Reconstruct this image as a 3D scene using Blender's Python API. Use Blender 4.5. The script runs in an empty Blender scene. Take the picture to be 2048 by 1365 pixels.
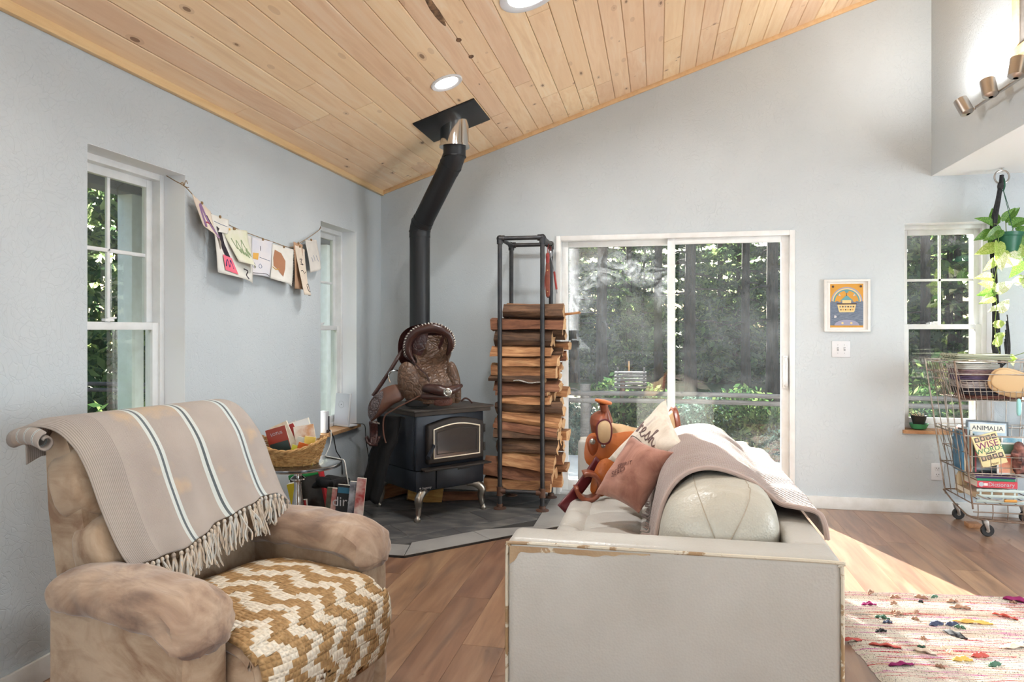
import bpy, bmesh, math, random
from mathutils import Vector, Matrix, noise
random.seed(7)
PI = math.pi
SC = bpy.context.scene
COL = SC.collection

# ------------------------------------------------------------------ camera
F_PX, YAW, CAM_H = 1410.0, math.atan(290 / 1410.0), 1.32
cam_data = bpy.data.cameras.new('camera')
cam_data.sensor_width = 36.0
cam_data.lens = 36.0 * F_PX / 2048.0
cam_data.shift_y = -22.5 / 2048.0
cam_data.clip_start = 0.02
cam_data.clip_end = 500
cam = bpy.data.objects.new('camera', cam_data)
cam.location = (0, 0, CAM_H)
cam.rotation_euler = (PI / 2, 0, YAW)
COL.objects.link(cam)
SC.camera = cam

# ------------------------------------------------------------------ world, sun, fill lights, exposure
SUN_EL, SUN_AZ = math.radians(21.0), math.radians(20.7)
world = bpy.data.worlds.new('World'); SC.world = world
world.use_nodes = True
wn, wl = world.node_tree.nodes, world.node_tree.links
bg = wn['Background']
sky = wn.new('ShaderNodeTexSky'); sky.sky_type = 'NISHITA'; sky.sun_disc = False
sky.sun_elevation = SUN_EL; sky.sun_rotation = -SUN_AZ
sky.air_density = 1.0; sky.dust_density = 1.5; sky.ozone_density = 1.2
wl.new(sky.outputs[0], bg.inputs[0]); bg.inputs[1].default_value = 0.5
sun_d = bpy.data.lights.new('sun', 'SUN'); sun_d.energy = 60.0; sun_d.angle = math.radians(0.6)
sun_d.color = (1.0, 0.965, 0.91)
sun = bpy.data.objects.new('sun', sun_d); COL.objects.link(sun)
sun_dir = Vector((math.sin(SUN_AZ) * math.cos(SUN_EL), -math.cos(SUN_AZ) * math.cos(SUN_EL), -math.sin(SUN_EL)))
sun.rotation_euler = sun_dir.to_track_quat('-Z', 'Y').to_euler()

def area(name, loc, rot, sx, sy, power, color=(1, 1, 1)):
    d = bpy.data.lights.new(name, 'AREA'); d.shape = 'RECTANGLE'; d.size = sx; d.size_y = sy
    d.energy = power; d.color = color
    o = bpy.data.objects.new(name, d); o.location = loc; o.rotation_euler = rot; COL.objects.link(o); return o
# area lights added as interior fill, out of view in side wall openings
area('fill_light_right', (4.18, 2.75, 1.35), (0, PI / 2, 0), 1.9, 2.2, 165, (0.88, 0.95, 1.0))
area('fill_light_left', (-2.18, -1.7, 1.35), (0, -PI / 2, 0), 1.6, 2.2, 150, (0.86, 0.94, 1.0))
area('fill_light_far', (4.18, -2.7, 1.35), (0, PI / 2, 0), 1.9, 1.2, 95, (0.88, 0.95, 1.0))

SC.view_settings.view_transform = 'Standard'
SC.view_settings.look = 'None'
SC.view_settings.gamma = 1.0
SC.view_settings.use_curve_mapping = False
SC.view_settings.exposure = -0.46
try:
    SC.cycles.use_denoising = True
    SC.cycles.max_bounces = 6
    SC.cycles.use_adaptive_sampling = True
    SC.cycles.adaptive_threshold = 0.12
    SC.cycles.adaptive_min_samples = 12
    SC.cycles.diffuse_bounces = 3
    SC.cycles.glossy_bounces = 3
    SC.cycles.transmission_bounces = 6
    SC.cycles.transparent_max_bounces = 12
    SC.cycles.sample_clamp_indirect = 6.0
    SC.cycles.caustics_reflective = False
    SC.cycles.caustics_refractive = False
except Exception:
    pass

# ------------------------------------------------------------------ mesh helper
class MB:
    def __init__(s):
        s.v = []; s.f = []; s.uv = {}
    def add(s, vs, fs, uvs=None):
        o = len(s.v); s.v += [Vector(p) for p in vs]
        for i, f in enumerate(fs):
            s.f.append(tuple(o + k for k in f))
            if uvs: s.uv[len(s.f) - 1] = [uvs[k] for k in f]
        return s
    def box(s, c, d, rot=None, taper=1.0):
        x, y, z = d[0] / 2, d[1] / 2, d[2] / 2
        vs = [Vector((sx * x * (taper if sz > 0 else 1), sy * y * (taper if sz > 0 else 1), sz * z)) for sz in (-1, 1) for sy in (-1, 1) for sx in (-1, 1)]
        if rot is not None:
            vs = [rot @ p for p in vs]
        return s.add([p + Vector(c) for p in vs], [(0, 2, 3, 1), (4, 5, 7, 6), (0, 1, 5, 4), (2, 6, 7, 3), (0, 4, 6, 2), (1, 3, 7, 5)])
    def b2(s, lo, hi):
        return s.box([(a + b) / 2 for a, b in zip(lo, hi)], [b - a for a, b in zip(lo, hi)])
    def tube(s, pts, r, n=8, closed=False, caps=True, flat=None):
        pts = [Vector(p) for p in pts]; m = len(pts)
        rs = r if isinstance(r, (list, tuple)) else [r] * m
        vs = []; prev = None
        for i, p in enumerate(pts):
            if closed: t = pts[(i + 1) % m] - pts[i - 1]
            else: t = pts[min(i + 1, m - 1)] - pts[max(i - 1, 0)]
            if t.length < 1e-9: t = Vector((0, 0, 1))
            t.normalize()
            if prev is None:
                a = Vector((0, 0, 1)) if abs(t.z) < .9 else Vector((1, 0, 0))
                nrm = (a - t * a.dot(t)).normalized()
            else:
                nrm = prev - t * prev.dot(t)
                if nrm.length < 1e-6: nrm = t.orthogonal()
                nrm.normalize()
            prev = nrm; b = t.cross(nrm)
            fl = flat if flat else 1.0
            for k in range(n):
                an = 2 * PI * k / n
                vs.append(p + (nrm * math.cos(an) + b * math.sin(an) * fl) * rs[i])
        fs = []
        for i in range(m if closed else m - 1):
            j = (i + 1) % m
            for k in range(n):
                k2 = (k + 1) % n
                fs.append((i * n + k, i * n + k2, j * n + k2, j * n + k))
        if caps and not closed:
            fs.append(tuple(reversed(range(n)))); fs.append(tuple((m - 1) * n + k for k in range(n)))
        return s.add(vs, fs)
    def cyl(s, a, b, r, n=16, r2=None):
        return s.tube([a, b], [r, r if r2 is None else r2], n)
    def lathe(s, prof, n=24, c=(0, 0, 0), rot=None, cap=True):
        vs = []; c = Vector(c)
        for r, z in prof:
            for k in range(n):
                p = Vector((r * math.cos(2 * PI * k / n), r * math.sin(2 * PI * k / n), z))
                if rot is not None: p = rot @ p
                vs.append(p + c)
        fs = []
        for i in range(len(prof) - 1):
            for k in range(n):
                k2 = (k + 1) % n
                fs.append((i * n + k, i * n + k2, (i + 1) * n + k2, (i + 1) * n + k))
        if cap:
            fs.append(tuple(reversed(range(n)))); fs.append(tuple((len(prof) - 1) * n + k for k in range(n)))
        return s.add(vs, fs)
    def grid(s, fn, nu, nv, cu=False, cv=False):
        U = nu if cu else nu + 1; V = nv if cv else nv + 1
        vs = [Vector(fn(i / nu, j / nv)) for j in range(V) for i in range(U)]
        fs = []; o = len(s.v)
        s.v += vs
        for j in range(nv):
            for i in range(nu):
                i2 = (i + 1) % U; j2 = (j + 1) % V
                s.f.append((o + j * U + i, o + j * U + i2, o + j2 * U + i2, o + j2 * U + i))
                s.uv[len(s.f) - 1] = [(i / nu, j / nv), ((i + 1) / nu, j / nv), ((i + 1) / nu, (j + 1) / nv), (i / nu, (j + 1) / nv)]
        return s
    def prism(s, poly, fn, t0, t1):
        n = len(poly)
        vs = [fn(p[0], p[1], t0) for p in poly] + [fn(p[0], p[1], t1) for p in poly]
        fs = [tuple(reversed(range(n))), tuple(range(n, 2 * n))] + [(i, (i + 1) % n, n + (i + 1) % n, n + i) for i in range(n)]
        return s.add(vs, fs)
    def squad(s, c, d, e1=.4, e2=.4, nu=28, nv=16, rot=None, noise_amp=0, noise_sc=6, seed=0):
        def sp(w, e): return math.copysign(abs(w) ** e, w)
        def fn(u, v):
            a = -PI + 2 * PI * u; b = -PI / 2 + PI * v
            p = Vector((d[0] / 2 * sp(math.cos(b), e1) * sp(math.cos(a), e2), d[1] / 2 * sp(math.cos(b), e1) * sp(math.sin(a), e2), d[2] / 2 * sp(math.sin(b), e1)))
            if noise_amp:
                q = p * noise_sc + Vector((seed * 3.1, seed * 1.7, seed))
                p = p * (1 + 0) + p.normalized() * noise.noise(q) * noise_amp
            if rot is not None: p = rot @ p
            return p + Vector(c)
        return s.grid(fn, nu, nv, cu=True)
    def xf(s, M):
        s.v = [M @ p for p in s.v]; return s
    def build(s, name, mat=None, parent=None, smooth=True, bevel=0, seg=2, ang=40, loc=None, rot=None, mods=(), weld=False, fixn=True):
        me = bpy.data.meshes.new(name)
        me.from_pydata([tuple(p) for p in s.v], [], s.f)
        if s.uv:
            ul = me.uv_layers.new(name='UVMap')
            for pi, poly in enumerate(me.polygons):
                q = s.uv.get(pi)
                if q:
                    for k, li in enumerate(poly.loop_indices): ul.data[li].uv = q[k]
        bm = bmesh.new(); bm.from_mesh(me)
        if weld: bmesh.ops.remove_doubles(bm, verts=bm.verts, dist=1e-5)
        if fixn: bmesh.ops.recalc_face_normals(bm, faces=bm.faces)
        if bevel:
            es = [e for e in bm.edges if len(e.link_faces) == 2 and e.calc_face_angle(0) > math.radians(30)]
            bmesh.ops.bevel(bm, geom=es, offset=bevel, segments=seg, profile=.5, affect='EDGES', clamp_overlap=True)
        bm.to_mesh(me); bm.free()
        if smooth:
            me.polygons.foreach_set('use_smooth', [True] * len(me.polygons))
            me.set_sharp_from_angle(angle=math.radians(ang))
        if mat: me.materials.append(mat)
        o = bpy.data.objects.new(name, me); COL.objects.link(o)
        if parent is not None: o.parent = parent
        if loc is not None: o.location = loc
        if rot is not None: o.rotation_euler = rot
        for m in mods:
            md = o.modifiers.new(m[0], m[0])
            for k, w in m[1].items(): setattr(md, k, w)
        return o

def empty(name, loc=(0, 0, 0), rz=0, rot=None):
    o = bpy.data.objects.new(name, None); o.empty_display_size = .1
    o.location = loc; o.rotation_euler = rot if rot is not None else (0, 0, rz); COL.objects.link(o); return o
def tag(o, label, cat, group=None):
    o['label'] = label; o['category'] = cat
    if group: o['group'] = group
    return o
def struct(o, label=None):
    o['kind'] = 'structure'
    if label: o['label'] = label
    return o
def copy_tree(o, parent=None):
    c = o.copy(); COL.objects.link(c); c.parent = parent
    for ch in o.children: copy_tree(ch, c)
    return c
def part_copy(o, parent, loc=None, rot=None, scale=None):
    c = o.copy(); COL.objects.link(c); c.parent = parent
    if loc is not None: c.location = loc
    if rot is not None: c.rotation_euler = rot
    if scale is not None: c.scale = scale
    return c
def RZ(a): return Matrix.Rotation(a, 3, 'Z')
def RX(a): return Matrix.Rotation(a, 3, 'X')
def RY(a): return Matrix.Rotation(a, 3, 'Y')
def solid(t, off=0): return ('SOLIDIFY', {'thickness': t, 'offset': off})
def subs(l): return ('SUBSURF', {'levels': l, 'render_levels': l})
def spline(pts, n=8, closed=False):
    pts = [Vector(p) for p in pts]; m = len(pts); out = []
    rng = m if closed else m - 1
    for i in range(rng):
        if closed: p0, p1, p2, p3 = pts[i - 1], pts[i], pts[(i + 1) % m], pts[(i + 2) % m]
        else: p0, p1, p2, p3 = pts[max(i - 1, 0)], pts[i], pts[i + 1], pts[min(i + 2, m - 1)]
        for k in range(n):
            t = k / n
            out.append(.5 * ((2 * p1) + (p2 - p0) * t + (2 * p0 - 5 * p1 + 4 * p2 - p3) * t * t + (3 * p1 - p0 - 3 * p2 + p3) * t ** 3))
    if not closed: out.append(pts[-1])
    return out
def lerp(a, b, t): return a + (b - a) * t
def interp(tab, x):
    for i in range(len(tab) - 1):
        if x <= tab[i + 1][0]:
            t = (x - tab[i][0]) / max(1e-9, tab[i + 1][0] - tab[i][0]); t = max(0, min(1, t)); t = t * t * (3 - 2 * t)
            return [lerp(a, b, t) for a, b in zip(tab[i][1:], tab[i + 1][1:])]
    return list(tab[-1][1:])
def text_mesh(txt, size, mat, name, parent, M, extrude=.0004, shear=0, align='CENTER', bend=None):
    cu = bpy.data.curves.new(name, 'FONT'); cu.body = txt; cu.size = size; cu.extrude = extrude; cu.align_x = align; cu.align_y = 'CENTER'; cu.shear = shear
    cu.resolution_u = 3
    t = bpy.data.objects.new(name + '_tmp', cu); COL.objects.link(t)
    dg = bpy.context.evaluated_depsgraph_get(); me = bpy.data.meshes.new_from_object(t.evaluated_get(dg))
    bpy.data.objects.remove(t); bpy.data.curves.remove(cu)
    if bend:
        for v in me.vertices: v.co = bend(v.co)
    else:
        me.transform(M)
    me.materials.clear(); me.materials.append(mat)
    o = bpy.data.objects.new(name, me); COL.objects.link(o)
    if parent is not None: o.parent = parent
    return o

# ------------------------------------------------------------------ materials
def srgb(r, g, b):
    def c(x):
        x /= 255.0
        return x / 12.92 if x <= .04045 else ((x + .055) / 1.055) ** 2.4
    return (c(r), c(g), c(b), 1.0)
class NT:
    def __init__(s, name):
        s.m = bpy.data.materials.new(name); s.m.use_nodes = True
        s.n = s.m.node_tree.nodes; s.l = s.m.node_tree.links
        s.p = s.n['Principled BSDF']; s.out = s.n['Material Output']
    def new(s, t, **kw):
        n = s.n.new('ShaderNode' + t)
        for k, v in kw.items():
            if k.startswith('i_'):
                key = k[2:].replace('_', ' '); n.inputs[key].default_value = v
            else: setattr(n, k, v)
        return n
    def link(s, a, b): s.l.new(a, b)
    def coords(s, kind='Object', scale=(1, 1, 1), rand=False, rot=(0, 0, 0)):
        tc = s.new('TexCoord'); mp = s.new('Mapping')
        mp.inputs['Scale'].default_value = scale; mp.inputs['Rotation'].default_value = rot
        s.link(tc.outputs[kind], mp.inputs['Vector'])
        if rand:
            oi = s.new('ObjectInfo'); mu = s.new('Math', operation='MULTIPLY'); mu.inputs[1].default_value = 37.0
            s.link(oi.outputs['Random'], mu.inputs[0])
            cb = s.new('CombineXYZ')
            for k in range(3): s.link(mu.outputs[0], cb.inputs[k])
            s.link(cb.outputs[0], mp.inputs['Location'])
        return mp.outputs[0]
    def noise(s, vec, scale=5, detail=4, rough=.55, dist=0):
        n = s.new('TexNoise'); n.inputs['Scale'].default_value = scale; n.inputs['Detail'].default_value = detail
        n.inputs['Roughness'].default_value = rough; n.inputs['Distortion'].default_value = dist
        s.link(vec, n.inputs['Vector']); return n.outputs[0]
    def ramp(s, fac, stops, interp='LINEAR'):
        r = s.new('ValToRGB'); r.color_ramp.interpolation = interp
        els = r.color_ramp.elements
        while len(els) < len(stops): els.new(.5)
        for e, (p, c) in zip(els, stops):
            e.position = p; e.color = c if len(c) == 4 else (*c, 1)
        s.link(fac, r.inputs[0]); return r.outputs[0]
    def mix(s, fac, a, b, mode='MIX'):
        m = s.new('MixRGB', blend_type=mode)
        for inp, v in ((m.inputs[0], fac), (m.inputs[1], a), (m.inputs[2], b)):
            if isinstance(v, (int, float)): inp.default_value = v
            elif isinstance(v, tuple): inp.default_value = v
            else: s.link(v, inp)
        return m.outputs[0]
    def math(s, op, a, b=None):
        m = s.new('Math', operation=op)
        for inp, v in zip(m.inputs, (a, b)):
            if v is None: continue
            if isinstance(v, (int, float)): inp.default_value = v
            else: s.link(v, inp)
        return m.outputs[0]
    def bump(s, h, strength=.3, dist=.01, normal=None):
        b = s.new('Bump'); b.inputs['Strength'].default_value = strength; b.inputs['Distance'].default_value = dist
        s.link(h, b.inputs['Height'])
        if normal is not None: s.link(normal, b.inputs['Normal'])
        s.link(b.outputs[0], s.p.inputs['Normal']); return b.outputs[0]
    def col(s, c):
        if isinstance(c, tuple): s.p.inputs['Base Color'].default_value = c
        else: s.link(c, s.p.inputs['Base Color'])
    def set(s, rough=None, metal=None, spec=None, **kw):
        if rough is not None:
            if isinstance(rough, (int, float)): s.p.inputs['Roughness'].default_value = rough
            else: s.link(rough, s.p.inputs['Roughness'])
        if metal is not None: s.p.inputs['Metallic'].default_value = metal
        if spec is not None: s.p.inputs['Specular IOR Level'].default_value = spec
        for k, v in kw.items(): s.p.inputs[k.replace('_', ' ')].default_value = v
        return s
def simple(name, c, rough=.6, metal=0, c2=None, scale=8, bump=0, bscale=40, bdist=.002, stretch=(1, 1, 1), rand=False, tint=0, spec=None, kind='Object', lo=.35, hi=.7, detail=5):
    t = NT(name); t.set(rough, metal, spec)
    vec = t.coords(kind, stretch, rand)
    c0 = c
    if c2 is not None:
        nz = t.noise(vec, scale, detail); c0 = t.ramp(nz, [(lo, c), (hi, c2)])
    if tint:
        oi = t.new('ObjectInfo'); hv = t.new('HueSaturation')
        v = t.math('ADD', t.math('MULTIPLY', oi.outputs['Random'], tint * 2), 1 - tint)
        t.link(v, hv.inputs['Value'])
        if isinstance(c0, tuple): hv.inputs['Color'].default_value = c0
        else: t.link(c0, hv.inputs['Color'])
        c0 = hv.outputs[0]
    t.col(c0)
    if bump: t.bump(t.noise(vec, bscale, 4), bump, bdist)
    return t.m
# ================================================================== SETTING
D, L, XR, ZS = 5.565, -2.265, 1.93, 2.426       # back wall, left wall, loft wall, loft soffit height
XE, YB = 4.2, -3.5                               # right wall under the loft, rear wall
SLOPE = 1 / 3.0
def zc(x): return 2.475 + (x - L) * SLOPE
CA = math.atan(SLOPE)

def wall_mat():
    t = NT('painted_plaster'); t.set(.78)
    v = t.coords('Object')
    n1 = t.noise(v, 1.6, 2)
    c = t.ramp(n1, [(.3, srgb(191, 199, 204)), (.75, srgb(201, 208, 212))])
    t.col(c)
    vor = t.new('TexVoronoi', feature='DISTANCE_TO_EDGE'); vor.inputs['Scale'].default_value = 11
    wv = t.new('Vector' + 'Math', operation='ADD')
    dn = t.new('TexNoise'); dn.inputs['Scale'].default_value = 7; dn.inputs['Detail'].default_value = 0; t.link(v, dn.inputs['Vector'])
    t.link(v, wv.inputs[0]); t.link(dn.outputs['Color'], wv.inputs[1]); t.link(wv.outputs[0], vor.inputs['Vector'])
    k = t.ramp(vor.outputs['Distance'], [(0, (.0, .0, .0)), (.05, (1, 1, 1))])
    h = t.mix(.55, t.noise(v, 34, 3), k)
    t.bump(h, .35, .006)
    return t.m
M_WALL = wall_mat()
M_WHITE = simple('white_trim_paint', srgb(228, 228, 226), .45, c2=srgb(216, 215, 210), scale=14)
M_SOFFIT = simple('soffit_paint', srgb(246, 248, 247), .7)
M_VINYL = simple('white_vinyl', srgb(235, 236, 236), .35, c2=srgb(222, 223, 222), scale=9)
M_RETURN_DAYLIT = simple('daylit_return_white', srgb(236, 239, 243), .6)  # paler than the wall so the reveals look lit by daylight
M_DARKGAP = simple('dark_backing', srgb(58, 38, 22), .9)

def wood_mat(name, c1, c2, c3, axis=1, grain=(28, 1.6, 28), rough=.5, knots=0, tint=.12, bump=.15, knot_scale=(7, 1.7, 7), sat=.0, blot=None):
    t = NT(name); t.set(rough)
    v = t.coords('Object', grain, True)
    n = t.noise(v, 1.0, 4, .6, .6)
    v2 = t.coords('Object', tuple(g * .18 for g in grain), True)
    n2 = t.noise(v2, 1.0, 1)
    c = t.ramp(n, [(.3, c1), (.5, c2), (.72, c3)])
    c = t.mix(t.ramp(n2, [(.35, (0, 0, 0)), (.7, (.55, .55, .55))]), c, c1)
    if blot is not None:
        v4 = t.coords('Object', tuple(g * .3 for g in grain), True)
        n4 = t.noise(v4, 1.0, 3, .65, 1.5)
        c = t.mix(t.ramp(n4, [(.55, (0, 0, 0)), (.72, (.8, .8, .8))]), c, blot)
    oi = t.new('ObjectInfo'); hv = t.new('HueSaturation')
    t.link(t.math('ADD', t.math('MULTIPLY', oi.outputs['Random'], tint * 2), 1 - tint), hv.inputs['Value'])
    t.link(t.math('ADD', t.math('MULTIPLY', oi.outputs['Random'], .014), .493), hv.inputs['Hue'])
    t.link(c, hv.inputs['Color']); c = hv.outputs[0]
    if knots:
        v3 = t.coords('Object', knot_scale, True)
        vo = t.new('TexVoronoi'); vo.inputs['Scale'].default_value = 1.0; t.link(v3, vo.inputs['Vector'])
        sp = t.new('SeparateColor'); t.link(vo.outputs['Color'], sp.inputs[0])
        thr = t.math('MULTIPLY', t.math('GREATER_THAN', sp.outputs[0], 1 - knots), t.math('MULTIPLY', sp.outputs[1], .13))
        inside = t.math('LESS_THAN', vo.outputs['Distance'], thr)
        c = t.mix(t.math('MULTIPLY', inside, .75), c, srgb(96, 62, 40))
        halo = t.math('LESS_THAN', vo.outputs['Distance'], t.math('MULTIPLY', thr, 1.9))
        c = t.mix(t.math('MULTIPLY', halo, .22), c, srgb(150, 100, 62))
    t.col(c)
    if bump: t.bump(n, bump, .002)
    return t.m
M_PINE = wood_mat('knotty_pine', srgb(232, 197, 158), srgb(243, 212, 174), srgb(247, 224, 194), knots=.75, knot_scale=(11, 3.6, 11), rough=.5, tint=.06)
M_PINE_TRIM = wood_mat('pine_trim', srgb(218, 178, 130), srgb(228, 192, 146), srgb(232, 202, 160), rough=.5, tint=.03)
M_FLOOR = wood_mat('vinyl_plank', srgb(120, 89, 68), srgb(156, 118, 91), srgb(178, 143, 113), grain=(16, 1.5, 16), rough=.34, tint=.10, knots=.28, knot_scale=(8, 2.0, 8), bump=.10, blot=srgb(104, 82, 70))
M_OAK = wood_mat('oak_sill', srgb(164, 118, 78), srgb(186, 140, 98), srgb(200, 160, 118), rough=.5)

# ---- floor
floor = struct(MB().b2((L - .2, YB - .2, -.10), (XE + .2, D + .2, -.011)).build('floor', M_DARKGAP, smooth=False), 'brown wood plank floor')
PW = .183
for _n in [M_FLOOR.node_tree.nodes['Principled BSDF']]:
    _n.inputs['Coat Weight'].default_value = .7; _n.inputs['Coat Roughness'].default_value = .36
def plank_mesh(length, w, th, bev):
    o = MB().box((0, 0, 0), (w, length, th)).build('floor_plank', None, None, bevel=bev, seg=1, smooth=False)
    me = o.data; bpy.data.objects.remove(o); return me
pm = plank_mesh(1.2, PW - .0010, .010, 0); pm.materials.append(M_FLOOR)
rng = random.Random(3)
x = L + PW / 2
while x < 3.3:
    y = D - rng.uniform(0, 1.2) + 1.2
    while y > -.4:
        y1 = min(y, D); ln = y1 - (y - 1.2)
        if ln > .03:
            o = bpy.data.objects.new('floor_plank', pm); COL.objects.link(o); o.parent = floor
            o.location = (x, (y1 + y - 1.2) / 2, -.005); o.scale = (1, (ln - .0014) / 1.2, 1)
        y -= 1.2
    x += PW
MB().b2((3.25, YB, -.011), (XE, D, -.0006)).build('floor_margin', M_FLOOR, floor, smooth=False)
MB().b2((L, YB, -.011), (3.25, -.3, -.0006)).build('floor_margin', M_FLOOR, floor, smooth=False)

# ---- walls
def wall_x(name, y0, y1, pieces):              # wall pieces (x0,x1,z0,z1 or None=ceiling)
    m = MB()
    for x0, x1, z0, z1 in pieces:
        a, b = (zc(x0) + .06, zc(x1) + .06) if z1 is None else (z1, z1)
        m.prism([(x0, z0), (x1, z0), (x1, b), (x0, a)], lambda p, q, t: (p, t, q), y0, y1)
    return struct(m.build(name, M_WALL, smooth=False))
WT = .20
DX0, DX1, DZ = -.787, 1.006, 2.064
W3 = (1.752, 2.335, .595, 2.09)
wb = wall_x('wall_back', D, D + WT, [(L - .2, DX0, -.1, None), (DX0, DX1, DZ, None), (DX1, W3[0], -.1, None),
     (W3[0], XR, -.1, W3[2]), (W3[0], XR, W3[3], None), (XR, W3[1], -.1, W3[2]), (XR, W3[1], W3[3], 2.7), (W3[1], XE + .2, -.1, 2.7)])
wb['label'] = 'grey plaster back wall with sliding door'
WY = [(-2.8, -.6, .55, 2.1), (2.455, 3.063, .595, 2.08), (4.482, 5.075, .595, 2.072)]
m = MB()
ys = [YB - .2]
for a, b, z0, z1 in WY:
    m.b2((L - .20, ys[-1], -.1), (L, a, 2.56)); m.b2((L - .20, a, -.1), (L, b, z0)); m.b2((L - .20, a, z1), (L, b, 2.56)); ys.append(b)
m.b2((L - .20, ys[-1], -.1), (L, D + .001, 2.56))
struct(m.build('wall_left', M_WALL, smooth=False), 'grey plaster left wall with two windows')
wr = struct(MB().b2((XR, YB, ZS), (XR + .14, D, zc(XR) + .04)).build('wall_loft', M_WALL, smooth=False), 'pale grey loft wall above the soffit')
struct(MB().b2((XR + .002, YB, ZS - .003), (XE, D, ZS + .02)).build('ceiling_loft', M_SOFFIT, smooth=False), 'white soffit under the loft')
m = MB()                                        # right wall under the loft, with openings for the added fill lights
y_ = YB - .2
for a_, b_ in ((-3.3, -2.1), (1.65, 3.85)):
    m.b2((XE, y_, -.1), (XE + .2, a_, ZS + .2)); m.b2((XE, a_, -.1), (XE + .2, b_, .35)); m.b2((XE, a_, 2.35), (XE + .2, b_, ZS + .2)); y_ = b_
m.b2((XE, y_, -.1), (XE + .2, D + .2, ZS + .2))
struct(m.build('wall_right', M_WALL, smooth=False))
wall_x('wall_rear', YB - .2, YB, [(L - .2, -.78, -.1, None), (-.78, .2, -.1, .82), (-.78, .2, 2.05, None), (.2, XR, -.1, None), (XR, XE + .2, -.1, 2.7)])

# ---- ceiling: tongue and groove boards
ceil = struct(MB().prism([(L - .2, zc(L - .2) + .02), (XR + .14, zc(XR + .14) + .02), (XR + .14, zc(XR + .14) + .12), (L - .2, zc(L - .2) + .12)], lambda p, q, t: (p, t, q), YB - .2, D + .2).build('ceiling', M_DARKGAP, smooth=False), 'sloping knotty pine board ceiling')
BW = .128
bm_ = plank_mesh(2.4, BW - .002, .016, .004); bm_.materials.append(M_PINE)
s = 0.0; rng = random.Random(11)
total = (XR - L) / math.cos(CA)
while s < total:
    xm = L + (s + BW / 2) * math.cos(CA)
    y1 = D; first = True
    while y1 > YB + .03:
        ln = rng.choice((1.2, 1.8, 2.4, 2.4)) * (rng.uniform(.2, 1) if first else 1); first = False
        y0 = max(y1 - ln, YB)
        if YB < y0 < YB + .1: y0 = YB
        o = bpy.data.objects.new('ceiling_board', bm_); COL.objects.link(o); o.parent = ceil
        o.location = (xm, (y0 + y1) / 2, zc(xm) + .008); o.rotation_euler = (0, -CA, 0); o.scale = (1, (y1 - y0 - .0015) / 2.4, 1)
        y1 = y0
    s += BW
sc_ = MB().squad((-1.06, 3.30, zc(-1.06) - .001), (.035, .34, .006), .8, 1.2, 24, 6, rot=RY(-CA), noise_amp=.004, noise_sc=40); sc_.squad((-1.045, 3.66, zc(-1.045) - .001), (.03, .05, .005), .8, 1, 14, 6, rot=RY(-CA)); sc_.squad((-1.04, 3.90, zc(-1.04) - .001), (.03, .045, .005), .8, 1, 14, 6, rot=RY(-CA)); sc_.build('bark_scar', simple('dark_bark_scar', srgb(84, 62, 48), .9, c2=srgb(150, 118, 86), scale=30), ceil)
struct(MB().b2((L, YB, 2.443), (L + .028, D, 2.50)).build('trim_1', M_PINE_TRIM, bevel=.003), 'pine trim strip along left wall')
struct(MB().prism([(L, zc(L) - .032), (XR, zc(XR) - .032), (XR, zc(XR) + .003), (L, zc(L) + .003)], lambda p, q, t: (p, t, q), D - .020, D).build('trim_2', M_PINE_TRIM, bevel=.002), 'pine trim strip along back wall')

# ---- baseboards
struct(MB().b2((L, YB, 0), (L + .014, D, .092)).build('baseboard_left', M_WHITE, bevel=.003))
m = MB().b2((L, D - .014, 0), (DX0 - .001, D, .092)); struct(m.build('baseboard_back', M_WHITE, bevel=.003))
m = MB().b2((DX1 + .001, D - .014, 0), (XE, D, .092)); struct(m.build('baseboard_back', M_WHITE, bevel=.003))

# ---- hearth
def clip(poly, nx, ny, c):                      # keep nx*x+ny*y <= c
    out = []
    for i in range(len(poly)):
        p, q = poly[i], poly[(i + 1) % len(poly)]
        dp, dq = nx * p[0] + ny * p[1] - c, nx * q[0] + ny * q[1] - c
        if dp <= 0: out.append(p)
        if dp * dq < 0:
            t = dp / (dp - dq); out.append((p[0] + (q[0] - p[0]) * t, p[1] + (q[1] - p[1]) * t))
    return out
def inset_poly(poly, d):
    n = len(poly); res = list(poly)
    for i in range(n):
        p, q = poly[i], poly[(i + 1) % n]
        ex, ey = q[0] - p[0], q[1] - p[1]; l = math.hypot(ex, ey)
        nx, ny = ey / l, -ex / l
        res = clip(res, nx, ny, nx * p[0] + ny * p[1] - d)
    return res
M_TILE = simple('grey_porcelain_tile', srgb(158, 156, 152), .5, c2=srgb(136, 134, 131), scale=4, rand=True, tint=.05)
M_SLATE = simple('dark_slate_tile', srgb(74, 74, 75), .62, c2=srgb(124, 121, 116), scale=5, stretch=(1, 2.5, 1), rand=True, tint=.12, bump=.3, bscale=14, lo=.42, hi=.78)
M_GROUT = simple('dark_grout', srgb(52, 50, 48), .9)
HZ = .016
hp = [(L, 3.85), (-1.43, 3.862), (-.60, 4.69), (-.60, D), (L, D)]
up = lambda p, q, t: (p, q, t)
hearth = tag(MB().prism(hp, up, 0, HZ - .003).build('hearth', M_GROUT, smooth=False), 'low grey tiled corner hearth under the stove', 'hearth')
r2 = 1 / math.sqrt(2)
inner = hp
BT = .205
inner = clip(inner, 0, -1, -(3.856 + BT)); inner = clip(inner, r2, -r2, r2 * (-1.43 - 3.862) - BT); inner = clip(inner, 1, 0, -.60 - BT)
border = []
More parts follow.
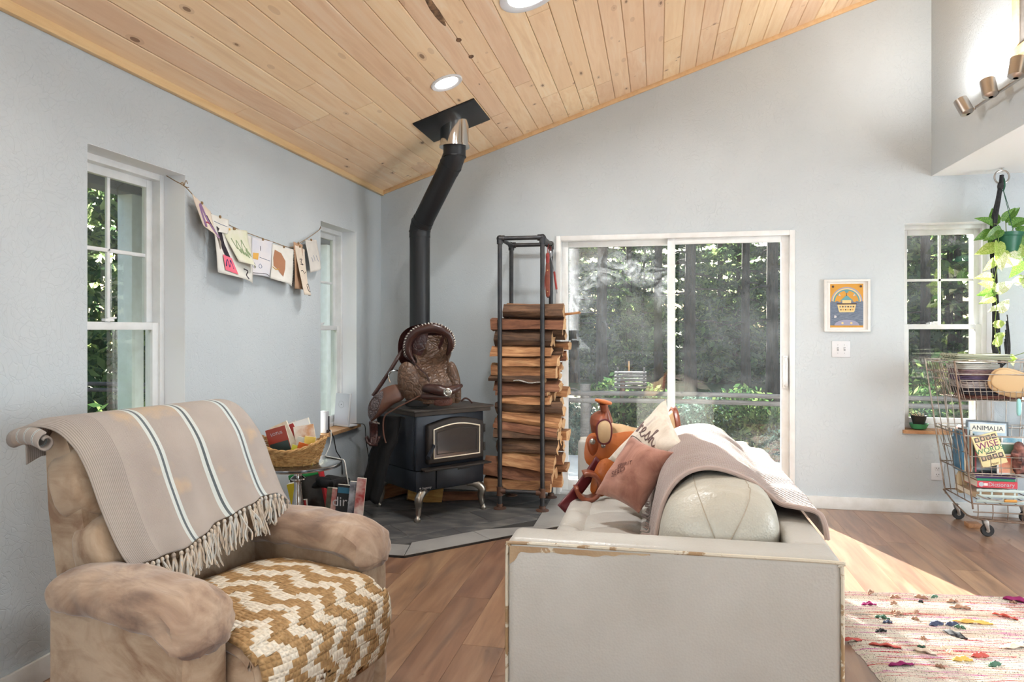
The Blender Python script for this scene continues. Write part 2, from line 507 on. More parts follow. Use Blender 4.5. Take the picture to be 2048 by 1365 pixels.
for sd in range(3):
    b = hp
    if sd == 0: b = clip(b, 0, 1, 3.856 + BT); b = clip(b, r2 + .38, -r2 + .9, (r2 + .38) * -1.43 + (-r2 + .9) * 3.862)
    if sd == 1: b = clip(b, -r2, r2, -(r2 * (-1.43 - 3.862) - BT)); b = clip(b, -(r2 + .38), r2 - .9, -((r2 + .38) * -1.43 + (-r2 + .9) * 3.862)); b = clip(b, -.38, .92, -.38 * -.60 + .92 * 4.69)
    if sd == 2: b = clip(b, -1, 0, .60 + BT); b = clip(b, .38, -.92, .38 * -.60 - .92 * 4.69)
    border.append(b)
def tiles(poly, dx, dy, t0, step, name, mat):
    k = t0
    while k < t0 + 12 * step:
        t = clip(clip(poly, -dx, -dy, -k), dx, dy, k + step)
        if len(t) > 2:
            t = inset_poly(t, .002)
            if len(t) > 2: MB().prism(t, up, .001, HZ).build(name, mat, hearth, bevel=.0015, seg=1)
        k += step
tiles(border[0], 1, 0, -2.28, .60, 'border_tile', M_TILE)
tiles(border[1], r2, r2, r2 * (-1.43 + 3.862) - .02, .60, 'border_tile', M_TILE)
tiles(border[2], 0, 1, 4.60, .60, 'border_tile', M_TILE)
k = -5.6
while k < -2.0:
    strip = clip(clip(inner, r2, -r2, k + .305), -r2, r2, -k)
    if len(strip) > 2: tiles(strip, r2, r2, 1.0 + (.3 if int((k + 6) / .305) % 2 else 0), .61, 'slate_tile', M_SLATE)
    k += .305

# ---- glass
def glass_mat(name, dirt=.0, arcs=False, tintc=(.93, .97, .95, 1)):
    t = NT(name); t.n.remove(t.p)
    tr = t.new('BsdfTransparent'); tr.inputs[0].default_value = tintc
    gl = t.new('BsdfGlossy'); gl.inputs['Roughness'].default_value = .0
    lw = t.new('LayerWeight'); lw.inputs[0].default_value = .5
    mx = t.new('MixShader'); t.link(t.math('ADD', t.math('MULTIPLY', t.math('POWER', lw.outputs['Facing'], 5), .9), .085), mx.inputs[0]); t.link(tr.outputs[0], mx.inputs[1]); t.link(gl.outputs[0], mx.inputs[2])
    res = mx.outputs[0]
    if dirt:
        v = t.coords('Object')
        n = t.noise(v, 2.2, 6, .65, 1.0)
        st = t.noise(t.coords('Object', (22, 1, 2.5)), 1.0, 4)
        sp = t.noise(v, 160, 2)
        mask = t.math('MULTIPLY', t.ramp(n, [(.42, (0, 0, 0)), (.8, (1, 1, 1))]), t.math('ADD', t.math('MULTIPLY', st, .8), .2))
        mask = t.math('ADD', t.math('MULTIPLY', mask, dirt), t.math('MULTIPLY', t.math('GREATER_THAN', sp, .735), dirt * 1.2))
        mask = t.math('ADD', mask, dirt * .12)
        if arcs:
            sx = t.new('SeparateXYZ'); t.link(v, sx.inputs[0])
            d = t.math('POWER', t.math('ADD', t.math('POWER', t.math('SUBTRACT', sx.outputs[0], .44), 2), t.math('POWER', t.math('SUBTRACT', sx.outputs[2], 1.30), 2)), .5)
            ring = t.ramp(t.math('MULTIPLY', d, 1.0), [(.26, (0, 0, 0)), (.38, (.8, .8, .8)), (.50, (.35, .35, .35)), (.62, (0, 0, 0))])
            upz = t.ramp(sx.outputs[2], [(.0, (0, 0, 0)), (1.0, (1, 1, 1))])
            gate = t.math('GREATER_THAN', sx.outputs[2], 1.34)
            sw = t.noise(v, 5, 5, .7, 2.5)
            mask = t.math('ADD', mask, t.math('MULTIPLY', t.math('MULTIPLY', t.math('MULTIPLY', ring, gate), t.ramp(sw, [(.42, (0, 0, 0)), (.75, (1, 1, 1))])), .30))
            edge = t.ramp(sx.outputs[0], [(.0, (1, 1, 1)), (.10, (.0, .0, .0))])
            eg2 = t.math('GREATER_THAN', sx.outputs[2], 1.2)
            mask = t.math('ADD', mask, t.math('MULTIPLY', t.math('MULTIPLY', edge, eg2), t.math('MULTIPLY', sw, .35)))
        df = t.new('BsdfDiffuse'); df.inputs[0].default_value = srgb(225, 232, 235)
        tl = t.new('BsdfTranslucent'); tl.inputs[0].default_value = srgb(225, 232, 235)
        dm = t.new('MixShader'); dm.inputs[0].default_value = .5; t.link(df.outputs[0], dm.inputs[1]); t.link(tl.outputs[0], dm.inputs[2])
        m2 = t.new('MixShader'); t.link(mask, m2.inputs[0]); t.link(res, m2.inputs[1]); t.link(dm.outputs[0], m2.inputs[2]); res = m2.outputs[0]
    t.link(res, t.out.inputs['Surface'])
    return t.m
M_GLASS = glass_mat('window_glass', .05)
M_GLASS_DOOR = glass_mat('dusty_door_glass', .06)
M_GLASS_DOOR2 = glass_mat('smeared_door_glass', .07, arcs=True)
M_GLASS_CLEAR = glass_mat('clear_glass')
M_GASKET = simple('dark_gasket', srgb(70, 72, 70), .6)

# ---- double hung windows: local x along the wall, y outwards, z up
def double_hung(name, loc, rz, w, h, label, sill=True, latch=True):
    r = struct(empty(name, loc, rz), label)
    y = .115
    m = MB()
    fw = .032
    m.b2((0, y, 0), (fw, y + .085, h)); m.b2((w - fw, y, 0), (w, y + .085, h)); m.b2((fw, y, h - fw), (w - fw, y + .085, h)); m.b2((fw, y, 0), (w - fw, y + .085, fw))
    m.build('window_frame', M_VINYL, r, bevel=.003)
    e = .002
    MB().b2((-.0, .001, .003), (e, y, h - .0)).b2((w - e, .001, .003), (w, y, h)).b2((e, .001, h - e), (w - e, y, h)).build('daylit_return', M_RETURN_DAYLIT, r, smooth=False)  # reveal lining, window daylight put into its pale colour
    mz = h * .5
    def sash(nm, z0, z1, yy, st, rail_b, rail_t, grid):
        a, b = fw - .004, w - fw + .004
        m = MB(); m.b2((a, yy, z0), (a + st, yy + .028, z1)); m.b2((b - st, yy, z0), (b, yy + .028, z1)); m.b2((a + st, yy, z0), (b - st, yy + .028, z0 + rail_b)); m.b2((a + st, yy, z1 - rail_t), (b - st, yy + .028, z1))
        so = m.build(nm, M_VINYL, r, bevel=.003)
        gx0, gx1, gz0, gz1 = a + st, b - st, z0 + rail_b, z1 - rail_t
        if grid:
            xm, zm = (gx0 + gx1) / 2, (gz0 + gz1) / 2
            MB().b2((xm - .009, yy + .006, gz0), (xm + .009, yy + .02, gz1)).build('muntin', M_VINYL, so, bevel=.002)
            MB().b2((gx0, yy + .006, zm - .009), (gx1, yy + .02, zm + .009)).build('muntin', M_VINYL, so, bevel=.002)
            cells = [(gx0, xm - .009, gz0, zm - .009), (xm + .009, gx1, gz0, zm - .009), (gx0, xm - .009, zm + .009, gz1), (xm + .009, gx1, zm + .009, gz1)]
        else: cells = [(gx0, gx1, gz0, gz1)]
        for c in cells:
            MB().add([(c[0], yy + .014, c[2]), (c[1], yy + .014, c[2]), (c[1], yy + .014, c[3]), (c[0], yy + .014, c[3])], [(0, 1, 2, 3)]).build('pane', M_GLASS, so, smooth=False, fixn=False)
        return so
    sash('upper_sash', mz - .018, h - fw + .004, y + .045, .042, .030, .042, True)
    so = sash('lower_sash', fw - .004, mz + .018, y + .012, .042, .050, .036, False)
    if latch:
        m = MB().box((w * .42, y + .012, mz + .026), (.055, .02, .012)); m.tube([(w * .42 - .01, y + .008, mz + .034), (w * .42 + .035, y + .0, mz + .036)], .005, 6)
        m.build('latch', M_VINYL, so, bevel=.002)
    if sill:
        MB().b2((-.012, -.030, -.022), (w + .012, 0, .002)).b2((0.001, 0, -.022), (w - .001, y + .01, .002)).build('window_sill', M_OAK, r, smooth=False)
    return r
double_hung('window_1', (L, WY[1][0], WY[1][2]), PI / 2, WY[1][1] - WY[1][0], WY[1][3] - WY[1][2], 'white double hung window behind the recliner')
double_hung('window_2', (L, WY[2][0], WY[2][2]), PI / 2, WY[2][1] - WY[2][0], WY[2][3] - WY[2][2], 'narrow looking white window beside the stove')
double_hung('window_3', (W3[0], D, W3[2]), 0, W3[1] - W3[0], W3[3] - W3[2], 'white double hung window behind the wire cart')
# windows of the room behind the camera
def plain_window(name, loc, rz, w, h, n):
    r = struct(empty(name, loc, rz)); m = MB(); y = .03
    m.b2((0, y, 0), (.05, y + .06, h)); m.b2((w - .05, y, 0), (w, y + .06, h)); m.b2((.05, y, 0), (w - .05, y + .06, .05)); m.b2((.05, y, h - .05), (w - .05, y + .06, h))
    for i in range(1, n): m.b2((w * i / n - .03, y, .05), (w * i / n + .03, y + .06, h - .05))
    m.build('window_frame', M_VINYL, r, bevel=.003)
    MB().add([(.05, y + .03, .05), (w - .05, y + .03, .05), (w - .05, y + .03, h - .05), (.05, y + .03, h - .05)], [(0, 1, 2, 3)]).build('pane', M_GLASS_CLEAR, r, smooth=False, fixn=False)
    return r
plain_window('window_4', (.2, YB, .82), PI, .98, 1.23, 2)

# ---- sliding door
dr = struct(empty('door_1', (DX0, D, 0)), 'white framed sliding glass door to the yard')
W = DX1 - DX0
m = MB(); f = .038
m.b2((0, -.012, 0), (f, .14, DZ)); m.b2((W - f, -.012, 0), (W, .14, DZ)); m.b2((f, -.012, DZ - f), (W - f, .14, DZ)); m.b2((f, -.012, -.01), (W - f, .14, .03))
m.build('door_frame', M_VINYL, dr, bevel=.003)
def panel(nm, x0, x1, y, st, gm):
    z0, z1 = .03, DZ - f
    m = MB(); m.b2((x0, y, z0), (x0 + st, y + .036, z1)); m.b2((x1 - st, y, z0), (x1, y + .036, z1)); m.b2((x0 + st, y, z0), (x1 - st, y + .036, z0 + .085)); m.b2((x0 + st, y, z1 - .045), (x1 - st, y + .036, z1))
    p = m.build(nm, M_VINYL, dr, bevel=.003)
    MB().add([(0, 0, 0), (x1 - x0 - 2 * st, 0, 0), (x1 - x0 - 2 * st, 0, z1 - z0 - .13), (0, 0, z1 - z0 - .13)], [(0, 1, 2, 3)]).build('pane', gm, p, smooth=False, fixn=False, loc=(x0 + st, y + .018, z0 + .085))
    return p
panel('fixed_panel', f, W / 2 + .03, .075, .050, M_GLASS_DOOR2)
sp_ = panel('sliding_panel', W / 2 - .03, W - f, .022, .056, M_GLASS_DOOR)
hx = W - f - .028
m = MB().box((hx, .012, 1.005), (.036, .016, .24)); m.tube(spline([(hx, .01, .90), (hx - .001, -.035, .915), (hx, -.038, 1.0), (hx, -.035, 1.095), (hx, .01, 1.11)], 6), .009, 8)
m.build('handle', M_VINYL, sp_, bevel=.002)
# ================================================================== RECLINER
def suede(name, c1, c2, c3, sc=5):
    t = NT(name); t.set(.85); t.p.inputs['Sheen Weight'].default_value = .35; t.p.inputs['Sheen Roughness'].default_value = .4
    v = t.coords('Object'); v2 = t.coords('Object', (2.2, 9, 6))
    n = t.noise(v, sc, 6, .6, 1.4); n2 = t.noise(v2, 2.2, 5, .6, .8)
    c = t.ramp(n, [(.38, c1), (.52, c2), (.66, c3)])
    c = t.mix(t.ramp(n2, [(.5, (0, 0, 0)), (.75, (.6, .6, .6))]), c, c3)
    t.col(c)
    t.bump(t.mix(.5, t.noise(v, 9, 4, .5, 1), n2), .35, .012)
    return t.m
M_SUEDE = suede('tan_microsuede', srgb(184, 162, 138), srgb(170, 146, 121), srgb(138, 108, 84))
M_SUEDE_ARM = suede('rubbed_microsuede', srgb(178, 154, 132), srgb(152, 126, 106), srgb(112, 90, 78), 4)
rc = tag(empty('recliner', (-1.406, 2.150, 0), -.23), 'tan suede recliner armchair with worn padded arms and draped throw', 'armchair')
# base and side panels
MB().b2((-.34, -.31, .06), (.28, .31, .30)).build('base', M_SUEDE, rc, bevel=.02)
for s in (-1, 1):
    m = MB(); m.b2((-.265, min(s * .315, s * .455), .04), (.292, max(s * .315, s * .455), .545))
    p = m.build('arm_panel', M_SUEDE, rc, bevel=.018, seg=3)
    # padded top of the arm, gathered at the front
    def arm(u, v, s=s):
        a = 2 * PI * u; t = v
        x = lerp(-.26, .335, t)
        top = .622 - .02 * (t - .4) ** 2 * 4 - .055 * max(0, (t - .78) / .22) ** 2 - .03 * max(0, (.12 - t) / .12) ** 2
        wid = .105 + .010 * math.sin(t * PI) ; hgt = .066
        end = min(1, (t / .07)) ** .5 * min(1, ((1 - t) / .06)) ** .5
        wr = .006 * math.sin(a * 9 + 3 * math.sin(t * 9)) * (max(0, (t - .62) / .38)) + .0025 * noise.noise(Vector((t * 9, math.cos(a) * 2 + s, math.sin(a) * 2))) * 3
        ca, sa = math.cos(a), math.sin(a)
        y = s * .385 + (wid + wr) * end * math.copysign(abs(ca) ** .75, ca)
        z = top - hgt + (hgt + wr) * end * math.copysign(abs(sa) ** .8, sa)
        return (x, y, z)
    MB().grid(arm, 40, 46, cu=True).build('arm_pad', M_SUEDE_ARM, rc)
    # front face of the arm: pleated roll over a flat front
    m = MB().squad((.288, s * .385, .270), (.035, .150, .45), .3, .4, 20, 14)
    m.build('arm_front', M_SUEDE, rc)
def bxf(z): return interp([(.30, -.14), (.50, -.155), (.75, -.235), (1.02, -.34), (1.2, -.4)], z)[0]
# back: outer shell and two puffy front segments
prof = [(-.20, .30), (-.22, .55), (-.30, .90), (-.36, 1.0), (-.42, 1.015), (-.465, .96), (-.45, .75), (-.40, .52), (-.36, .30)]
m = MB()
def shell(u, v):
    k = u * len(prof); i = int(k) % len(prof); j = (i + 1) % len(prof); t = k - int(k)
    x = lerp(prof[i][0], prof[j][0], t); z = lerp(prof[i][1], prof[j][1], t)
    y = lerp(-.345, .36, v); e = abs(2 * v - 1); q = 1 - .10 * max(0, e - .8) / .2
    return (-.33 + (x + .33) * q, y, .65 + (z - .65) * (1 - .03 * max(0, e - .8) / .2))
m.grid(shell, 36, 16, cu=True)
m.add([shell(i / 36, 0) for i in range(36)], [tuple(range(36))]); m.add([shell(i / 36, 1) for i in range(36)], [tuple(range(36))])
m.build('back_shell', M_SUEDE, rc, weld=True)
MB().squad((-.338, 0, .835), (.17, .745, .28), .55, .35, 44, 18, rot=RY(-.36), noise_amp=.012, noise_sc=9, seed=2).build('back_cushion', M_SUEDE, rc)
MB().squad((-.240, 0, .640), (.175, .735, .22), .55, .35, 44, 18, rot=RY(-.24), noise_amp=.010, noise_sc=9, seed=5).build('lumbar_cushion', M_SUEDE, rc)
for s in (-1, 1):
    MB().squad((.335, s * .270, .225), (.19, .075, .38), .55, .7, 24, 18, noise_amp=.010, noise_sc=14, seed=s + 3).build('footrest_side', M_SUEDE, rc)
for s in ():                                 # gathered welt at the sides of the back
    MB().tube(spline([(-.20, s * .345, .55), (-.235, s * .348, .72), (-.30, s * .345, .92), (-.36, s * .335, 1.01)], 6), .020, 8).build('back_welt', M_SUEDE, rc)
# seat cushion rolling over into the front panel
def seat(u, v):
    y = lerp(-.295, .295, u); e = 2 * u - 1
    P = [(-.20, .40), (-.10, .455), (.10, .468), (.28, .462), (.40, .435), (.45, .36), (.445, .26), (.42, .17), (.40, .09), (.30, .07)]
    k = v * (len(P) - 1); i = min(int(k), len(P) - 2); t = k - i
    p = spline([(a, 0, b) for a, b in P], 6)
    q = p[min(int(v * (len(p) - 1)), len(p) - 1)]
    cr = 1 - abs(e) ** 6
    nz = noise.noise(Vector((q.x * 7, y * 7, q.z * 7))) * .008
    return (q.x - .05 * (1 - cr) * (v > .35) + nz * .5, y + (.012 * e), q.z - .035 * (1 - cr) * (v < .5) + nz)
MB().grid(seat, 24, 54).build('seat_cushion', M_SUEDE, rc, mods=[solid(.02, -1)])

# chevron mat on the seat
def knit_mat():
    t = NT('chevron_knit'); t.set(.95)
    tc = t.new('TexCoord'); sx = t.new('SeparateXYZ'); t.link(tc.outputs['UV'], sx.inputs[0])
    nu, nv = 46.0, 62.0
    uq = t.math('DIVIDE', t.math('FLOOR', t.math('MULTIPLY', sx.outputs[0], nu)), nu)
    vq = t.math('DIVIDE', t.math('FLOOR', t.math('MULTIPLY', sx.outputs[1], nv)), nv)
    tri = t.math('ABSOLUTE', t.math('SUBTRACT', t.math('FRACT', t.math('MULTIPLY', vq, 5.2)), .5))
    ph = t.math('FRACT', t.math('ADD', t.math('MULTIPLY', uq, 5.6), t.math('MULTIPLY', tri, 1.25)))
    msk = t.math('GREATER_THAN', ph, .56)
    v = t.coords('UV', (46, 62, 1))
    n = t.noise(t.coords('Object'), 60, 3)
    a = t.ramp(n, [(.3, srgb(150, 116, 74)), (.7, srgb(186, 150, 104))]); b = t.ramp(n, [(.3, srgb(214, 200, 178)), (.7, srgb(236, 227, 210))])
    t.col(t.mix(msk, a, b))
    su = t.math('ABSOLUTE', t.math('SINE', t.math('MULTIPLY', sx.outputs[0], nu * PI))); sv = t.math('ABSOLUTE', t.math('SINE', t.math('MULTIPLY', sx.outputs[1], nv * PI)))
    t.bump(t.math('MULTIPLY', su, sv), 1.0, .005)
    return t.m
def matf(u, v):
    q = Vector(seat(.015 + .97 * u, .045 + v * .70)); q2 = Vector(seat(.015 + .97 * u, min(1, .05 + v * .70)))
    skew = .05 * (u - .5) * v
    n = Vector((.010, 0, .010)) if v < .55 else Vector((.014, 0, .002))
    return q + n + Vector((0, skew * .3, .002 * math.sin(u * 40) * 0))
sm = MB().grid(matf, 46, 62).build('seat_mat', knit_mat(), None, mods=[solid(.006, 1)], loc=(-1.406, 2.150, 0), rot=(0, 0, -.23))
tag(sm, 'tan and cream chevron woven mat on the recliner seat', 'mat')

# throw over the back
def throw_mat():
    t = NT('striped_throw'); t.set(.95); t.p.inputs['Sheen Weight'].default_value = .2
    tc = t.new('TexCoord'); sx = t.new('SeparateXYZ'); t.link(tc.outputs['UV'], sx.inputs[0])
    u = sx.outputs[0]
    base = t.ramp(t.noise(t.coords('Object'), 4.0, 4), [(.35, srgb(178, 167, 157)), (.58, srgb(168, 157, 149)), (.68, srgb(192, 168, 140))])
    c = base
    for p, w, col in ((.345, .024, srgb(208, 214, 210)), (.345, .0065, srgb(96, 104, 108)), (.58, .024, srgb(208, 214, 210)), (.58, .0065, srgb(88, 96, 100)), (.83, .024, srgb(206, 214, 212)), (.83, .0065, srgb(92, 100, 104))):
        d = t.math('ABSOLUTE', t.math('SUBTRACT', u, p)); c = t.mix(t.math('LESS_THAN', d, w), c, col)
    pin = t.math('MULTIPLY', t.math('GREATER_THAN', t.math('FRACT', t.math('MULTIPLY', u, 120)), .55), t.math('LESS_THAN', u, .16))
    c = t.mix(t.math('MULTIPLY', pin, .55), c, srgb(120, 112, 106))
    t.col(c)
    w1 = t.math('SINE', t.math('MULTIPLY', u, 1500)); w2 = t.math('SINE', t.math('MULTIPLY', sx.outputs[1], 1500))
    t.bump(t.mix(.6, t.math('MULTIPLY', w1, w2), t.noise(t.coords('Object'), 10, 3)), .4, .004)
    return t.m
M_THROW = throw_mat()
TP = spline([(x, y, z - .022) for x, y, z in [(-.500, 0, .93), (-.502, 0, .96), (-.500, 0, .99), (-.465, 0, 1.045), (-.395, 0, 1.062), (-.315, 0, 1.040), (-.235, 0, .945), (-.185, 0, .82), (-.135, 0, .70), (-.100, 0, .635)]], 8)
def throwf(u, v):
    k = v * (len(TP) - 1); i = min(int(k), len(TP) - 2); q = TP[i].lerp(TP[i + 1], k - i)
    y = lerp(-.375, .375, u)
    over = max(0, min(1, (v - .22) / .1)) * max(0, min(1, (.62 - v) / .25))
    y -= (1 - u) ** 6 * .05 * over
    fold = .010 * math.sin(u * 17 + v * 2.5) * max(0, v - .45) * 2 + .006 * math.sin(u * 41 + 3 * v) * max(0, v - .5) * 2
    drop = .03 * math.sin(u * 5.2 + .6) * max(0, v - .7) / .3 - .06 * u * max(0, v - .6) / .4
    ys = y + (.10 * (1 - u) ** 1.5) * max(0, v - .5) * 2 * (v - .5) * 1.6
    edge = -.045 * max(0, (u - .9) / .1) ** 2 - .02 * max(0, (.06 - u) / .06)
    return (q.x + fold, ys, q.z + edge - drop)
th = MB().grid(throwf, 70, 72)
# rolled-up overhanging hem at the near end of the top edge
for i in range(1):
    def roll(u, v):
        a = v * 4.6 * PI / 2; r = .030 * (1 - v * .55)
        x = lerp(-.50, -.345, u)
        return (x, -.408 - r * math.sin(a) * 1.0, 1.018 - .030 + r * math.cos(a) - .06 * abs(u - .5) ** 2)
    th.grid(roll, 14, 20)
tho = th.build('throw_blanket', M_THROW, None, mods=[solid(.005, 0)], loc=(-1.406, 2.150, 0), rot=(0, 0, -.23))
tag(tho, 'beige striped fringed throw blanket draped over the recliner back', 'blanket')
def fringe_mat():
    t = NT('fringe_yarn'); t.set(.95)
    n = t.noise(t.coords('Object', (60, 60, 8), True), 1.0, 3)
    t.col(t.ramp(n, [(.3, srgb(150, 138, 128)), (.45, srgb(203, 186, 166)), (.6, srgb(190, 192, 190)), (.75, srgb(216, 190, 160))])); return t.m
M_FRINGE = fringe_mat()
rng = random.Random(5)
for i in range(34):
    u = (i + .5) / 34
    p = Vector(throwf(u, 1.0)); m = MB()
    m.squad(p + Vector((.004, 0, -.010)), (.014, .014, .018), 1, 1, 8, 6)
    ln = rng.uniform(.085, .125); sway = rng.uniform(-.02, .02)
    for k in range(7):
        a = rng.uniform(0, 6.28); dx = rng.uniform(-.014, .022); dy = rng.uniform(-.020, .020) + sway; l2 = ln * rng.uniform(.75, 1.05)
        pts = [p + Vector((.004, 0, -.012)), p + Vector((.012 + dx * .5, dy * .5 + rng.uniform(-.006, .006), -.012 - l2 * .4)), p + Vector((.016 + dx * .7, dy * .9 + rng.uniform(-.008, .008), -.012 - l2 * .75)), p + Vector((.02 + dx, dy + rng.uniform(-.012, .012), -.012 - l2))]
        m.tube(spline(pts, 3), [.0035] * 9 + [.0022], 5)
    m.build('tassel', M_FRINGE, tho)
# ================================================================== STOVE, PIPE
M_IRON = simple('black_stove_iron', srgb(31, 35, 43), .40, .3, c2=srgb(40, 45, 54), scale=10, bump=.08, bscale=200)
M_IRON_TOP = simple('dusty_iron_top', srgb(58, 52, 48), .7, .1, c2=srgb(78, 68, 60), scale=6)
M_IRON_BROWN = simple('heat_browned_iron', srgb(52, 44, 40), .6, .2, c2=srgb(38, 34, 32), scale=8)
M_NICKEL = simple('satin_nickel', srgb(192, 186, 176), .28, 1.0, c2=srgb(165, 160, 152), scale=12)
M_TRIMGOLD = simple('champagne_trim', srgb(216, 206, 186), .35, .7)
M_CHROME = simple('polished_steel', srgb(215, 215, 214), .10, 1.0)
M_PIPE = simple('matte_black_pipe', srgb(27, 28, 31), .45, .25)
SX, SY = .555, .545
sa = math.radians(50.5)
st = tag(empty('wood_stove', (-1.622, 4.935, HZ + .0005), sa), 'black cast iron wood stove with glass door and nickel legs', 'stove')
st.scale = (1, 1, 1.026)
def cab_leg(sx, sy):
    m = MB(); bx, by = sx * SX / 2, sy * SY / 2
    c = [(bx - sx * .11, by - sy * .05, .195), (bx - sx * .05, by - sy * .02, .185), (bx - sx * .012, by - sy * .002, .15), (bx - sx * .016, by - sy * .01, .10), (bx - sx * .010, by - sy * .006, .05), (bx, by, .022), (bx, by, .0)]
    pts = spline(c, 5); n = len(pts)
    rs = [interp([(0, .022), (.2, .030), (.38, .030), (.6, .021), (.78, .015), (.86, .020), (1, .019)], i / (n - 1))[0] for i in range(n)]
    m.tube(pts, rs, 10)
    m.lathe([(.019, 0), (.022, .008), (.021, .022), (.016, .03)], 12, (bx, by, 0))
    return m
for sx in (-1, 1):
    for sy in (-1, 1): cab_leg(sx, sy).build('leg', M_NICKEL, st)
BW2, BD2 = .285, .265
m = MB(); m.b2((-BW2, -BD2, .19), (BW2, BD2, .33)); m.b2((-BW2 - .006, -BD2 + .03, .33), (BW2 + .006, BD2, .70)); m.b2((-BW2, -BD2 + .0, .33), (BW2, -BD2 + .04, .70))
m.build('body', M_IRON, st, bevel=.012)
m = MB(); tp = [(-.335, -.325), (.335, -.325), (.335, .30), (-.335, .30)]
m.prism(tp, up, .728, .742); m.prism([(p * .95, q * .95) for p, q in tp], up, .70, .73)
m.build('top_plate', M_IRON_TOP, st, bevel=.005)
# door with arched window
dy = -BD2
def arch(w, z0, z1, rise, n=14, ch=.0):
    pts = [(-w, z0), (w, z0), (w, z1)]
    for i in range(1, n): t = i / n; pts.append((w - 2 * w * t, z1 + rise * math.sin(PI * t)))
    pts.append((-w, z1)); return pts
fr = lambda p, q, t: (p + .0, t, q)
dx0 = .02
def sh(poly): return [(p + dx0, q) for p, q in poly]
door = MB().prism(sh(arch(.235, .375, .635, .04)), fr, dy - .045, dy + .002).build('stove_door', M_IRON_BROWN, st, bevel=.012, seg=3)
def ringmesh(o, i, y0, y1):
    n = len(o); vs = [(p, y0, q) for p, q in o] + [(p, y0, q) for p, q in i] + [(p, y1, q) for p, q in o] + [(p, y1, q) for p, q in i]
    fs = []
    for k in range(n):
        j = (k + 1) % n
        fs += [(k, j, n + j, n + k), (2 * n + k, 3 * n + k, 3 * n + j, 2 * n + j), (k, 2 * n + k, 2 * n + j, j), (n + k, n + j, 3 * n + j, 3 * n + k)]
    return MB().add(vs, fs)
ringmesh(sh(arch(.197, .408, .608, .030)), sh(arch(.189, .416, .601, .028)), dy - .052, dy - .044).build('trim_ring', M_TRIMGOLD, door, bevel=.002)
t = NT('stove_glass'); t.set(.04, 0, .6); t.col(srgb(38, 36, 36)); t.p.inputs['Coat Weight'].default_value = 1.0; t.p.inputs['Coat Roughness'].default_value = .02; M_STOVEGLASS = t.m
MB().prism(sh(arch(.188, .417, .600, .028)), fr, dy - .047, dy - .040).build('pane', M_STOVEGLASS, door, smooth=False)
ringmesh(sh(arch(.170, .435, .585, .022)), sh(arch(.164, .441, .580, .021)), dy - .0485, dy - .0465).build('inner_bead', M_IRON_BROWN, door)
m = MB().tube([(-.20 + dx0, dy - .05, .505), (-.225 + dx0, dy - .10, .50)], .008, 8); m.tube([(-.215 + dx0, dy - .085, .505), (-.30 + dx0, dy - .155, .455)], [.009, .013], 10); m.tube([(-.26 + dx0, dy - .122, .478), (-.315 + dx0, dy - .168, .446)], [.014, .015], 10)
m.build('door_handle', M_IRON, door)
for z in (.45, .58):
    MB().cyl((.245 + dx0, dy - .025, z - .028), (.245 + dx0, dy - .025, z + .028), .013, 12).box((.238 + dx0, dy - .012, z), (.04, .02, .03)).build('hinge', M_IRON_BROWN, st, bevel=.002)
MB().prism([(-.27, -.09), (.29, -.09), (.27, .0), (-.25, .0)], lambda p, q, t: (p, dy + q, t), .338, .350).build('ash_lip', M_IRON_BROWN, st, bevel=.003)
MB().box((.075, dy - .004, .262), (.40, .012, .125)).build('ash_drawer', M_IRON, st, bevel=.002)
MB().box((.10, dy - .012, .312), (.10, .012, .008)).build('drawer_pull', M_IRON_BROWN, st, bevel=.002)
for z in (.675,):
    MB().box((-.292, .02, z), (.004, .30, .010)).build('side_vent', M_IRON_BROWN, st)
M_PRINTW = simple('pale_print', srgb(190, 190, 195), .6)
text_mesh('Regency', .022, M_PRINTW, 'badge', st, Matrix.Translation((-.20, dy - .002, .215)) @ Matrix.Rotation(PI / 2, 4, 'X'))
MB().lathe([(.006, 0), (.006, .0015)], 12, (-.252, dy - .0005, .216), RX(PI / 2)).build('badge_mark', M_PRINTW, st)

# stove pipe
px_, py_ = -1.748, 5.055
sp = tag(empty('stove_pipe', (px_, py_, HZ + .762)), 'matte black stove pipe with angled offset rising to the ceiling', 'stove pipe')
o_ = Vector((px_, py_, HZ + .762)); PR = .076
E1 = Vector((px_, py_, 2.09)); E2 = Vector((-1.415, 4.80, 2.515)); TOPP = Vector((-1.392, 4.765, 2.755))
ax = Vector((-1.392, 4.765, 2.6))
def sec(name, pts, r, mat, n=28, rim=None):
    m = MB().tube([Vector(p) - o_ for p in pts], r, n)
    return m.build(name, mat, sp, ang=50)
dirv = (E2 - E1).normalized()
sec('flue_connector', [(px_, py_, HZ + .762), (px_, py_, HZ + .79)], PR + .006, M_PIPE)
sec('straight_section', [(px_, py_, HZ + .75), E1 - Vector((0, 0, .07))], PR, M_PIPE)
sec('lower_elbow', [E1 - Vector((0, 0, .075)), E1 - Vector((0, 0, .035)), E1 - Vector((0, 0, .012)) + dirv * .012, E1 + dirv * .03, E1 + dirv * .075], PR + .003, M_PIPE)
for q, dv in ((E1 - Vector((0, 0, .03)), Vector((0, 0, 1))), (E1 + dirv * .035, dirv), (E2 - dirv * .035, dirv), (ax - Vector((0, 0, .065)), Vector((0, 0, 1)))):
    sec('seam_bead', [q - dv * .004, q + dv * .004], PR + .006, M_PIPE)
sec('angled_section', [E1 + dirv * .07, E2 - dirv * .07], PR, M_PIPE)
sec('upper_elbow', [E2 - dirv * .085, E2 - dirv * .03, E2 + Vector((.008, -.012, .02)), Vector((ax.x, ax.y, 2.555)), Vector((ax.x, ax.y, 2.635))], PR + .003, M_PIPE)
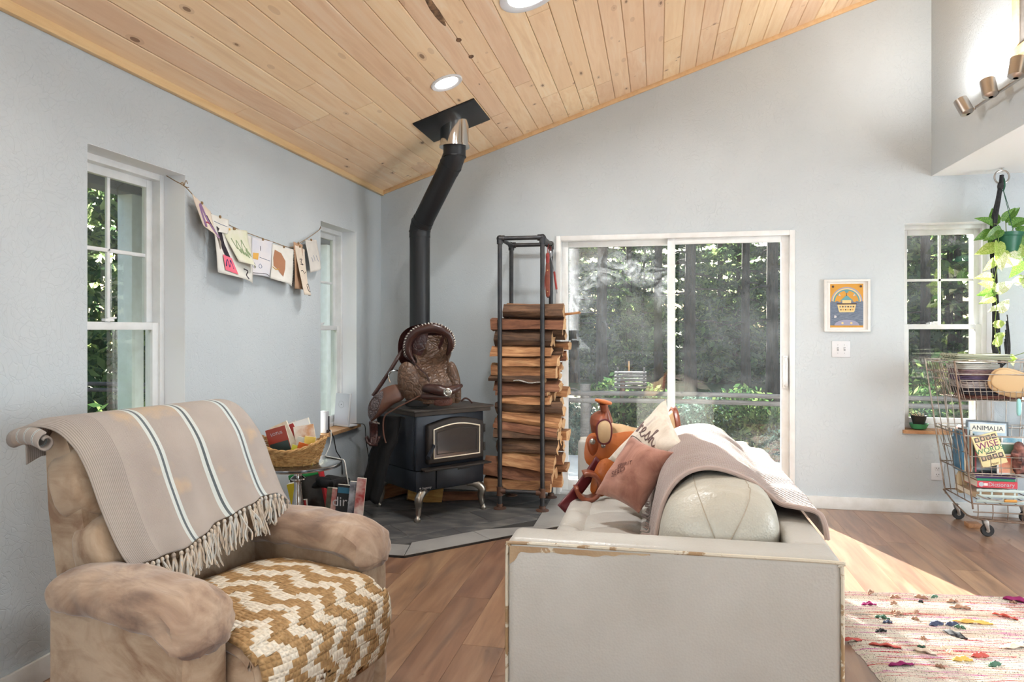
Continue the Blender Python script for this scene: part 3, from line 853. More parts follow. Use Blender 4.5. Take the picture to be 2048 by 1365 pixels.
sec('pipe_collar', [(ax.x, ax.y, 2.60), (ax.x, ax.y, 2.612), (ax.x, ax.y, 2.612), (ax.x, ax.y, 2.85)], [PR + .030, PR + .030, PR + .024, PR + .024], M_CHROME, 36)
pl = Vector((-1.384, 4.695, zc(-1.384) - .006))
MB().box((0, 0, 0), (.445, .455, .012), RY(-CA)).build('ceiling_plate', M_PIPE, sp, bevel=.002, loc=pl - o_)
# ================================================================== SOFA
def ray_pt(x, y, t):                               # a point t metres in front of the photograph's lens, used to read distances off the photo
    u, v = (x - 1024) / F_PX, (660 - y) / F_PX
    c, s = math.cos(YAW), math.sin(YAW)
    return Vector(((u * c - s) * t, (c + u * s) * t, CAM_H + v * t))
def leather_mat(name, c1, c2, wear=None, rough=.38, wr=.0, wscale=7, thr=.70, cr=.25):
    t = NT(name); t.set(rough)
    v = t.coords('Object'); n = t.noise(v, 3.5, 5); c = t.ramp(n, [(.35, c1), (.7, c2)])
    if wear is not None:
        w = t.noise(v, wscale, 7, .65, .6); c = t.mix(t.ramp(w, [(thr, (0, 0, 0)), (thr + .02, (1, 1, 1))]), c, wear)
    t.col(c)
    vo = t.new('TexVoronoi'); vo.inputs['Scale'].default_value = 130; t.link(v, vo.inputs['Vector'])
    h = t.mix(.5, vo.outputs['Distance'], t.noise(v, 16, 4, .5, 1.2)); t.bump(h, cr, .004)
    return t.m
M_LEATHER = leather_mat('ivory_leather', srgb(184, 181, 174), srgb(174, 170, 162), srgb(166, 150, 128), thr=.73, wscale=9)
M_LEATHER_WORN = leather_mat('cracked_ivory_leather', srgb(190, 186, 174), srgb(180, 174, 159), srgb(156, 126, 92), thr=.69, wscale=12, cr=.5)
M_WORN_EDGE = leather_mat('peeling_leather_edge', srgb(206, 198, 180), srgb(196, 186, 166), srgb(150, 122, 88), thr=.52, wscale=8)
M_SEAM = simple('taupe_seam', srgb(168, 156, 138), .7)
SO = Vector((.03, 3.24, 0))
sofa = tag(empty('sofa', SO), 'ivory tufted leather sofa with boxy arms and worn edges', 'sofa')
SX0, SX1, SY0, SY1, SZ = -.462, .520, 2.150, 4.330, .668
def sb(m, name, mat, **k): return m.build(name, mat, sofa, loc=-SO, **k)
def arm_box(y0, y1):
    ar = sb(MB().b2((SX0, y0, .09), (SX1, y1, SZ)), 'arm', M_LEATHER, bevel=.028, seg=4)
    ys = y0 if y0 < 3 else y1
    o = MB().tube(spline([(SX0 + .002, ys + .006, .12), (SX0 + .002, ys + .006, .35), (SX0 + .003, ys + .006, SZ - .05), (SX0 + .012, ys + .005, SZ - .022), (SX0 + .04, ys + .004, SZ - .012), (0, ys + .004, SZ - .012), (SX1 - .04, ys + .004, SZ - .012), (SX1 - .012, ys + .005, SZ - .022), (SX1 - .003, ys + .006, SZ - .05), (SX1 - .002, ys + .006, .35), (SX1 - .002, ys + .006, .12)], 6), .0055, 6).build('piping', M_WORN_EDGE, ar)
    return ar
a1 = arm_box(SY0, SY0 + .155)
arm_box(SY1 - .155, SY1)
# peeled strip just under the top edge of the near arm
def strip(u, v):
    x = lerp(SX0 + .012, -.02, u); wob = noise.noise(Vector((u * 14, 3.3, v))) * .006
    h = interp([(0, .060), (.03, .050), (.08, .018), (.35, .014), (.6, .016), (1, .004)], u)[0]
    return (x, SY0 - .0008, SZ - .020 - v * (h + wob * (v > .5)))
M_PEEL = leather_mat('bare_brown_backing', srgb(158, 130, 98), srgb(178, 156, 126), srgb(205, 196, 176), thr=.60, wscale=14)
MB().grid(strip, 60, 4).build('peeled_patch', M_PEEL, a1)
bf = sb(MB().b2((.395, SY0 + .13, .09), (SX1, SY1 - .13, SZ)), 'back_frame', M_LEATHER, bevel=.025, seg=4)
sb(MB().b2((SX0 + .025, SY0 + .14, .09), (.40, SY1 - .14, .30)), 'seat_base', M_LEATHER, bevel=.02)
for x in (SX0 + .08, SX1 - .08):
    for y in (SY0 + .08, SY1 - .08): sb(MB().lathe([(.020, 0), (.026, .09)], 12, (x, y, 0)), 'foot', M_CHROME)
# tufted seat
yA, yB, xA, xB = SY0 + .150, SY1 - .150, SX0 + .004, .40
tufts = [(-.33 + .26 * i, yA + .13 + .265 * j) for i in range(3) for j in range(7)]
def seatf(u, v):
    x, y = lerp(xA, xB, u), lerp(yA, yB, v)
    z = .428
    d = min((Vector((x - a, y - b, 0)).length) for a, b in tufts)
    z -= .034 * math.exp(-(d / .040) ** 2)
    dl = min(min(abs(x - a) for a, b in tufts), min(abs(y - b) for a, b in tufts))
    z -= .010 * math.exp(-(dl / .012) ** 2)
    z += .010 * noise.noise(Vector((x * 9, y * 9, 0))) * .5
    e = (x - xA)
    if e < .045: z -= .045 * (1 - math.sqrt(max(0, 1 - ((.045 - e) / .045) ** 2)))
    return (x, y, z)
m = MB().grid(seatf, 60, 120)
m.grid(lambda u, v: (xA, lerp(yA, yB, v), lerp(.29, .383, u)), 2, 20)
seat_o = sb(m, 'seat_cushion', M_LEATHER)
for a, b in tufts:
    if b < 3.4: MB().squad((a, b, .396), (.022, .022, .012), 1, 1, 10, 6).build('tuft_button', M_LEATHER, seat_o)
# loose back cushions
def bolster(y0, y1, seed):
    def fn(u, v):
        a = 2 * PI * u; y = lerp(y0, y1, v); e = abs(2 * v - 1)
        r = (1 - e ** 9) ** .5 if e < 1 else 0
        r = max(r, .02)
        ca, sa_ = math.cos(a), math.sin(a)
        X = .200 + .195 * r * math.copysign(abs(ca) ** .8, ca) + .03 * sa_ * r
        Z = .605 + .195 * r * math.copysign(abs(sa_) ** .75, sa_)
        w = noise.noise(Vector((ca * 2.2 + seed, sa_ * 2.2, y * 7))) * .010 + .004 * math.sin(y * 95 + 3 * ca) * max(0, sa_) * (e > .55)
        return (X + w * ca, y, Z + w * sa_)
    o = sb(MB().grid(fn, 44, 46, cu=True), 'back_cushion', M_LEATHER_WORN)
    for uu in (.20, .32):
        MB().tube([Vector(fn(uu, k / 80)) for k in range(0, 81)], .0020, 5).build('seam', M_SEAM, o)
    return o
bolster(SY0 + .165, 3.235, 1); bolster(3.235, SY1 - .16, 4)

# woven throw over the sofa back
def waffle():
    t = NT('taupe_waffle_weave'); t.set(.95); t.p.inputs['Sheen Weight'].default_value = .25
    tc = t.new('TexCoord'); sx = t.new('SeparateXYZ'); t.link(tc.outputs['UV'], sx.inputs[0])
    a = t.math('SINE', t.math('MULTIPLY', sx.outputs[0], 420)); b = t.math('SINE', t.math('MULTIPLY', sx.outputs[1], 560))
    h = t.math('MULTIPLY', a, b)
    c = t.mix(t.ramp(h, [(.0, (0, 0, 0)), (.6, (.5, .5, .5))]), srgb(172, 152, 143), srgb(128, 106, 98))
    t.col(c); t.bump(h, .9, .004); return t.m
M_WAFFLE = waffle()
BP = spline([(-.018, 0, .455), (-.004, 0, .56), (.026, 0, .69), (.092, 0, .772), (.19, 0, .800), (.30, 0, .777), (.375, 0, .732), (.42, 0, .700), (.475, 0, .692), (.525, 0, .685), (.545, 0, .655), (.552, 0, .60)], 8)
def bthrow(u, v):
    k = u * (len(BP) - 1); i = min(int(k), len(BP) - 2); q = BP[i].lerp(BP[i + 1], k - i)
    y = lerp(2.50, 3.86, v)
    y += .10 * math.sin(u * 4.0) * (1 - v) + .16 * max(0, u - .55) * (1 - v) - .10 * u * v
    f = .008 * math.sin(y * 22 + u * 5) * math.sin(u * PI) + .010 * noise.noise(Vector((u * 6, y * 6, 0)))
    fr_ = .018 * math.sin(v * 34) * max(0, .25 - u) * 4
    return (q.x - fr_ * .6, y, q.z + .022 + f * (u < .85))
bt = MB().grid(bthrow, 60, 60).build('woven_throw', M_WAFFLE, None, mods=[solid(.006, 1)])
tag(bt, 'taupe waffle weave throw draped over the sofa back', 'blanket')
hem = []
for i in range(48): hem.append(Vector(bthrow(i / 47, 0)) + Vector((0, -.003, .003)))
MB().tube(hem, .009, 8).build('hem', M_WAFFLE, bt)
rng = random.Random(9)
for j in range(26):
    p = Vector(bthrow(0, j / 26)); m = MB()
    for k in range(4):
        q = rng.uniform(-.012, .012); m.tube(spline([p, p + Vector((-.012, q, -.02)), p + Vector((-.035 + rng.uniform(-.01, .01), q * 1.5, -.019 + rng.uniform(0, .004)))], 3), .003, 5)
    m.build('fringe', M_WAFFLE, bt)

# pillows
def pillow_fn(A, B, C, Dd, th):                     # corners in order, seen from the front
    n0 = (B - A).cross(Dd - A).normalized()
    def fn(u, v, side):
        e1, e2 = 2 * u - 1, 2 * v - 1
        uu = .5 + .5 * e1 * (1 - .10 * (1 - e2 * e2)); vv = .5 + .5 * e2 * (1 - .10 * (1 - e1 * e1))
        P = A.lerp(B, uu).lerp(Dd.lerp(C, uu), vv)
        t = th * ((1 - e1 ** 2) * (1 - e2 ** 2)) ** .42
        w = noise.noise(P * 13) * .010 * min(1, t / th * 3)
        return P + n0 * side * (t + w)
    return fn
def pillow(name, fn, mat, label):
    m = MB(); m.grid(lambda u, v: fn(u, v, 1), 30, 30); m.grid(lambda u, v: fn(u, v, -1), 30, 30)
    o = m.build(name, mat, None, weld=True); tag(o, label, 'pillow'); return o
def pil_mat(name, c1, c2, c3):
    t = NT(name); t.set(.9); t.p.inputs['Sheen Weight'].default_value = .2
    v = t.coords('Object'); n = t.noise(v, 9, 6, .6, 1.0)
    t.col(t.ramp(n, [(.35, c1), (.55, c2), (.72, c3)])); t.bump(t.noise(v, 300, 2), .25, .002); return t.m
M_PILB = pil_mat('rust_velvet', srgb(140, 92, 76), srgb(166, 116, 98), srgb(186, 138, 118))
M_PILW = pil_mat('oatmeal_linen', srgb(196, 180, 162), srgb(214, 202, 186), srgb(176, 160, 150))
M_INK = simple('faded_ink', srgb(124, 104, 100), .9); M_INK2 = simple('dark_faded_ink', srgb(104, 66, 58), .9)
fb = pillow_fn(ray_pt(1190, 988, 3.28), ray_pt(1278, 1028, 3.10), ray_pt(1352, 905, 3.05), ray_pt(1262, 872, 3.34), .075)
pb = pillow('throw_pillow', fb, M_PILB, 'rust brown velvet pillow with faded print leaning on beige pillow')
fw_ = pillow_fn(ray_pt(1216, 918, 3.55), ray_pt(1290, 995, 3.32), ray_pt(1368, 893, 3.20), ray_pt(1332, 798, 3.52), .08)
pw = pillow('throw_pillow', fw_, M_PILW, 'oatmeal linen pillow with script lettering in front of saddle')
def script_on(par, fn):
    X, U = Vector((.165, .033)), Vector((-.085, .195)); O = Vector((.15, .50))
    nrm = (fn(.5, .5, 1) - fn(.5, .5, -1)).normalized()
    letters = [('r', [(0, 0), (.15, .55), (.25, .75), (.22, .35), (.30, .05), (.45, .45), (.62, .62), (.75, .50)], 0), ('e', [(0, .10), (.35, .30), (.55, .50), (.40, .62), (.18, .40), (.22, .08), (.55, .0), (.9, .25)], .85), ('s', [(0, .1), (.25, .40), (.42, .65), (.50, .40), (.58, .15), (.35, .0), (.15, .08)], 1.75), ('h', [(0, .1), (.35, .7), (.50, 1.05), (.36, 1.0), (.30, .5), (.26, .0), (.42, .40), (.62, .48), (.66, .15), (.85, .0), (1.1, .15)], 2.45), ('underline', [(-.3, -.35), (1.2, -.28), (2.6, -.42), (3.4, -.65)], 0)]
    for nm, pts, off in letters:
        q = []
        for p in spline([(a, b, 0) for a, b in pts], 6):
            w = O + X * (p.x + off) + U * p.y; q.append(fn(max(.02, min(.98, w.x)), max(.02, min(.98, w.y)), 1) + nrm * .0012)
        MB().tube(q, .0034 if nm != 'underline' else .002, 5).build('script_letter', M_INK, par)
def on_pillow(fn, uc, vc, ang, sc):
    ca, sa_ = math.cos(ang), math.sin(ang)
    def f(co):
        u = uc + (co.x * ca - co.y * sa_) * sc; v = vc + (co.x * sa_ + co.y * ca) * sc
        return fn(max(.02, min(.98, u)), max(.02, min(.98, v)), 1) + (fn(.5, .5, 1) - fn(.5, .5, -1)).normalized() * .0025
    return f
def pil_text(txt, size, mat, nm, par, fn, uc, vc, ang, sc=1, shear=0):
    text_mesh(txt, size, mat, nm, par, None, 0, shear, bend=on_pillow(fn, uc, vc, ang, sc))
script_on(pw, fw_)
pil_text('SPIRIT', .11, M_INK2, 'lettering', pb, fb, .42, .52, .55); pil_text('SEED', .14, M_INK2, 'lettering', pb, fb, .36, .38, .55)

# ================================================================== SADDLE ON THE SOFA
def tooled(name, c1, c2, c3, sc=38, rough=.38, bmp=.8, carve=True):
    t = NT(name); t.set(rough); v = t.coords('Object')
    n = t.noise(v, 6, 5); 
    if carve:
        w = t.new('TexVoronoi', feature='DISTANCE_TO_EDGE'); w.inputs['Scale'].default_value = sc * .55; a_ = t.new('VectorMath', operation='ADD'); dn = t.new('TexNoise'); dn.inputs['Scale'].default_value = sc * .3; t.link(v, dn.inputs['Vector']); sc2 = t.new('VectorMath', operation='SCALE'); sc2.inputs['Scale'].default_value = .12; t.link(dn.outputs['Color'], sc2.inputs[0]); t.link(v, a_.inputs[0]); t.link(sc2.outputs[0], a_.inputs[1]); t.link(a_.outputs[0], w.inputs['Vector']); hgt = t.ramp(w.outputs['Distance'], [(0, (0, 0, 0)), (.25, (1, 1, 1))])
    else: hgt = t.noise(v, sc, 4)
    c = t.ramp(n, [(.35, c1), (.7, c2)]); c = t.mix(t.ramp(hgt, [(.0, (.6, .6, .6)), (.35, (0, 0, 0))]), c, c3); t.col(c)
    t.bump(hgt, bmp, .003); return t.m
M_ORANGE = tooled('orange_saddle_leather', srgb(176, 92, 40), srgb(196, 112, 54), srgb(120, 56, 24), 60, .35, .3, False)
M_ORANGE_D = tooled('dark_orange_leather', srgb(134, 62, 30), srgb(156, 78, 38), srgb(84, 38, 20), 60, .3, .3, False)
M_RUST = tooled('red_brown_leather', srgb(122, 62, 42), srgb(146, 80, 54), srgb(86, 40, 28), 50, .3, .3, False)
M_MAROON = simple('oxblood_strap', srgb(88, 28, 34), .4, c2=srgb(104, 38, 42), scale=9)
M_TANSUEDE = simple('tan_suede', srgb(186, 152, 112), .9, c2=srgb(204, 174, 136), scale=9)
M_SILVER = simple('silver_concho', srgb(205, 203, 196), .3, .9, c2=srgb(130, 126, 118), scale=90)
M_ROUGHOUT = simple('weave_leather', srgb(186, 104, 42), .4, c2=srgb(158, 80, 30), scale=10, bump=.7, bscale=90)
K2 = 3.85 / F_PX
s2o = ray_pt(1200, 900, 3.85)
s2 = tag(empty('saddle', (s2o.x, s2o.y, .43), YAW), 'orange brown leather saddle with horn lying on the sofa', 'saddle')
zb = s2o.z - .43
def q2(x, y, d=0.0): return Vector(((x - 1200) * K2, d, (900 - y) * K2 + zb))
def loft(rows, n=28, closed_ends=True):             # rows: (centre point, half width x, half depth y); horizontal ellipse sections
    m = MB()
    def fn(u, v):
        k = v * (len(rows) - 1); i = min(int(k), len(rows) - 2); t = k - i; t = t * t * (3 - 2 * t)
        c = rows[i][0].lerp(rows[i + 1][0], t); a = lerp(rows[i][1], rows[i + 1][1], t); b = lerp(rows[i][2], rows[i + 1][2], t)
        return c + Vector((a * math.cos(2 * PI * u), b * math.sin(2 * PI * u), 0))
    m.grid(fn, n, 5 * (len(rows) - 1), cu=True)
    m.add([fn(i / n, 0) for i in range(n)], [tuple(range(n))]); m.add([fn(i / n, 1) for i in range(n)], [tuple(range(n))])
    return m
def slab(poly, d0, d1, bulge=0, sub=1):             # outline given in the plane of the photo, real thickness in depth
    pts = spline([(p[0], 0, p[1]) for p in poly], 4, True)
    vs = [q2(p.x, p.z, d0) for p in pts] + [q2(p.x, p.z, d1) for p in pts]
    return pts
def plate(qf, poly, d0, th, bulge=.02, nr=6, smooth=4, wav=None):
    pts = spline([(p[0], 0, p[1]) for p in poly], smooth, True); n = len(pts)
    cx = sum(p.x for p in pts) / n; cy = sum(p.z for p in pts) / n
    m = MB(); vs = []; fs = []
    for face in (0, 1):
        o = len(vs)
        for r in range(nr + 1):
            s_ = r / nr
            for p in pts:
                x, y = cx + (p.x - cx) * s_, cy + (p.z - cy) * s_
                dd = d0 - bulge * (1 - s_ ** 2.2) + (wav(x, y) if wav else 0)
                edge = th * (1 - .55 * s_ ** 8) * .5
                vs.append(qf(x, y, dd + (edge if face else -edge)))
        for r in range(nr):
            for k in range(n):
                k2 = (k + 1) % n
                fs.append((o + r * n + k, o + r * n + k2, o + (r + 1) * n + k2, o + (r + 1) * n + k))
    o1 = nr * n; o2 = (nr + 1) * n + nr * n
    for k in range(n): fs.append((o1 + k, o1 + (k + 1) % n, o2 + (k + 1) % n, o2 + k))
    m.add(vs, fs); return m
# tree: seat saddle shape
m = MB()
def seat2(u, v):
    x = lerp(1212, 1356, u); a = lerp(-1, 1, v)
    yc = interp([(0, 846), (.2, 853), (.5, 862), (.75, 852), (.92, 832), (1, 822)], u)[0]
    wd = interp([(0, .07), (.3, .12), (.7, .17), (1, .14)], u)[0]
    p = q2(x, yc, 0); return p + Vector((0, .10 + a * wd, -.10 * a * a * (.5 + u)))
m.grid(seat2, 24, 16); s_o = m.build('seat', M_TANSUEDE, s2, mods=[solid(.022, -1)])
MB().tube(spline([seat2(1, v / 10) for v in range(11)], 4), .016, 8).build('cantle_rim', M_RUST, s2)
plate(q2, [(1172, 925), (1170, 885), (1182, 866), (1215, 868), (1260, 862), (1310, 868), (1345, 885), (1340, 935), (1280, 950), (1215, 945)], -.02, .014, .022).build('skirt', M_ORANGE, s2)
plate(q2, [(1176, 900), (1173, 884), (1180, 872), (1190, 872), (1196, 884), (1193, 900), (1184, 910)], -.035, .012, .006).build('front_jockey', M_ORANGE_D, s2)
loft([(q2(1204, 884, .06), .036, .10), (q2(1202, 868, .06), .044, .13), (q2(1200, 850, .06), .046, .15), (q2(1201, 838, .06), .044, .14), (q2(1204, 830, .05), .034, .10), (q2(1209, 824, .04), .022, .05)]).build('fork', M_RUST, s2)
plate(q2, [(1190, 852), (1195, 840), (1207, 836), (1216, 843), (1218, 862), (1214, 878), (1203, 883), (1193, 876)], -.085, .018, .012).build('swell_cover', M_TANSUEDE, s2)
MB().tube([q2(p.x, p.z, -.088) for p in spline([(1190, 0, 852), (1195, 0, 840), (1207, 0, 836), (1216, 0, 843), (1218, 0, 862), (1214, 0, 878), (1203, 0, 883), (1193, 0, 876)], 4, True)], .006, 6, closed=True).build('swell_welt', M_MAROON, s2)
hn = MB().tube([q2(1214, 846, .03), q2(1212, 830, .02), q2(1209, 816, .01), q2(1207, 807, .0)], [.038, .028, .022, .024], 14)
hn.build('horn', M_RUST, s2)
MB().squad(q2(1207, 804, 0), (.098, .088, .024), .7, 1, 20, 8, rot=RY(.22)).build('horn_cap', M_ORANGE, s2)
for x, y, d, r in ((1183, 881, -.050, .016), (1204, 889, -.052, .013)):
    MB().lathe([(r, 0), (r * .8, .005), (r * .3, .008), (.001, .008)], 18, q2(x, y, d), RX(PI / 2)).build('concho', M_SILVER, s2)
plate(q2, [(1176, 972), (1186, 930), (1200, 912), (1222, 914), (1228, 950), (1214, 975), (1195, 984)], -.11, .012, .020).build('fender', M_ROUGHOUT, s2)
m = MB(); P1, P2 = q2(1118, 1000, -.20), q2(1196, 916, -.07)
dirx = (P2 - P1).normalized(); sd = dirx.cross(Vector((0, 1, .25))).normalized() * .030
def strapf(u, v): p = P1.lerp(P2, v) + sd * (2 * u - 1); return p + Vector((0, .02 * math.sin(v * PI), -.02 * math.sin(v * PI)))
MB().grid(strapf, 4, 16).build('stirrup_leather', M_MAROON, s2, mods=[solid(.008, 0)])
ring = spline([q2(1150, 940, -.13), q2(1168, 932, -.15), q2(1186, 938, -.15), q2(1184, 950, -.14), q2(1164, 946, -.13), q2(1156, 962, -.13), q2(1164, 978, -.14), q2(1182, 980, -.15), q2(1180, 988, -.15), q2(1160, 988, -.14), q2(1147, 972, -.13), q2(1145, 952, -.13)], 4, True)
def stir(u, v):
    a = .25 + v * 1.62 * PI
    c = q2(1170, 961, -.14); r1, r2_ = .062, .068
    p = c + Vector((-math.cos(a + .9) * r1, 0, math.sin(a + .9) * r2_))
    return p + Vector((0, (u - .5) * .09, 0))
MB().grid(stir, 4, 36).build('stirrup', M_RUST, s2, mods=[solid(.022, 0)])
# ================================================================== FIREWOOD RACK AND LOGS
M_STEELPIPE = simple('black_iron_pipe', srgb(50, 52, 56), .45, .6, c2=srgb(72, 70, 70), scale=14)
M_RUSTY = simple('rusty_fitting', srgb(84, 66, 58), .6, .4, c2=srgb(112, 74, 54), scale=22)
RX0, RX1, RY0, RY1, RTOP = -1.122, -.808, 5.015, 5.43, 1.985
rk = tag(empty('firewood_rack', ((RX0 + RX1) / 2, (RY0 + RY1) / 2, HZ)), 'tall black iron pipe rack holding stacked firewood', 'rack')
ro = Vector(rk.location)
def rb(m, n, mat, **k): return m.build(n, mat, rk, loc=-ro, **k)
PRR = .0165
for x in (RX0, RX1):
    for y in (RY0, RY1):
        rb(MB().cyl((x, y, HZ + .01), (x, y, RTOP), PRR, 16), 'post', M_STEELPIPE)
        fl = rb(MB().lathe([(.048, 0), (.048, .006), (.040, .010), (.024, .014), (.023, .035), (.019, .036)], 20, (x, y, HZ)), 'floor_flange', M_RUSTY)
        m = MB().cyl((x, y, .115), (x, y, .175), .0225, 16); m.cyl((x, y, .112), (x, y, .120), .025, 16); m.cyl((x, y, .170), (x, y, .178), .025, 16)
        sx, sy = (1 if x < -1 else -1), (1 if y < 5.2 else -1)
        m.cyl((x, y, .145), (x + sx * .045, y, .145), .022, 14)
        rb(m, 'pipe_tee', M_RUSTY)
        m = MB().squad((x, y, RTOP), (.05, .05, .05), 1, 1, 14, 10); m.cyl((x, y, RTOP), (x + sx * .035, y, RTOP), .023, 14); m.cyl((x, y, RTOP), (x, y + sy * .035, RTOP), .023, 14); m.cyl((x, y, RTOP), (x, y, RTOP - .04), .023, 14)
        rb(m, 'corner_fitting', M_STEELPIPE)
for z, nm in ((RTOP, 'top_rail'), (.145, 'bottom_rail')):
    for y in (RY0, RY1): rb(MB().cyl((RX0, y, z), (RX1, y, z), .0155, 14), nm, M_STEELPIPE)
    if z > 1:
        for x in (RX0, RX1): rb(MB().cyl((x, RY0, z), (x, RY1, z), .0155, 14), nm, M_STEELPIPE)
def log_mat(name, c1, c2, c3, rough=.85, bs=1.0):
    t = NT(name); t.set(rough); v = t.coords('Object', (3, 26, 26), True); n = t.noise(v, 1.0, 7, .65, 1.0)
    n2 = t.noise(t.coords('Object', (5, 12, 12), True), 1.0, 4)
    c = t.ramp(n, [(.28, c1), (.5, c2), (.7, c3)]); c = t.mix(t.ramp(n2, [(.5, (0, 0, 0)), (.72, (.7, .7, .7))]), c, c1)
    oi = t.new('ObjectInfo'); hv = t.new('HueSaturation'); t.link(t.math('ADD', t.math('MULTIPLY', oi.outputs['Random'], .35), .82), hv.inputs['Value']); t.link(c, hv.inputs['Color']); t.col(hv.outputs[0])
    t.bump(n, .9 * bs, .008); return t.m
M_SPLIT = log_mat('split_fir', srgb(104, 66, 42), srgb(162, 114, 76), srgb(196, 152, 108))
M_SPLITR = log_mat('red_split_fir', srgb(84, 50, 36), srgb(130, 86, 62), srgb(164, 116, 86))
M_BARK = log_mat('dark_bark', srgb(50, 36, 28), srgb(96, 70, 52), srgb(132, 100, 74), bs=1.4)
M_CUT = log_mat('cut_end', srgb(160, 118, 80), srgb(196, 156, 112), srgb(212, 178, 136), bs=.5)
LM = {'s': M_SPLIT, 'r': M_SPLITR, 'b': M_BARK}
rl = random.Random(21)
def make_log(kind, ln, h, w, shape, sag=0):
    nseg = 7
    if shape == 'round': sec_ = [(math.cos(a * PI / 5), math.sin(a * PI / 5)) for a in range(10)]
    elif shape == 'wedge': sec_ = [(-1, -.9), (.9, -1), (1, -.3), (.55, .45), (-.1, .95), (-.7, .5), (-1, -.2)]
    else: sec_ = [(-1, -.8), (-.2, -1), (.95, -.85), (1, .2), (.75, .9), (-.1, 1), (-.9, .75)]
    n = len(sec_); rad = [[1 + rl.uniform(-.20, .16) for _ in range(n)] for _ in range(3)]
    m = MB(); vs = []
    for i in range(nseg + 1):
        t = i / nseg; x = (t - .5) * ln
        for k, (a, b) in enumerate(sec_):
            q = t * 2; j = int(min(q, 1.999)); rr = lerp(rad[j][k], rad[j + 1 if j < 2 else 2][k], q - j)
            jit = rl.uniform(-.05, .05)
            vs.append((x + (rl.uniform(-.008, .008) if i in (0, nseg) else 0), a * w / 2 * (rr + jit), b * h / 2 * (rr + jit)))
    fs = []
    for i in range(nseg):
        for k in range(n): fs.append((i * n + k, i * n + (k + 1) % n, (i + 1) * n + (k + 1) % n, (i + 1) * n + k))
    m.add(vs, fs); body = m
    ends = [tuple(reversed(range(n))), tuple(nseg * n + k for k in range(n))]
    m.add(vs, ends)
    return m
def place_log(label, kind, x0, x1, z0, z1, y, w, shape='wedge', tilt=0, yaw=0, roll=0, grp='firewood in the pipe rack'):
    m = make_log(kind, x1 - x0, z1 - z0, w, shape)
    nb = len(m.f) - 2
    o = m.build('firewood_log', LM[kind], None, ang=35, loc=((x0 + x1) / 2, y, (z0 + z1) / 2), rot=(roll, tilt, yaw))
    o.data.materials.append(M_CUT)
    for i, p in enumerate(o.data.polygons):
        if abs(p.normal.x) > .8 and p.area > .0008: p.material_index = 1
    tag(o, label, 'log', grp); return o
def zy(y): return 1.519 - (y - 605) * .003615
def lx(zx, Y=5.05):                                  # photo column of the rack crop -> metres
    u = ((940 + zx * .447) - 1024) / F_PX; c, s = math.cos(YAW), math.sin(YAW)
    return (u * c - s) / (c + u * s) * Y
FRONT = [ # zx0, zx1, zy0, zy1, kind, shape, tilt, label
 (146, 415, 375, 440, 'b', 'round', 0, 'thick round bark log on top of the rack stack'),
 (95, 420, 440, 495, 'r', 'block', 0, 'long reddish log second from top jutting out left'),
 (108, 362, 497, 572, 'b', 'round', .02, 'gnarled dark bark log third from top of the rack'),
 (95, 360, 566, 606, 's', 'wedge', 0, 'thin orange split log fourth from top of the rack'),
 (140, 392, 610, 655, 's', 'block', .01, 'square edged orange split log fifth from top of the rack'),
 (92, 380, 650, 712, 's', 'block', .03, 'pale tan split log sixth from top of the rack'),
 (86, 330, 690, 735, 'b', 'wedge', .02, 'thin dark log squeezed beneath the pale tan split log'),
 (105, 398, 728, 772, 'r', 'wedge', 0, 'brown split log just below the paper scrap in the rack'),
 (118, 345, 765, 792, 'r', 'wedge', 0, 'thin brown split log in the middle of the rack'),
 (145, 358, 782, 822, 's', 'wedge', 0, 'short tan split log in the middle of the rack'),
 (112, 412, 818, 878, 'b', 'round', 0, 'smooth brown round log below the short tan split log'),
 (135, 400, 866, 918, 's', 'wedge', .09, 'tilted pale tan log in the lower half of the rack'),
 (108, 395, 905, 955, 'r', 'wedge', .11, 'tilted dark split log under the tilted pale tan log'),
 (105, 395, 946, 992, 'b', 'block', .02, 'flat dark bark log in the lower half of the rack'),
 (120, 390, 990, 1050, 'b', 'round', .02, 'stout dark bark log fourth from bottom of the rack'),
 (130, 375, 1048, 1112, 's', 'wedge', .13, 'thin sloping tan log third from bottom of the rack'),
 (62, 368, 1080, 1165, 'r', 'wedge', .13, 'reddish log sloping out to the left towards the stove'),
 (66, 358, 1160, 1232, 's', 'block', 0, 'broad tan split log at the bottom of the rack'),
]
for zx0, zx1, a, b, kind, shape, tilt, lab in FRONT:
    z1, z0 = zy(440 + a * .447), zy(440 + b * .447)
    place_log(lab, kind, lx(zx0), lx(zx1), z0, z1, 5.105 + rl.uniform(-.012, .012), .15, shape, tilt, rl.uniform(-.03, .03), rl.uniform(-.2, .2))
ORD = ['first', 'second', 'third', 'fourth', 'fifth', 'sixth', 'seventh', 'eighth', 'ninth', 'tenth', 'eleventh', 'twelfth', 'thirteenth', 'fourteenth', 'fifteenth', 'sixteenth', 'seventeenth', 'eighteenth']
BACK = [(375, 440, 'b'), (442, 490, 'r'), (490, 545, 'b'), (545, 590, 's'), (592, 640, 'r'), (642, 690, 's'), (690, 726, 'b'), (728, 758, 's'), (758, 805, 's'), (808, 850, 'b'), (850, 905, 's'), (905, 960, 's'), (956, 1010, 's'), (1010, 1062, 'b'), (1064, 1125, 'r'), (1118, 1160, 's'), (1160, 1225, 's')]
for i, (a, b, kind) in enumerate(BACK):
    z1, z0 = zy(440 + a * .447), zy(440 + b * .447)
    x1 = -.675 + rl.uniform(-.045, .03)
    place_log('%s log, %s from top of the rear row in the rack' % ({'b': 'dark bark', 'r': 'reddish split', 's': 'tan split'}[kind], ORD[i]), kind, x1 - .45, x1, z0 + .003, z1 - .003, 5.335 + rl.uniform(-.02, .02), .17, rl.choice(['wedge', 'block', 'round']), rl.uniform(-.02, .02), rl.uniform(-.03, .03), rl.uniform(-.2, .2))
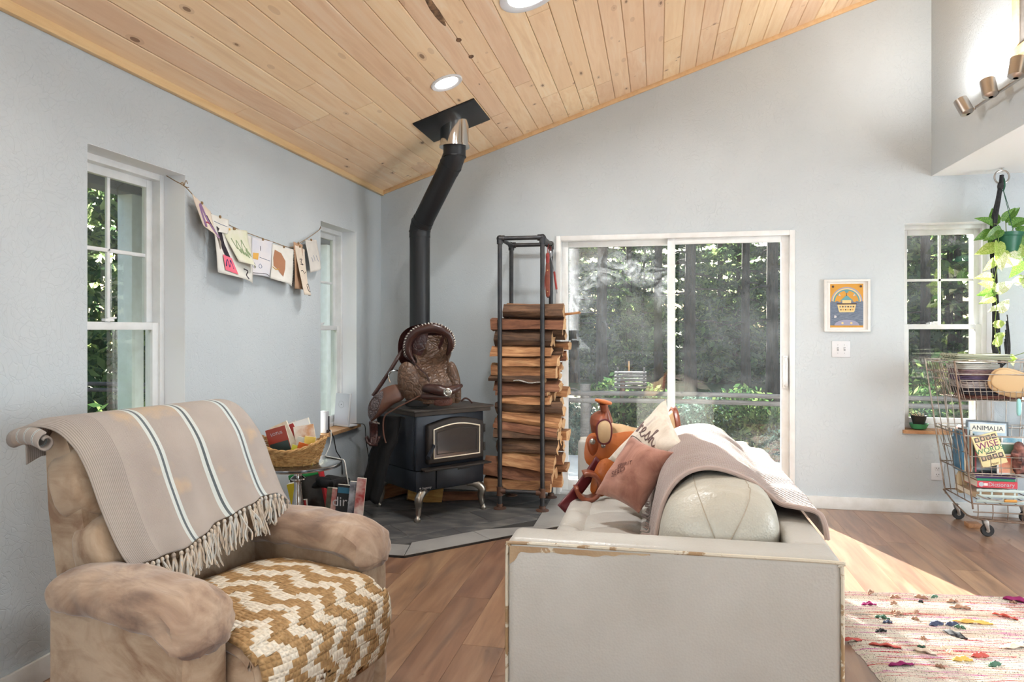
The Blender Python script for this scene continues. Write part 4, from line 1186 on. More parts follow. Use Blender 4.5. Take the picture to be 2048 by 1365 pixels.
for i in range(17):
    z0 = .13 + i * .082
    x1 = -.72 + rl.uniform(-.06, .05)
    kd = rl.choice('srsb'); place_log('short %s log, %s from bottom of the middle row in the rack' % ({'b': 'dark bark', 'r': 'reddish', 's': 'tan'}[kd], ORD[i]), kd, x1 - .42, x1, z0, z0 + .075, 5.225 + rl.uniform(-.008, .008), .09, rl.choice(['wedge', 'block']), rl.uniform(-.015, .015), rl.uniform(-.02, .02))
tag(MB().tube(spline([(-.70, 5.16, 1.43), (-.62, 5.13, 1.437), (-.545, 5.10, 1.445)], 4), [.010, .010, .010, .010, .009, .009, .009, .009, .007], 7).build('wood_stick', M_SPLIT, None), 'thin pale stick poking out beside the glass door', 'stick')
t = NT('newsprint'); t.set(.9); w = t.new('TexNoise'); w.inputs['Scale'].default_value = 90; t.link(t.coords('Object', (1, 1, 3)), w.inputs['Vector']); t.col(t.ramp(w.outputs[0], [(.4, srgb(196, 192, 186)), (.6, srgb(120, 116, 112))])); M_NEWS = t.m
z_ = zy(440 + 722 * .447)
tag(MB().grid(lambda u, v: (lerp(-1.02, -.80, u), 5.005 + .07 * v, z_ - .016 * u + .006 * math.sin(u * 9) + .01 * v), 14, 5).build('newspaper_scrap', M_NEWS, None, mods=[solid(.004, 0)]), 'folded newspaper scrap wedged between the rack logs', 'newspaper')

# tools hanging from the rack corner
M_REDGRIP = simple('red_dipped_grip', srgb(150, 52, 46), .45); M_SHEATH = simple('brown_sheath_leather', srgb(112, 52, 36), .5, c2=srgb(138, 70, 48), scale=20)
M_TOOLSTEEL = simple('tool_steel', srgb(150, 152, 156), .35, .9); M_BRASS = simple('brass_rivet', srgb(205, 180, 120), .35, .8); M_BLACKGRIP = simple('dark_grip', srgb(48, 44, 48), .5)
hk = Vector((RX1 + .006, RY1 - .10, RTOP - .02))
def hang(name, label, pos): o = empty(name, pos); tag(o, label, 'tool', 'tools hanging on the firewood rack'); return o
k1 = hang('fireside_knife', 'brown leather sheathed knife hanging from the rack corner', hk + Vector((.0, -.10, -.12)))
MB().squad((0, 0, -.15), (.034, .024, .26), .4, .6, 14, 12).build('sheath', M_SHEATH, k1); MB().squad((0, 0, .01), (.028, .020, .085), .5, .8, 12, 10).build('knife_grip', M_REDGRIP, k1)
for z in (-.24, -.08): MB().squad((.0, -.013, z), (.009, .006, .009), 1, 1, 8, 6).build('rivet', M_BRASS, k1)
MB().tube(spline([(0, 0, .05), (-.006, .03, .09), (.0, .06, .125)], 4), .003, 6).build('cord_loop', M_REDGRIP, k1)
k2 = hang('hoof_nippers', 'long handled nippers with red grips hanging from rack corner', hk + Vector((.01, -.04, -.07)))
MB().squad((0, 0, 0), (.035, .014, .05), .7, .8, 12, 8).build('jaws', M_TOOLSTEEL, k2)
for s in (-1, 1):
    MB().tube(spline([(0, 0, -.01), (s * .012, 0, -.05), (s * .035, 0, -.16), (s * .052, 0, -.30)], 4), .004, 7).build('handle', M_TOOLSTEEL, k2)
    MB().tube([(s * .030, 0, -.135), (s * .048, 0, -.27)], .008, 8).build('grip', M_REDGRIP, k2)
MB().tube(spline([(0, 0, .02), (.004, .01, .045), (-.004, .02, .06)], 4), .0025, 6).build('cord_loop', M_REDGRIP, k2)
k3 = hang('hoof_rasp', 'dark steel rasp hanging behind the sheathed knife', hk + Vector((-.01, .02, -.10)))
MB().b2((-.014, -.004, -.30), (.014, .004, -.06)).build('blade', M_BLACKGRIP, k3, bevel=.002); MB().tube([(0, 0, -.06), (0, 0, .03)], [.012, .009], 8).build('handle', M_BLACKGRIP, k3); MB().tube(spline([(0, 0, .03), (.003, 0, .06), (0, 0, .085)], 3), .0025, 6).build('cord_loop', M_REDGRIP, k3)

# firewood and kindling box behind / beneath the stove
for i, (x, y, z, ln, yaw) in enumerate([(-1.98, 5.28, .075, .40, .9), (-1.90, 5.36, .075, .38, .75), (-1.95, 5.32, .20, .38, .8), (-1.99, 5.26, .31, .36, .85)]):
    place_log(['short split log on the hearth lying behind the stove', 'fat split log on the hearth lowest against the corner', 'split log stacked second on the pile behind the stove', 'topmost log of the small pile behind the stove'][i], 'srsr'[i], x - ln / 2, x + ln / 2, z - .055, z + .055, y, .11, 'wedge', 0, yaw, 0, 'firewood behind the stove')
M_PALEWOOD = log_mat('pale_yellow_wood', srgb(150, 108, 54), srgb(188, 146, 82), srgb(206, 168, 106)); LM['y'] = M_PALEWOOD
place_log('pale yellow split log lying under the stove behind its front leg', 'y', -1.86, -1.60, HZ + .0, HZ + .13, 5.12, .12, 'block', .10, .35, 0, 'firewood behind the stove')
place_log('narrow brown log lying across under the middle of the stove', 'r', -1.62, -1.30, HZ, HZ + .07, 5.22, .08, 'wedge', 0, .3, 0, 'firewood behind the stove')
# ================================================================== DARK SADDLE STOOD ON THE STOVE
M_DKRED = tooled('dark_cherry_leather', srgb(52, 26, 25), srgb(70, 36, 32), srgb(30, 14, 14), 40, .3, .5)
M_DKSMOOTH = simple('dark_smooth_leather', srgb(52, 31, 28), .28, c2=srgb(66, 41, 35), scale=8)
M_TOOLED = tooled('carved_brown_leather', srgb(84, 60, 44), srgb(100, 74, 55), srgb(44, 30, 23), 46, .42, 1.0)
M_FENDER = simple('chestnut_fender', srgb(92, 62, 50), .35, c2=srgb(110, 76, 62), scale=6, bump=.2, bscale=60)
M_SHINE = tooled('burnished_carving', srgb(86, 76, 76), srgb(104, 94, 94), srgb(42, 36, 38), 60, .22, 1.0)
M_BLACKCLOTH = simple('black_felt', srgb(16, 15, 16), .95, c2=srgb(24, 22, 22), scale=20)
M_LACE = simple('white_lacing', srgb(214, 208, 198), .6)
K1 = 4.86 / F_PX
s1o = ray_pt(850, 790, 4.86)
TOPZ = HZ + .762
s1 = tag(empty('saddle', (s1o.x, s1o.y, TOPZ + .012), YAW), 'dark carved leather saddle with white laced cantle on the stove', 'saddle')
z1o = s1o.z - TOPZ - .012
def q1(x, y, d=0.0): return Vector(((x - 850) * K1, d, (790 - y) * K1 + z1o))
# back skirts behind the cantle
plate(q1, [(792, 722), (790, 690), (797, 668), (815, 654), (842, 648), (868, 652), (885, 662), (880, 690), (862, 715), (830, 735), (806, 736)], .14, .03, -.10).build('rear_skirt', M_DKRED, s1)
plate(q1, [(803, 712), (802, 690), (810, 668), (828, 657), (852, 655), (850, 690), (835, 718), (818, 724)], .085, .016, .02).build('rear_jockey', M_DKRED, s1)
# seat dish running down from the cantle, waisted, to the front jockeys
def seatd(u, v):
    y = lerp(672, 806, v); L_, R_ = interp([(0, 822, 899), (.12, 818, 903), (.25, 823, 900), (.38, 832, 896), (.50, 826, 902), (.66, 812, 914), (.82, 812, 916), (1, 826, 910)], v)
    x = lerp(L_, R_, u); e = 2 * u - 1
    dd = interp([(0, .10), (.15, .10), (.35, .05), (.6, -.02), (.85, -.03), (1, -.02)], v)[0]
    dish = interp([(0, .075), (.3, .06), (.5, .0), (.7, -.06), (1, -.07)], v)[0]
    return q1(x, y, dd + dish * (1 - e * e))
MB().grid(seatd, 30, 44).build('seat', M_TOOLED, s1, mods=[solid(.012, 0)])
# rolled cantle rim and its lacing
rimp = [(828, 726, .02), (819, 712, .01), (815, 698, .0), (819, 680, -.01), (832, 665, -.02), (850, 658, -.025), (870, 656, -.025), (888, 662, -.02), (899, 672, -.01), (903, 686, .0), (899, 700, .02), (893, 710, .04)]
rp = spline([q1(*p) for p in rimp], 6)
rim = MB().tube(rp, [interp([(0, .012), (.15, .026), (.5, .034), (.85, .026), (1, .012)], i / (len(rp) - 1))[0] for i in range(len(rp))], 12).build('cantle_roll', M_DKSMOOTH, s1)
seg_ = spline([q1(*p) for p in rimp], 12); n_ = len(seg_)
for i in range(34):
    k = int((.10 + .82 * i / 33) * (n_ - 1)); p = seg_[k]; t_ = (seg_[k + 1] - seg_[k - 1]).normalized()
    c = q1(860, 690, 0); outw = (p - c); outw.y = 0; outw.normalize()
    r = interp([(0, .012), (.15, .026), (.5, .034), (.85, .026), (1, .012)], k / (n_ - 1))[0]
    MB().tube([p + outw * (r + .002) + Vector((0, -.004, 0)), p + outw * (r * .75) - Vector((0, r * .72, 0)) + t_ * .006], .0032, 5).build('lace', M_LACE, rim)
plate(q1, [(797, 760), (800, 735), (812, 724), (826, 728), (838, 742), (850, 762), (852, 782), (840, 800), (822, 806), (808, 790), (800, 776)], -.045, .014, .03).build('side_jockey', M_TOOLED, s1)
plate(q1, [(893, 745), (900, 724), (910, 728), (918, 748), (922, 772), (922, 800), (912, 806), (900, 790)], -.02, .014, .03).build('side_jockey', M_TOOLED, s1)
MB().tube(spline([q1(828, 722, -.05), q1(842, 737, -.065), (q1(855, 748, -.075)), q1(862, 762, -.08)], 5), .006, 6).build('seat_welt', M_DKSMOOTH, s1)
# swells and horn end lying towards the viewer
sw = spline([q1(848, 781, -.06), q1(858, 775, -.10), q1(876, 776, -.13), q1(896, 780, -.135), q1(912, 776, -.11), q1(924, 770, -.06)], 5)
MB().tube(sw, [interp([(0, .012), (.2, .030), (.5, .036), (.75, .030), (1, .014)], i / (len(sw) - 1))[0] for i in range(len(sw))], 14).build('swell', M_DKSMOOTH, s1)
MB().squad(q1(872, 791, -.07), (.20, .10, .05), .6, .8, 20, 10).build('fork_cover', M_DKSMOOTH, s1)
MB().lathe([(.029, 0), (.029, .004), (.022, .009), (.018, .006), (.010, .011), (.001, .012)], 22, q1(899.5, 781, -.165), RX(PI / 2 + .1)).build('concho', M_SILVER, s1)
MB().squad(q1(887, 802, -.06), (.135, .11, .055), .5, .8, 20, 10).build('gullet_pad', tooled('dusty_red_leather', srgb(88, 50, 42), srgb(108, 66, 54), srgb(52, 28, 24), 60, .6, .5), s1)
MB().squad(q1(836, 806, -.03), (.17, .12, .05), .5, .8, 20, 8).build('fleece_lining', M_BLACKCLOTH, s1)
m = MB().tube(spline([q1(922, 803, .0), q1(930, 797, .0), q1(938, 800, .0), q1(944, 806, -.02)], 4), .006, 6); m.build('saddle_string', M_DKSMOOTH, s1)
m = MB().tube(spline([q1(850, 786, -.085), q1(830, 797, -.085), q1(812, 806, -.08), q1(790, 818, -.07), q1(772, 832, -.06), q1(770, 862, -.06), q1(775, 884, -.06)], 5), .005, 6); m.build('latigo_strap', M_FENDER, s1)
# fender swung out to the left, its burnished end and the stirrup
plate(q1, [(803, 770), (812, 788), (806, 800), (790, 808), (772, 822), (758, 834), (744, 842), (738, 826), (742, 804), (756, 786), (778, 772)], -.02, .012, .035).build('fender', M_FENDER, s1)
plate(q1, [(768, 781), (768, 800), (760, 820), (745, 838), (739, 826), (741, 806), (752, 790)], -.052, .008, .012).build('fender_carving', M_SHINE, s1)
MB().tube([q1(p.x, p.z, -.064) for p in spline([(754, 0, 793), (762, 0, 800), (760, 0, 814), (751, 0, 820), (744, 0, 812), (746, 0, 800)], 4, True)], .0035, 6, closed=True).build('rope_border', M_DKSMOOTH, s1)
MB().grid(lambda u, v: q1(lerp(741, 757, u), 842 + 48 * v, -.05 + .03 * math.sin(v * 3) + .0 * u), 4, 10).build('stirrup_leather', M_DKRED, s1, mods=[solid(.02, 0)])
MB().grid(lambda u, v: q1(748 + 13 * math.cos(PI + PI * v) , 872 + 16 * math.sin(PI * v), -.03 + .06 * (u - .5)), 3, 16).build('stirrup', M_DKSMOOTH, s1, mods=[solid(.012, 0)])
MB().tube([q1(748 + 0, 842 + 0, -.055), q1(762, 846, -.05)], .006, 6).build('buckle_keeper', M_SILVER, s1)
m = MB().tube(spline([q1(806, 700, .04), q1(797, 712, .02), q1(785, 734, .0), q1(766, 764, -.01), q1(747, 792, -.02)], 5), .014, 8, flat=.5); m.build('black_billet', M_DKSMOOTH, s1)
m = MB().tube(spline([q1(800, 742, -.0), q1(785, 742, -.02), q1(778, 752, -.02), q1(782, 765, -.03)], 5), .005, 6); m.build('rigging_ring', M_CHROME, s1)
# black cloth hanging from the saddle behind the stove's left side down to the hearth
def cloth(u, v):
    y = lerp(835, 1008, v); L_, R_ = interp([(0, 752, 800), (.25, 748, 795), (.5, 735, 778), (.8, 725, 768), (1, 720, 757)], v)
    x = lerp(L_, R_, u)
    return q1(x, y, .05 + .06 * math.sin(u * 5) * (.3 + .7 * v) + .0 * v)
ch = MB().grid(cloth, 16, 24).build('hanging_garment', M_BLACKCLOTH, None, mods=[solid(.02, 0)], loc=s1.location, rot=(0, 0, YAW))
tag(ch, 'black garment hanging down from the saddle beside the stove', 'garment')
# ================================================================== SIDE TABLE, BASKET, BOOKS
def paper_cover(name, c, c2=None, sc=16, rough=.45):
    return simple(name, c, rough, c2=c2, scale=sc, rand=True) if c2 else simple(name, c, rough)
M_PAGE = simple('page_edges', srgb(226, 220, 206), .9, c2=srgb(208, 200, 184), scale=60, stretch=(1, 1, 12))
def book(name, w, h, t, cover, label, loc, rot, group=None, soft=False, front=None):
    """spine along local z, cover facing -y"""
    o = empty(name, loc, rot=rot); tag(o, label, 'book', group)
    ov = .0 if soft else .003; ct = .0012 if soft else .0025
    MB().b2((ct, -t / 2 + ct, ov), (w - ov, t / 2 - ct, h - ov)).build('pages', M_PAGE, o, smooth=False)
    m = MB(); m.b2((0, -t / 2, 0), (w, -t / 2 + ct, h)); m.b2((0, t / 2 - ct, 0), (w, t / 2, h)); m.b2((0, -t / 2 + ct, 0), (ct, t / 2 - ct, h))
    m.build('cover', cover, o, smooth=False)
    if front: front(o, w, h, t)
    return o
TBL = ray_pt(596, 926, 3.90); TZ = TBL.z
tb = tag(empty('side_table', (TBL.x, TBL.y, 0)), 'round silver metal pedestal side table beside the recliner', 'side table')
M_ALU = simple('hammered_aluminium', srgb(190, 192, 194), .22, 1.0, c2=srgb(160, 162, 165), scale=9, bump=.1, bscale=50)
MB().lathe([(.05, -.022), (.222, -.020), (.232, -.018), (.234, -.012), (.228, -.009), (.234, -.006), (.234, 0), (.228, .003), (.10, .0025), (.001, .0025)], 48, (0, 0, TZ)).build('table_top', M_ALU, tb)
MB().lathe([(.036, -.022), (.036, -.035), (.022, -.05), (.022, -.07), (.040, -.085), (.040, -.092), (.022, -.105), (.020, -.14), (.028, -.20), (.036, -.26), (.030, -.33), (.020, -.38), (.030, -.40), (.024, -.42)], 28, (0, 0, TZ)).build('pedestal', M_CHROME, tb)
MB().lathe([(.15, 0), (.15, .012), (.11, .025), (.05, .06), (.028, .12), (.026, TZ - .42)], 36, (0, 0, 0)).build('base', M_ALU, tb)
# wicker basket, woven
def wicker():
    t = NT('willow_wicker'); t.set(.6); n = t.noise(t.coords('Object', (1, 1, 1)), 45, 3); t.col(t.ramp(n, [(.3, srgb(146, 104, 58)), (.55, srgb(190, 148, 94)), (.8, srgb(212, 174, 122))])); t.bump(n, .3, .002); return t.m
M_WICKER = wicker()
bk = tag(empty('wicker_basket', ray_pt(584, 912, 3.86) * 1, 0), 'oval woven wicker basket of books on the side table', 'basket')
bk.location.z = TZ + .003
bk.rotation_euler = (0, 0, .25)
BA, BBb, BH = .135, .105, .118
def bsk(a, z):                                       # radius of the basket wall
    k = z / BH; fl = 1 + .38 * k ** 1.1
    dip = .030 * math.cos(2 * a) * max(0, k) ** 2
    return Vector((BA * fl * math.cos(a), BBb * fl * math.sin(a), z + dip))
NST = 30
for row in range(13):
    z = .006 + row * (BH - .012) / 12.5
    pts = []
    for k in range(NST * 4):
        a = 2 * PI * k / (NST * 4); wv_ = .0042 * math.sin(NST / 2 * a + (PI if row % 2 else 0))
        p = bsk(a, z); nrm = Vector((math.cos(a), math.sin(a), 0)); pts.append(p + nrm * wv_)
    MB().tube(pts, .0048, 5, closed=True).build('weave_strand', M_WICKER, bk)
m = MB()
for k in range(NST):
    a = 2 * PI * (k + .5) / NST; m.tube([bsk(a, 0), bsk(a, BH * .5), bsk(a, BH)], .0030, 5)
m.build('stakes', M_WICKER, bk)
m = MB()
for q in range(2):
    m.tube([bsk(2 * PI * k / 120, BH) + Vector((math.cos(2 * PI * k / 120), math.sin(2 * PI * k / 120), 0)) * .005 * math.cos(k * .8 + q * PI) + Vector((0, 0, .005 * math.sin(k * .8 + q * PI))) for k in range(120)], .0058, 6, closed=True)
m.build('braided_rim', M_WICKER, bk)
MB().prism([(BA * .98 * math.cos(2 * PI * k / 30), BBb * .98 * math.sin(2 * PI * k / 30)) for k in range(30)], up, .0, .006).build('basket_base', M_WICKER, bk)
CB = {}
def cmat(r, g, b, r2=None, g2=None, b2=None):
    key = (r, g, b, r2)
    if key not in CB: CB[key] = paper_cover('cover_%d_%d_%d' % (r, g, b), srgb(r, g, b), srgb(r2, g2, b2) if r2 is not None else None)
    return CB[key]
bz = TZ + .012; bc = Vector(bk.location)
def bbk(dx, dy, w, h, t, lean, yaw, c, label, soft=True):
    return book('book', w, h, t, c, label, (bc.x + dx, bc.y + dy, bz), (0, lean, yaw), 'books in the wicker basket', soft)
bbk(-.105, .03, .10, .165, .012, -.20, .1, cmat(74, 96, 110), 'slate blue thin book at the left end of the basket')
bbk(-.095, .01, .10, .170, .010, -.22, .1, cmat(176, 196, 70), 'lime green thin book in the basket')
def f_red(o, w, h, t):
    MB().b2((.004, -t / 2 - .0006, .01), (w - .004, -t / 2 + .0004, h * .55)).build('cover_panel', cmat(42, 62, 62), o, smooth=False)
    text_mesh('LOTUS', .022, M_PRINTW, 'title', o, Matrix.Translation((w / 2, -t / 2 - .001, h * .82)) @ Matrix.Rotation(PI / 2, 4, 'X'))
o = book('book', .115, .180, .014, cmat(150, 52, 36), 'dark red and teal covered book in the basket', (bc.x - .085, bc.y - .035, bz), (0, -.28, .12), 'books in the wicker basket', True, f_red)
bbk(-.030, -.02, .10, .205, .018, -.42, .2, cmat(226, 218, 200, 206, 180, 150), 'cream paperback leaning left in the middle of the basket')
bbk(-.005, -.005, .10, .190, .014, -.42, .25, cmat(160, 44, 42), 'bright red spined book in the basket')
bbk(-.015, .025, .105, .20, .013, -.40, .2, cmat(206, 206, 208), 'pale grey book behind the red one in the basket')
bbk(.030, .02, .12, .215, .022, -.30, .2, cmat(240, 240, 238), 'thick white paperback standing tallest in the basket')
bbk(.045, -.005, .11, .195, .010, -.16, .25, cmat(244, 240, 230, 214, 160, 120), 'white booklet with orange drawing at the right of the basket')
bbk(.02, -.040, .10, .15, .010, .22, .3, cmat(208, 208, 196), 'grey green notebook lying aslant in the basket')
bbk(.030, -.052, .075, .125, .011, .30, .3, cmat(222, 108, 40), 'orange booklet lying aslant in the basket')
bbk(.075, -.03, .06, .150, .012, .12, .2, cmat(228, 186, 66, 240, 210, 110), 'yellow booklet at the right rim of the basket')
bbk(.0, -.058, .07, .11, .008, .3, .3, cmat(214, 214, 76), 'yellow green booklet low at the front of the basket')

# stack of things on the floor beneath the table
MG = 'reading matter under the side table'
def under(xl, yt, xr, yb, t, th, c, label, lean=0, cat='book', nm='book', front=None):
    a = ray_pt(xl, yb, t); b = ray_pt(xr, yt, t)
    w = (b.x - a.x) / math.cos(YAW); h = b.z
    o = book(nm, w, max(h, .05), th, c, label, (a.x, a.y, 0), (0, lean, YAW), MG, True, front); o['category'] = cat; return o
g1 = tag(empty('storage_box', ray_pt(640, 960, 4.28) * 1), 'black and green box with red edge standing under the side table', 'box')
g1.location.z = 0.0; g1.rotation_euler = (0, -.20, YAW)
MB().b2((-.10, 0, 0), (.085, .06, .44)).build('box_body', cmat(36, 34, 32, 54, 50, 46), g1, bevel=.003)
MB().b2((-.104, -.002, .435), (.089, .062, .462)).build('box_lid', cmat(30, 140, 66), g1, bevel=.003)
MB().b2((.080, -.004, 0), (.096, .064, .462)).build('red_edge', cmat(170, 36, 44), g1, bevel=.002)
def f_y(o, w, h, t): pass
o = under(606, 965, 622, 1040, 4.20, .05, cmat(232, 204, 36), 'bright yellow spined book leaning under the side table', -.22)
o = under(612, 1000, 624, 1040, 4.16, .03, cmat(176, 40, 40), 'small red spined book low under the side table', -.1)
bag = tag(MB().squad(tuple(ray_pt(660, 966, 4.18)), (.20, .12, .06), .7, .7, 30, 18, noise_amp=.035, noise_sc=26).build('black_pouch', M_BLACKCLOTH), 'crumpled black fabric pouch lying on the magazines', 'pouch')
mgs = [(640, 974, 660, 3.98, (120, 128, 104, 60, 60, 52), 'green grey patterned booklet among the upright magazines'), (650, 976, 676, 3.95, (196, 92, 90, 226, 214, 204), 'pink spined magazine among the upright magazines'),
       (684, 962, 701, 3.92, (188, 196, 206, 60, 62, 80), 'white and blue streaked magazine near the end of the magazine row'), (697, 955, 715, 3.90, (168, 56, 56, 220, 210, 205), 'red flowered magazine furthest right in the magazine row')]
for x0, yt, x1, t_, c, lab in mgs:
    under(x0, yt, x1, 1040, t_, .016, cmat(*c), lab, .10, 'magazine', 'magazine')
def f_dir(o, w, h, t):
    text_mesh('direct', .075, M_PRINTW, 'masthead', o, Matrix.Translation((w * .52, -t / 2 - .001, h * .80)) @ Matrix.Rotation(PI / 2, 4, 'X') @ Matrix.Rotation(.08, 4, 'Z'))
    MB().b2((.004, -t / 2 - .0008, h * .90), (w - .004, -t / 2, h * .97)).build('teal_band', cmat(50, 110, 140), o, smooth=False)
under(660, 968, 706, 1040, 3.94, .016, cmat(28, 30, 34), 'black magazine with white masthead in the magazine row', .10, 'magazine', 'magazine', f_dir)

# ---- things on the left sill
sz = WY[2][2] + .003
an = tag(empty('wifi_antenna', (L - .035, 4.905, sz), -.35), 'flat white internet antenna panel leaning on the window sill', 'antenna')
M_DEVICE = simple('white_plastic', srgb(216, 218, 222), .4)
M_DEVGREY = simple('grey_plastic', srgb(150, 152, 158), .5)
R_ = RX(-.10)
MB().box((0, 0, .125), (.150, .018, .245), R_).build('panel', M_DEVICE, an, bevel=.004)
MB().box((0, -.010, .130), (.138, .002, .230), R_).build('face', simple('lilac_grey_face', srgb(188, 190, 198), .5), an)
for z, r in ((.170, .028), (.170, .026)): pass
MB().tube([Vector((.026 * math.cos(k * PI / 18), -.0155, .165 + .026 * math.sin(k * PI / 18))) for k in range(36)], .0008, 4, closed=True).build('ring_mark', M_DEVGREY, an)
MB().squad((0, -.0155, .165), (.007, .004, .007), 1, 1, 8, 6).build('centre_dot', M_BLACKGRIP, an)
MB().squad((0, -.0085, .055), (.014, .004, .010), 1, 1, 10, 6).build('logo_dot', M_DEVGREY, an)
MB().box((0, .03, .006), (.155, .09, .012)).build('foot', M_DEVICE, an, bevel=.003)
rt = tag(empty('wifi_router', (L - .018, 4.575, sz), .1), 'small white router with black stick standing at sill end', 'router')
MB().b2((-.03, -.035, 0), (.022, .035, .150)).build('case', M_DEVICE, rt, bevel=.006)
MB().b2((.022, .012, .0), (.028, .026, .115)).build('aerial', M_BLACKGRIP, rt, bevel=.002)
MB().squad((.028, -.01, .012), (.02, .02, .02), .6, .6, 10, 8).build('plug', M_BLACKGRIP, rt)
def cord(name, label, pts, r, mat):
    return tag(MB().tube(spline(pts, 8), r, 6).build(name, mat), label, 'cable')
M_CABW = simple('white_cable', srgb(222, 220, 214), .5); M_CABB = simple('black_cable', srgb(26, 26, 28), .5)
cord('power_cable', 'white cable looping from router down behind table', [(L + .03, 4.58, sz + .02), (L + .05, 4.52, .52), (L + .03, 4.42, .40), (L + .04, 4.36, .34), (L + .05, 4.40, .45)], .0035, M_CABW)
cord('power_cable', 'white cable hanging over the far edge of side table', [(TBL.x + .08, TBL.y + .18, TZ + .006), (TBL.x + .19, TBL.y + .12, TZ + .006), (TBL.x + .228, TBL.y + .10, TZ - .0), (TBL.x + .240, TBL.y + .10, TZ - .06), (TBL.x + .235, TBL.y + .14, TZ - .17), (TBL.x + .17, TBL.y + .20, TZ - .24), (TBL.x + .13, TBL.y + .2, TZ - .36)], .0035, M_CABW)
cord('power_cable', 'black cable dropping from router to the wall below', [(L + .015, 4.585, sz + .02), (L + .04, 4.60, .56), (L + .03, 4.66, .46), (L + .012, 4.78, .37), (L + .012, 4.80, .26)], .0035, M_CABB)
cord('power_cable', 'thin black cable from the antenna along the wall', [(L - .01, 4.96, sz + .01), (L + .036, 5.05, .60), (L + .03, 5.16, .57), (L + .02, 5.20, .47), (L + .02, 5.26, .30), (L + .02, 5.30, .12)], .003, M_CABB)

# ================================================================== WALL THINGS
sw = tag(empty('light_switch', (1.325, D - .0005, 1.178)), 'white double light switch plate below the framed print', 'switch')
MB().b2((-.063, -.006, -.060), (.063, 0, .060)).build('plate', M_DEVICE, sw, bevel=.003)
for x in (-.023, .023):
    MB().b2((x - .006, -.008, -.013), (x + .006, -.005, .013)).build('slot', M_DEVGREY, sw, smooth=False)
    MB().box((x, -.011, .004), (.008, .012, .010), RX(.5)).build('toggle', M_DEVICE, sw, bevel=.002)
    for z in (-.030, .030): MB().squad((x, -.0065, z), (.005, .003, .005), 1, 1, 8, 5).build('screw', M_DEVGREY, sw)
ot = tag(empty('wall_outlet', (1.968, D - .0005, .302)), 'white double power outlet on the wall left of the cart', 'outlet')
MB().b2((-.041, -.006, -.062), (.041, 0, .062)).build('plate', M_DEVICE, ot, bevel=.003)
for z in (-.022, .022):
    r_ = MB().squad((0, -.006, z), (.034, .006, .028), .5, .5, 16, 8).build('receptacle', M_DEVICE, ot)
    for x in (-.007, .007): MB().b2((x - .0014, -.0098, z - .001), (x + .0014, -.0085, z + .008)).build('slot', M_BLACKGRIP, r_, smooth=False)
    MB().squad((0, -.009, z - .007), (.005, .002, .005), 1, 1, 8, 5).build('slot', M_BLACKGRIP, r_)
# framed print of a boat
fr_ = tag(empty('framed_print', (1.362, D - .001, 1.497)), 'white framed illustrated print of a boat on blue waves', 'picture')
hw, hh = .157, .192
ringmesh([(-hw, -hh), (hw, -hh), (hw, hh), (-hw, hh)], [(-hw + .017, -hh + .017), (hw - .017, -hh + .017), (hw - .017, hh - .017), (-hw + .017, hh - .017)], -.026, 0).build('frame', M_WHITE, fr_, bevel=.002)
MB().b2((-hw + .012, -.006, -hh + .012), (hw - .012, -.002, hh - .012)).build('mat_board', simple('mat_white', srgb(232, 230, 226), .8), fr_, smooth=False)
c_o, c_b, c_c, c_g, c_t, c_d = (simple('print_ochre', srgb(206, 150, 62), .7), simple('print_blue', srgb(92, 104, 124), .7, c2=srgb(122, 134, 150), scale=40, stretch=(1, 1, 5)), simple('print_cream', srgb(222, 196, 140), .7), simple('print_lilac', srgb(150, 150, 172), .7), simple('print_teal', srgb(96, 148, 156), .7), simple('print_dark', srgb(84, 66, 56), .7))
pw_, ph_ = .113, .160
layer = [0]
def flat(poly, mat, nm, par):
    layer[0] += 1; y = -.0065 - .00025 * layer[0]
    return MB().add([(a, y, b) for a, b in poly], [tuple(range(len(poly)))]).build(nm, mat, par, smooth=False, fixn=False)
pr = MB().b2((-pw_, -.0066, -ph_), (pw_, -.006, ph_)).build('print', c_o, fr_, smooth=False)
def arcp(cx, cz, r0, r1, a0, a1, n=24): return [(cx + r1 * math.cos(lerp(a0, a1, i / n)), cz + r1 * math.sin(lerp(a0, a1, i / n))) for i in range(n + 1)] + [(cx + r0 * math.cos(lerp(a1, a0, i / n)), cz + r0 * math.sin(lerp(a1, a0, i / n))) for i in range(n + 1)]
flat(arcp(0, .03, .098, .107, 0, PI), c_g, 'rainbow_band', pr); flat(arcp(0, .03, .090, .098, 0, PI), c_c, 'rainbow_band', pr); flat(arcp(0, .03, .080, .090, 0, PI), c_t, 'rainbow_band', pr)
sea = [(-pw_, -.145), (pw_, -.145)] + [(lerp(pw_, -pw_, i / 20), .030 + .006 * math.sin(i * 2.1)) for i in range(21)]
flat(sea, c_b, 'sea', pr)
flat([(-.065, .012), (.065, .012), (.054, -.040), (.048, -.048), (-.048, -.048), (-.054, -.040)], c_c, 'hull', pr)
flat([(-.070, .018), (.070, .018), (.066, .008), (-.066, .008)], c_d, 'deck_rail', pr)
flat([(-.045, .036), (.045, .036), (.0, .078)], c_t, 'roof', pr); flat([(-.030, .018), (.030, .018), (.030, .040), (-.030, .040)], c_c, 'cabin', pr); flat([(-.002, .07), (.002, .07), (.002, .10), (-.002, .10)], c_d, 'mast', pr); flat(arcp(0, .106, 0, .013, 0, 2 * PI, 16), c_t, 'crest', pr)
for i in range(6):
    flat(arcp(-.045 + i * .018, -.008, 0, .006, 0, 2 * PI, 8), c_d if i % 2 else c_b, 'porthole', pr); flat(arcp(-.040 + i * .016, -.030, 0, .005, 0, 2 * PI, 8), c_o if i % 2 else c_d, 'porthole', pr)
flat([(-.085, -.145)] + [(.085 * math.cos(PI - PI * i / 14), -.145 + .042 * math.sin(PI * i / 14)) for i in range(15)], c_g, 'whale', pr)
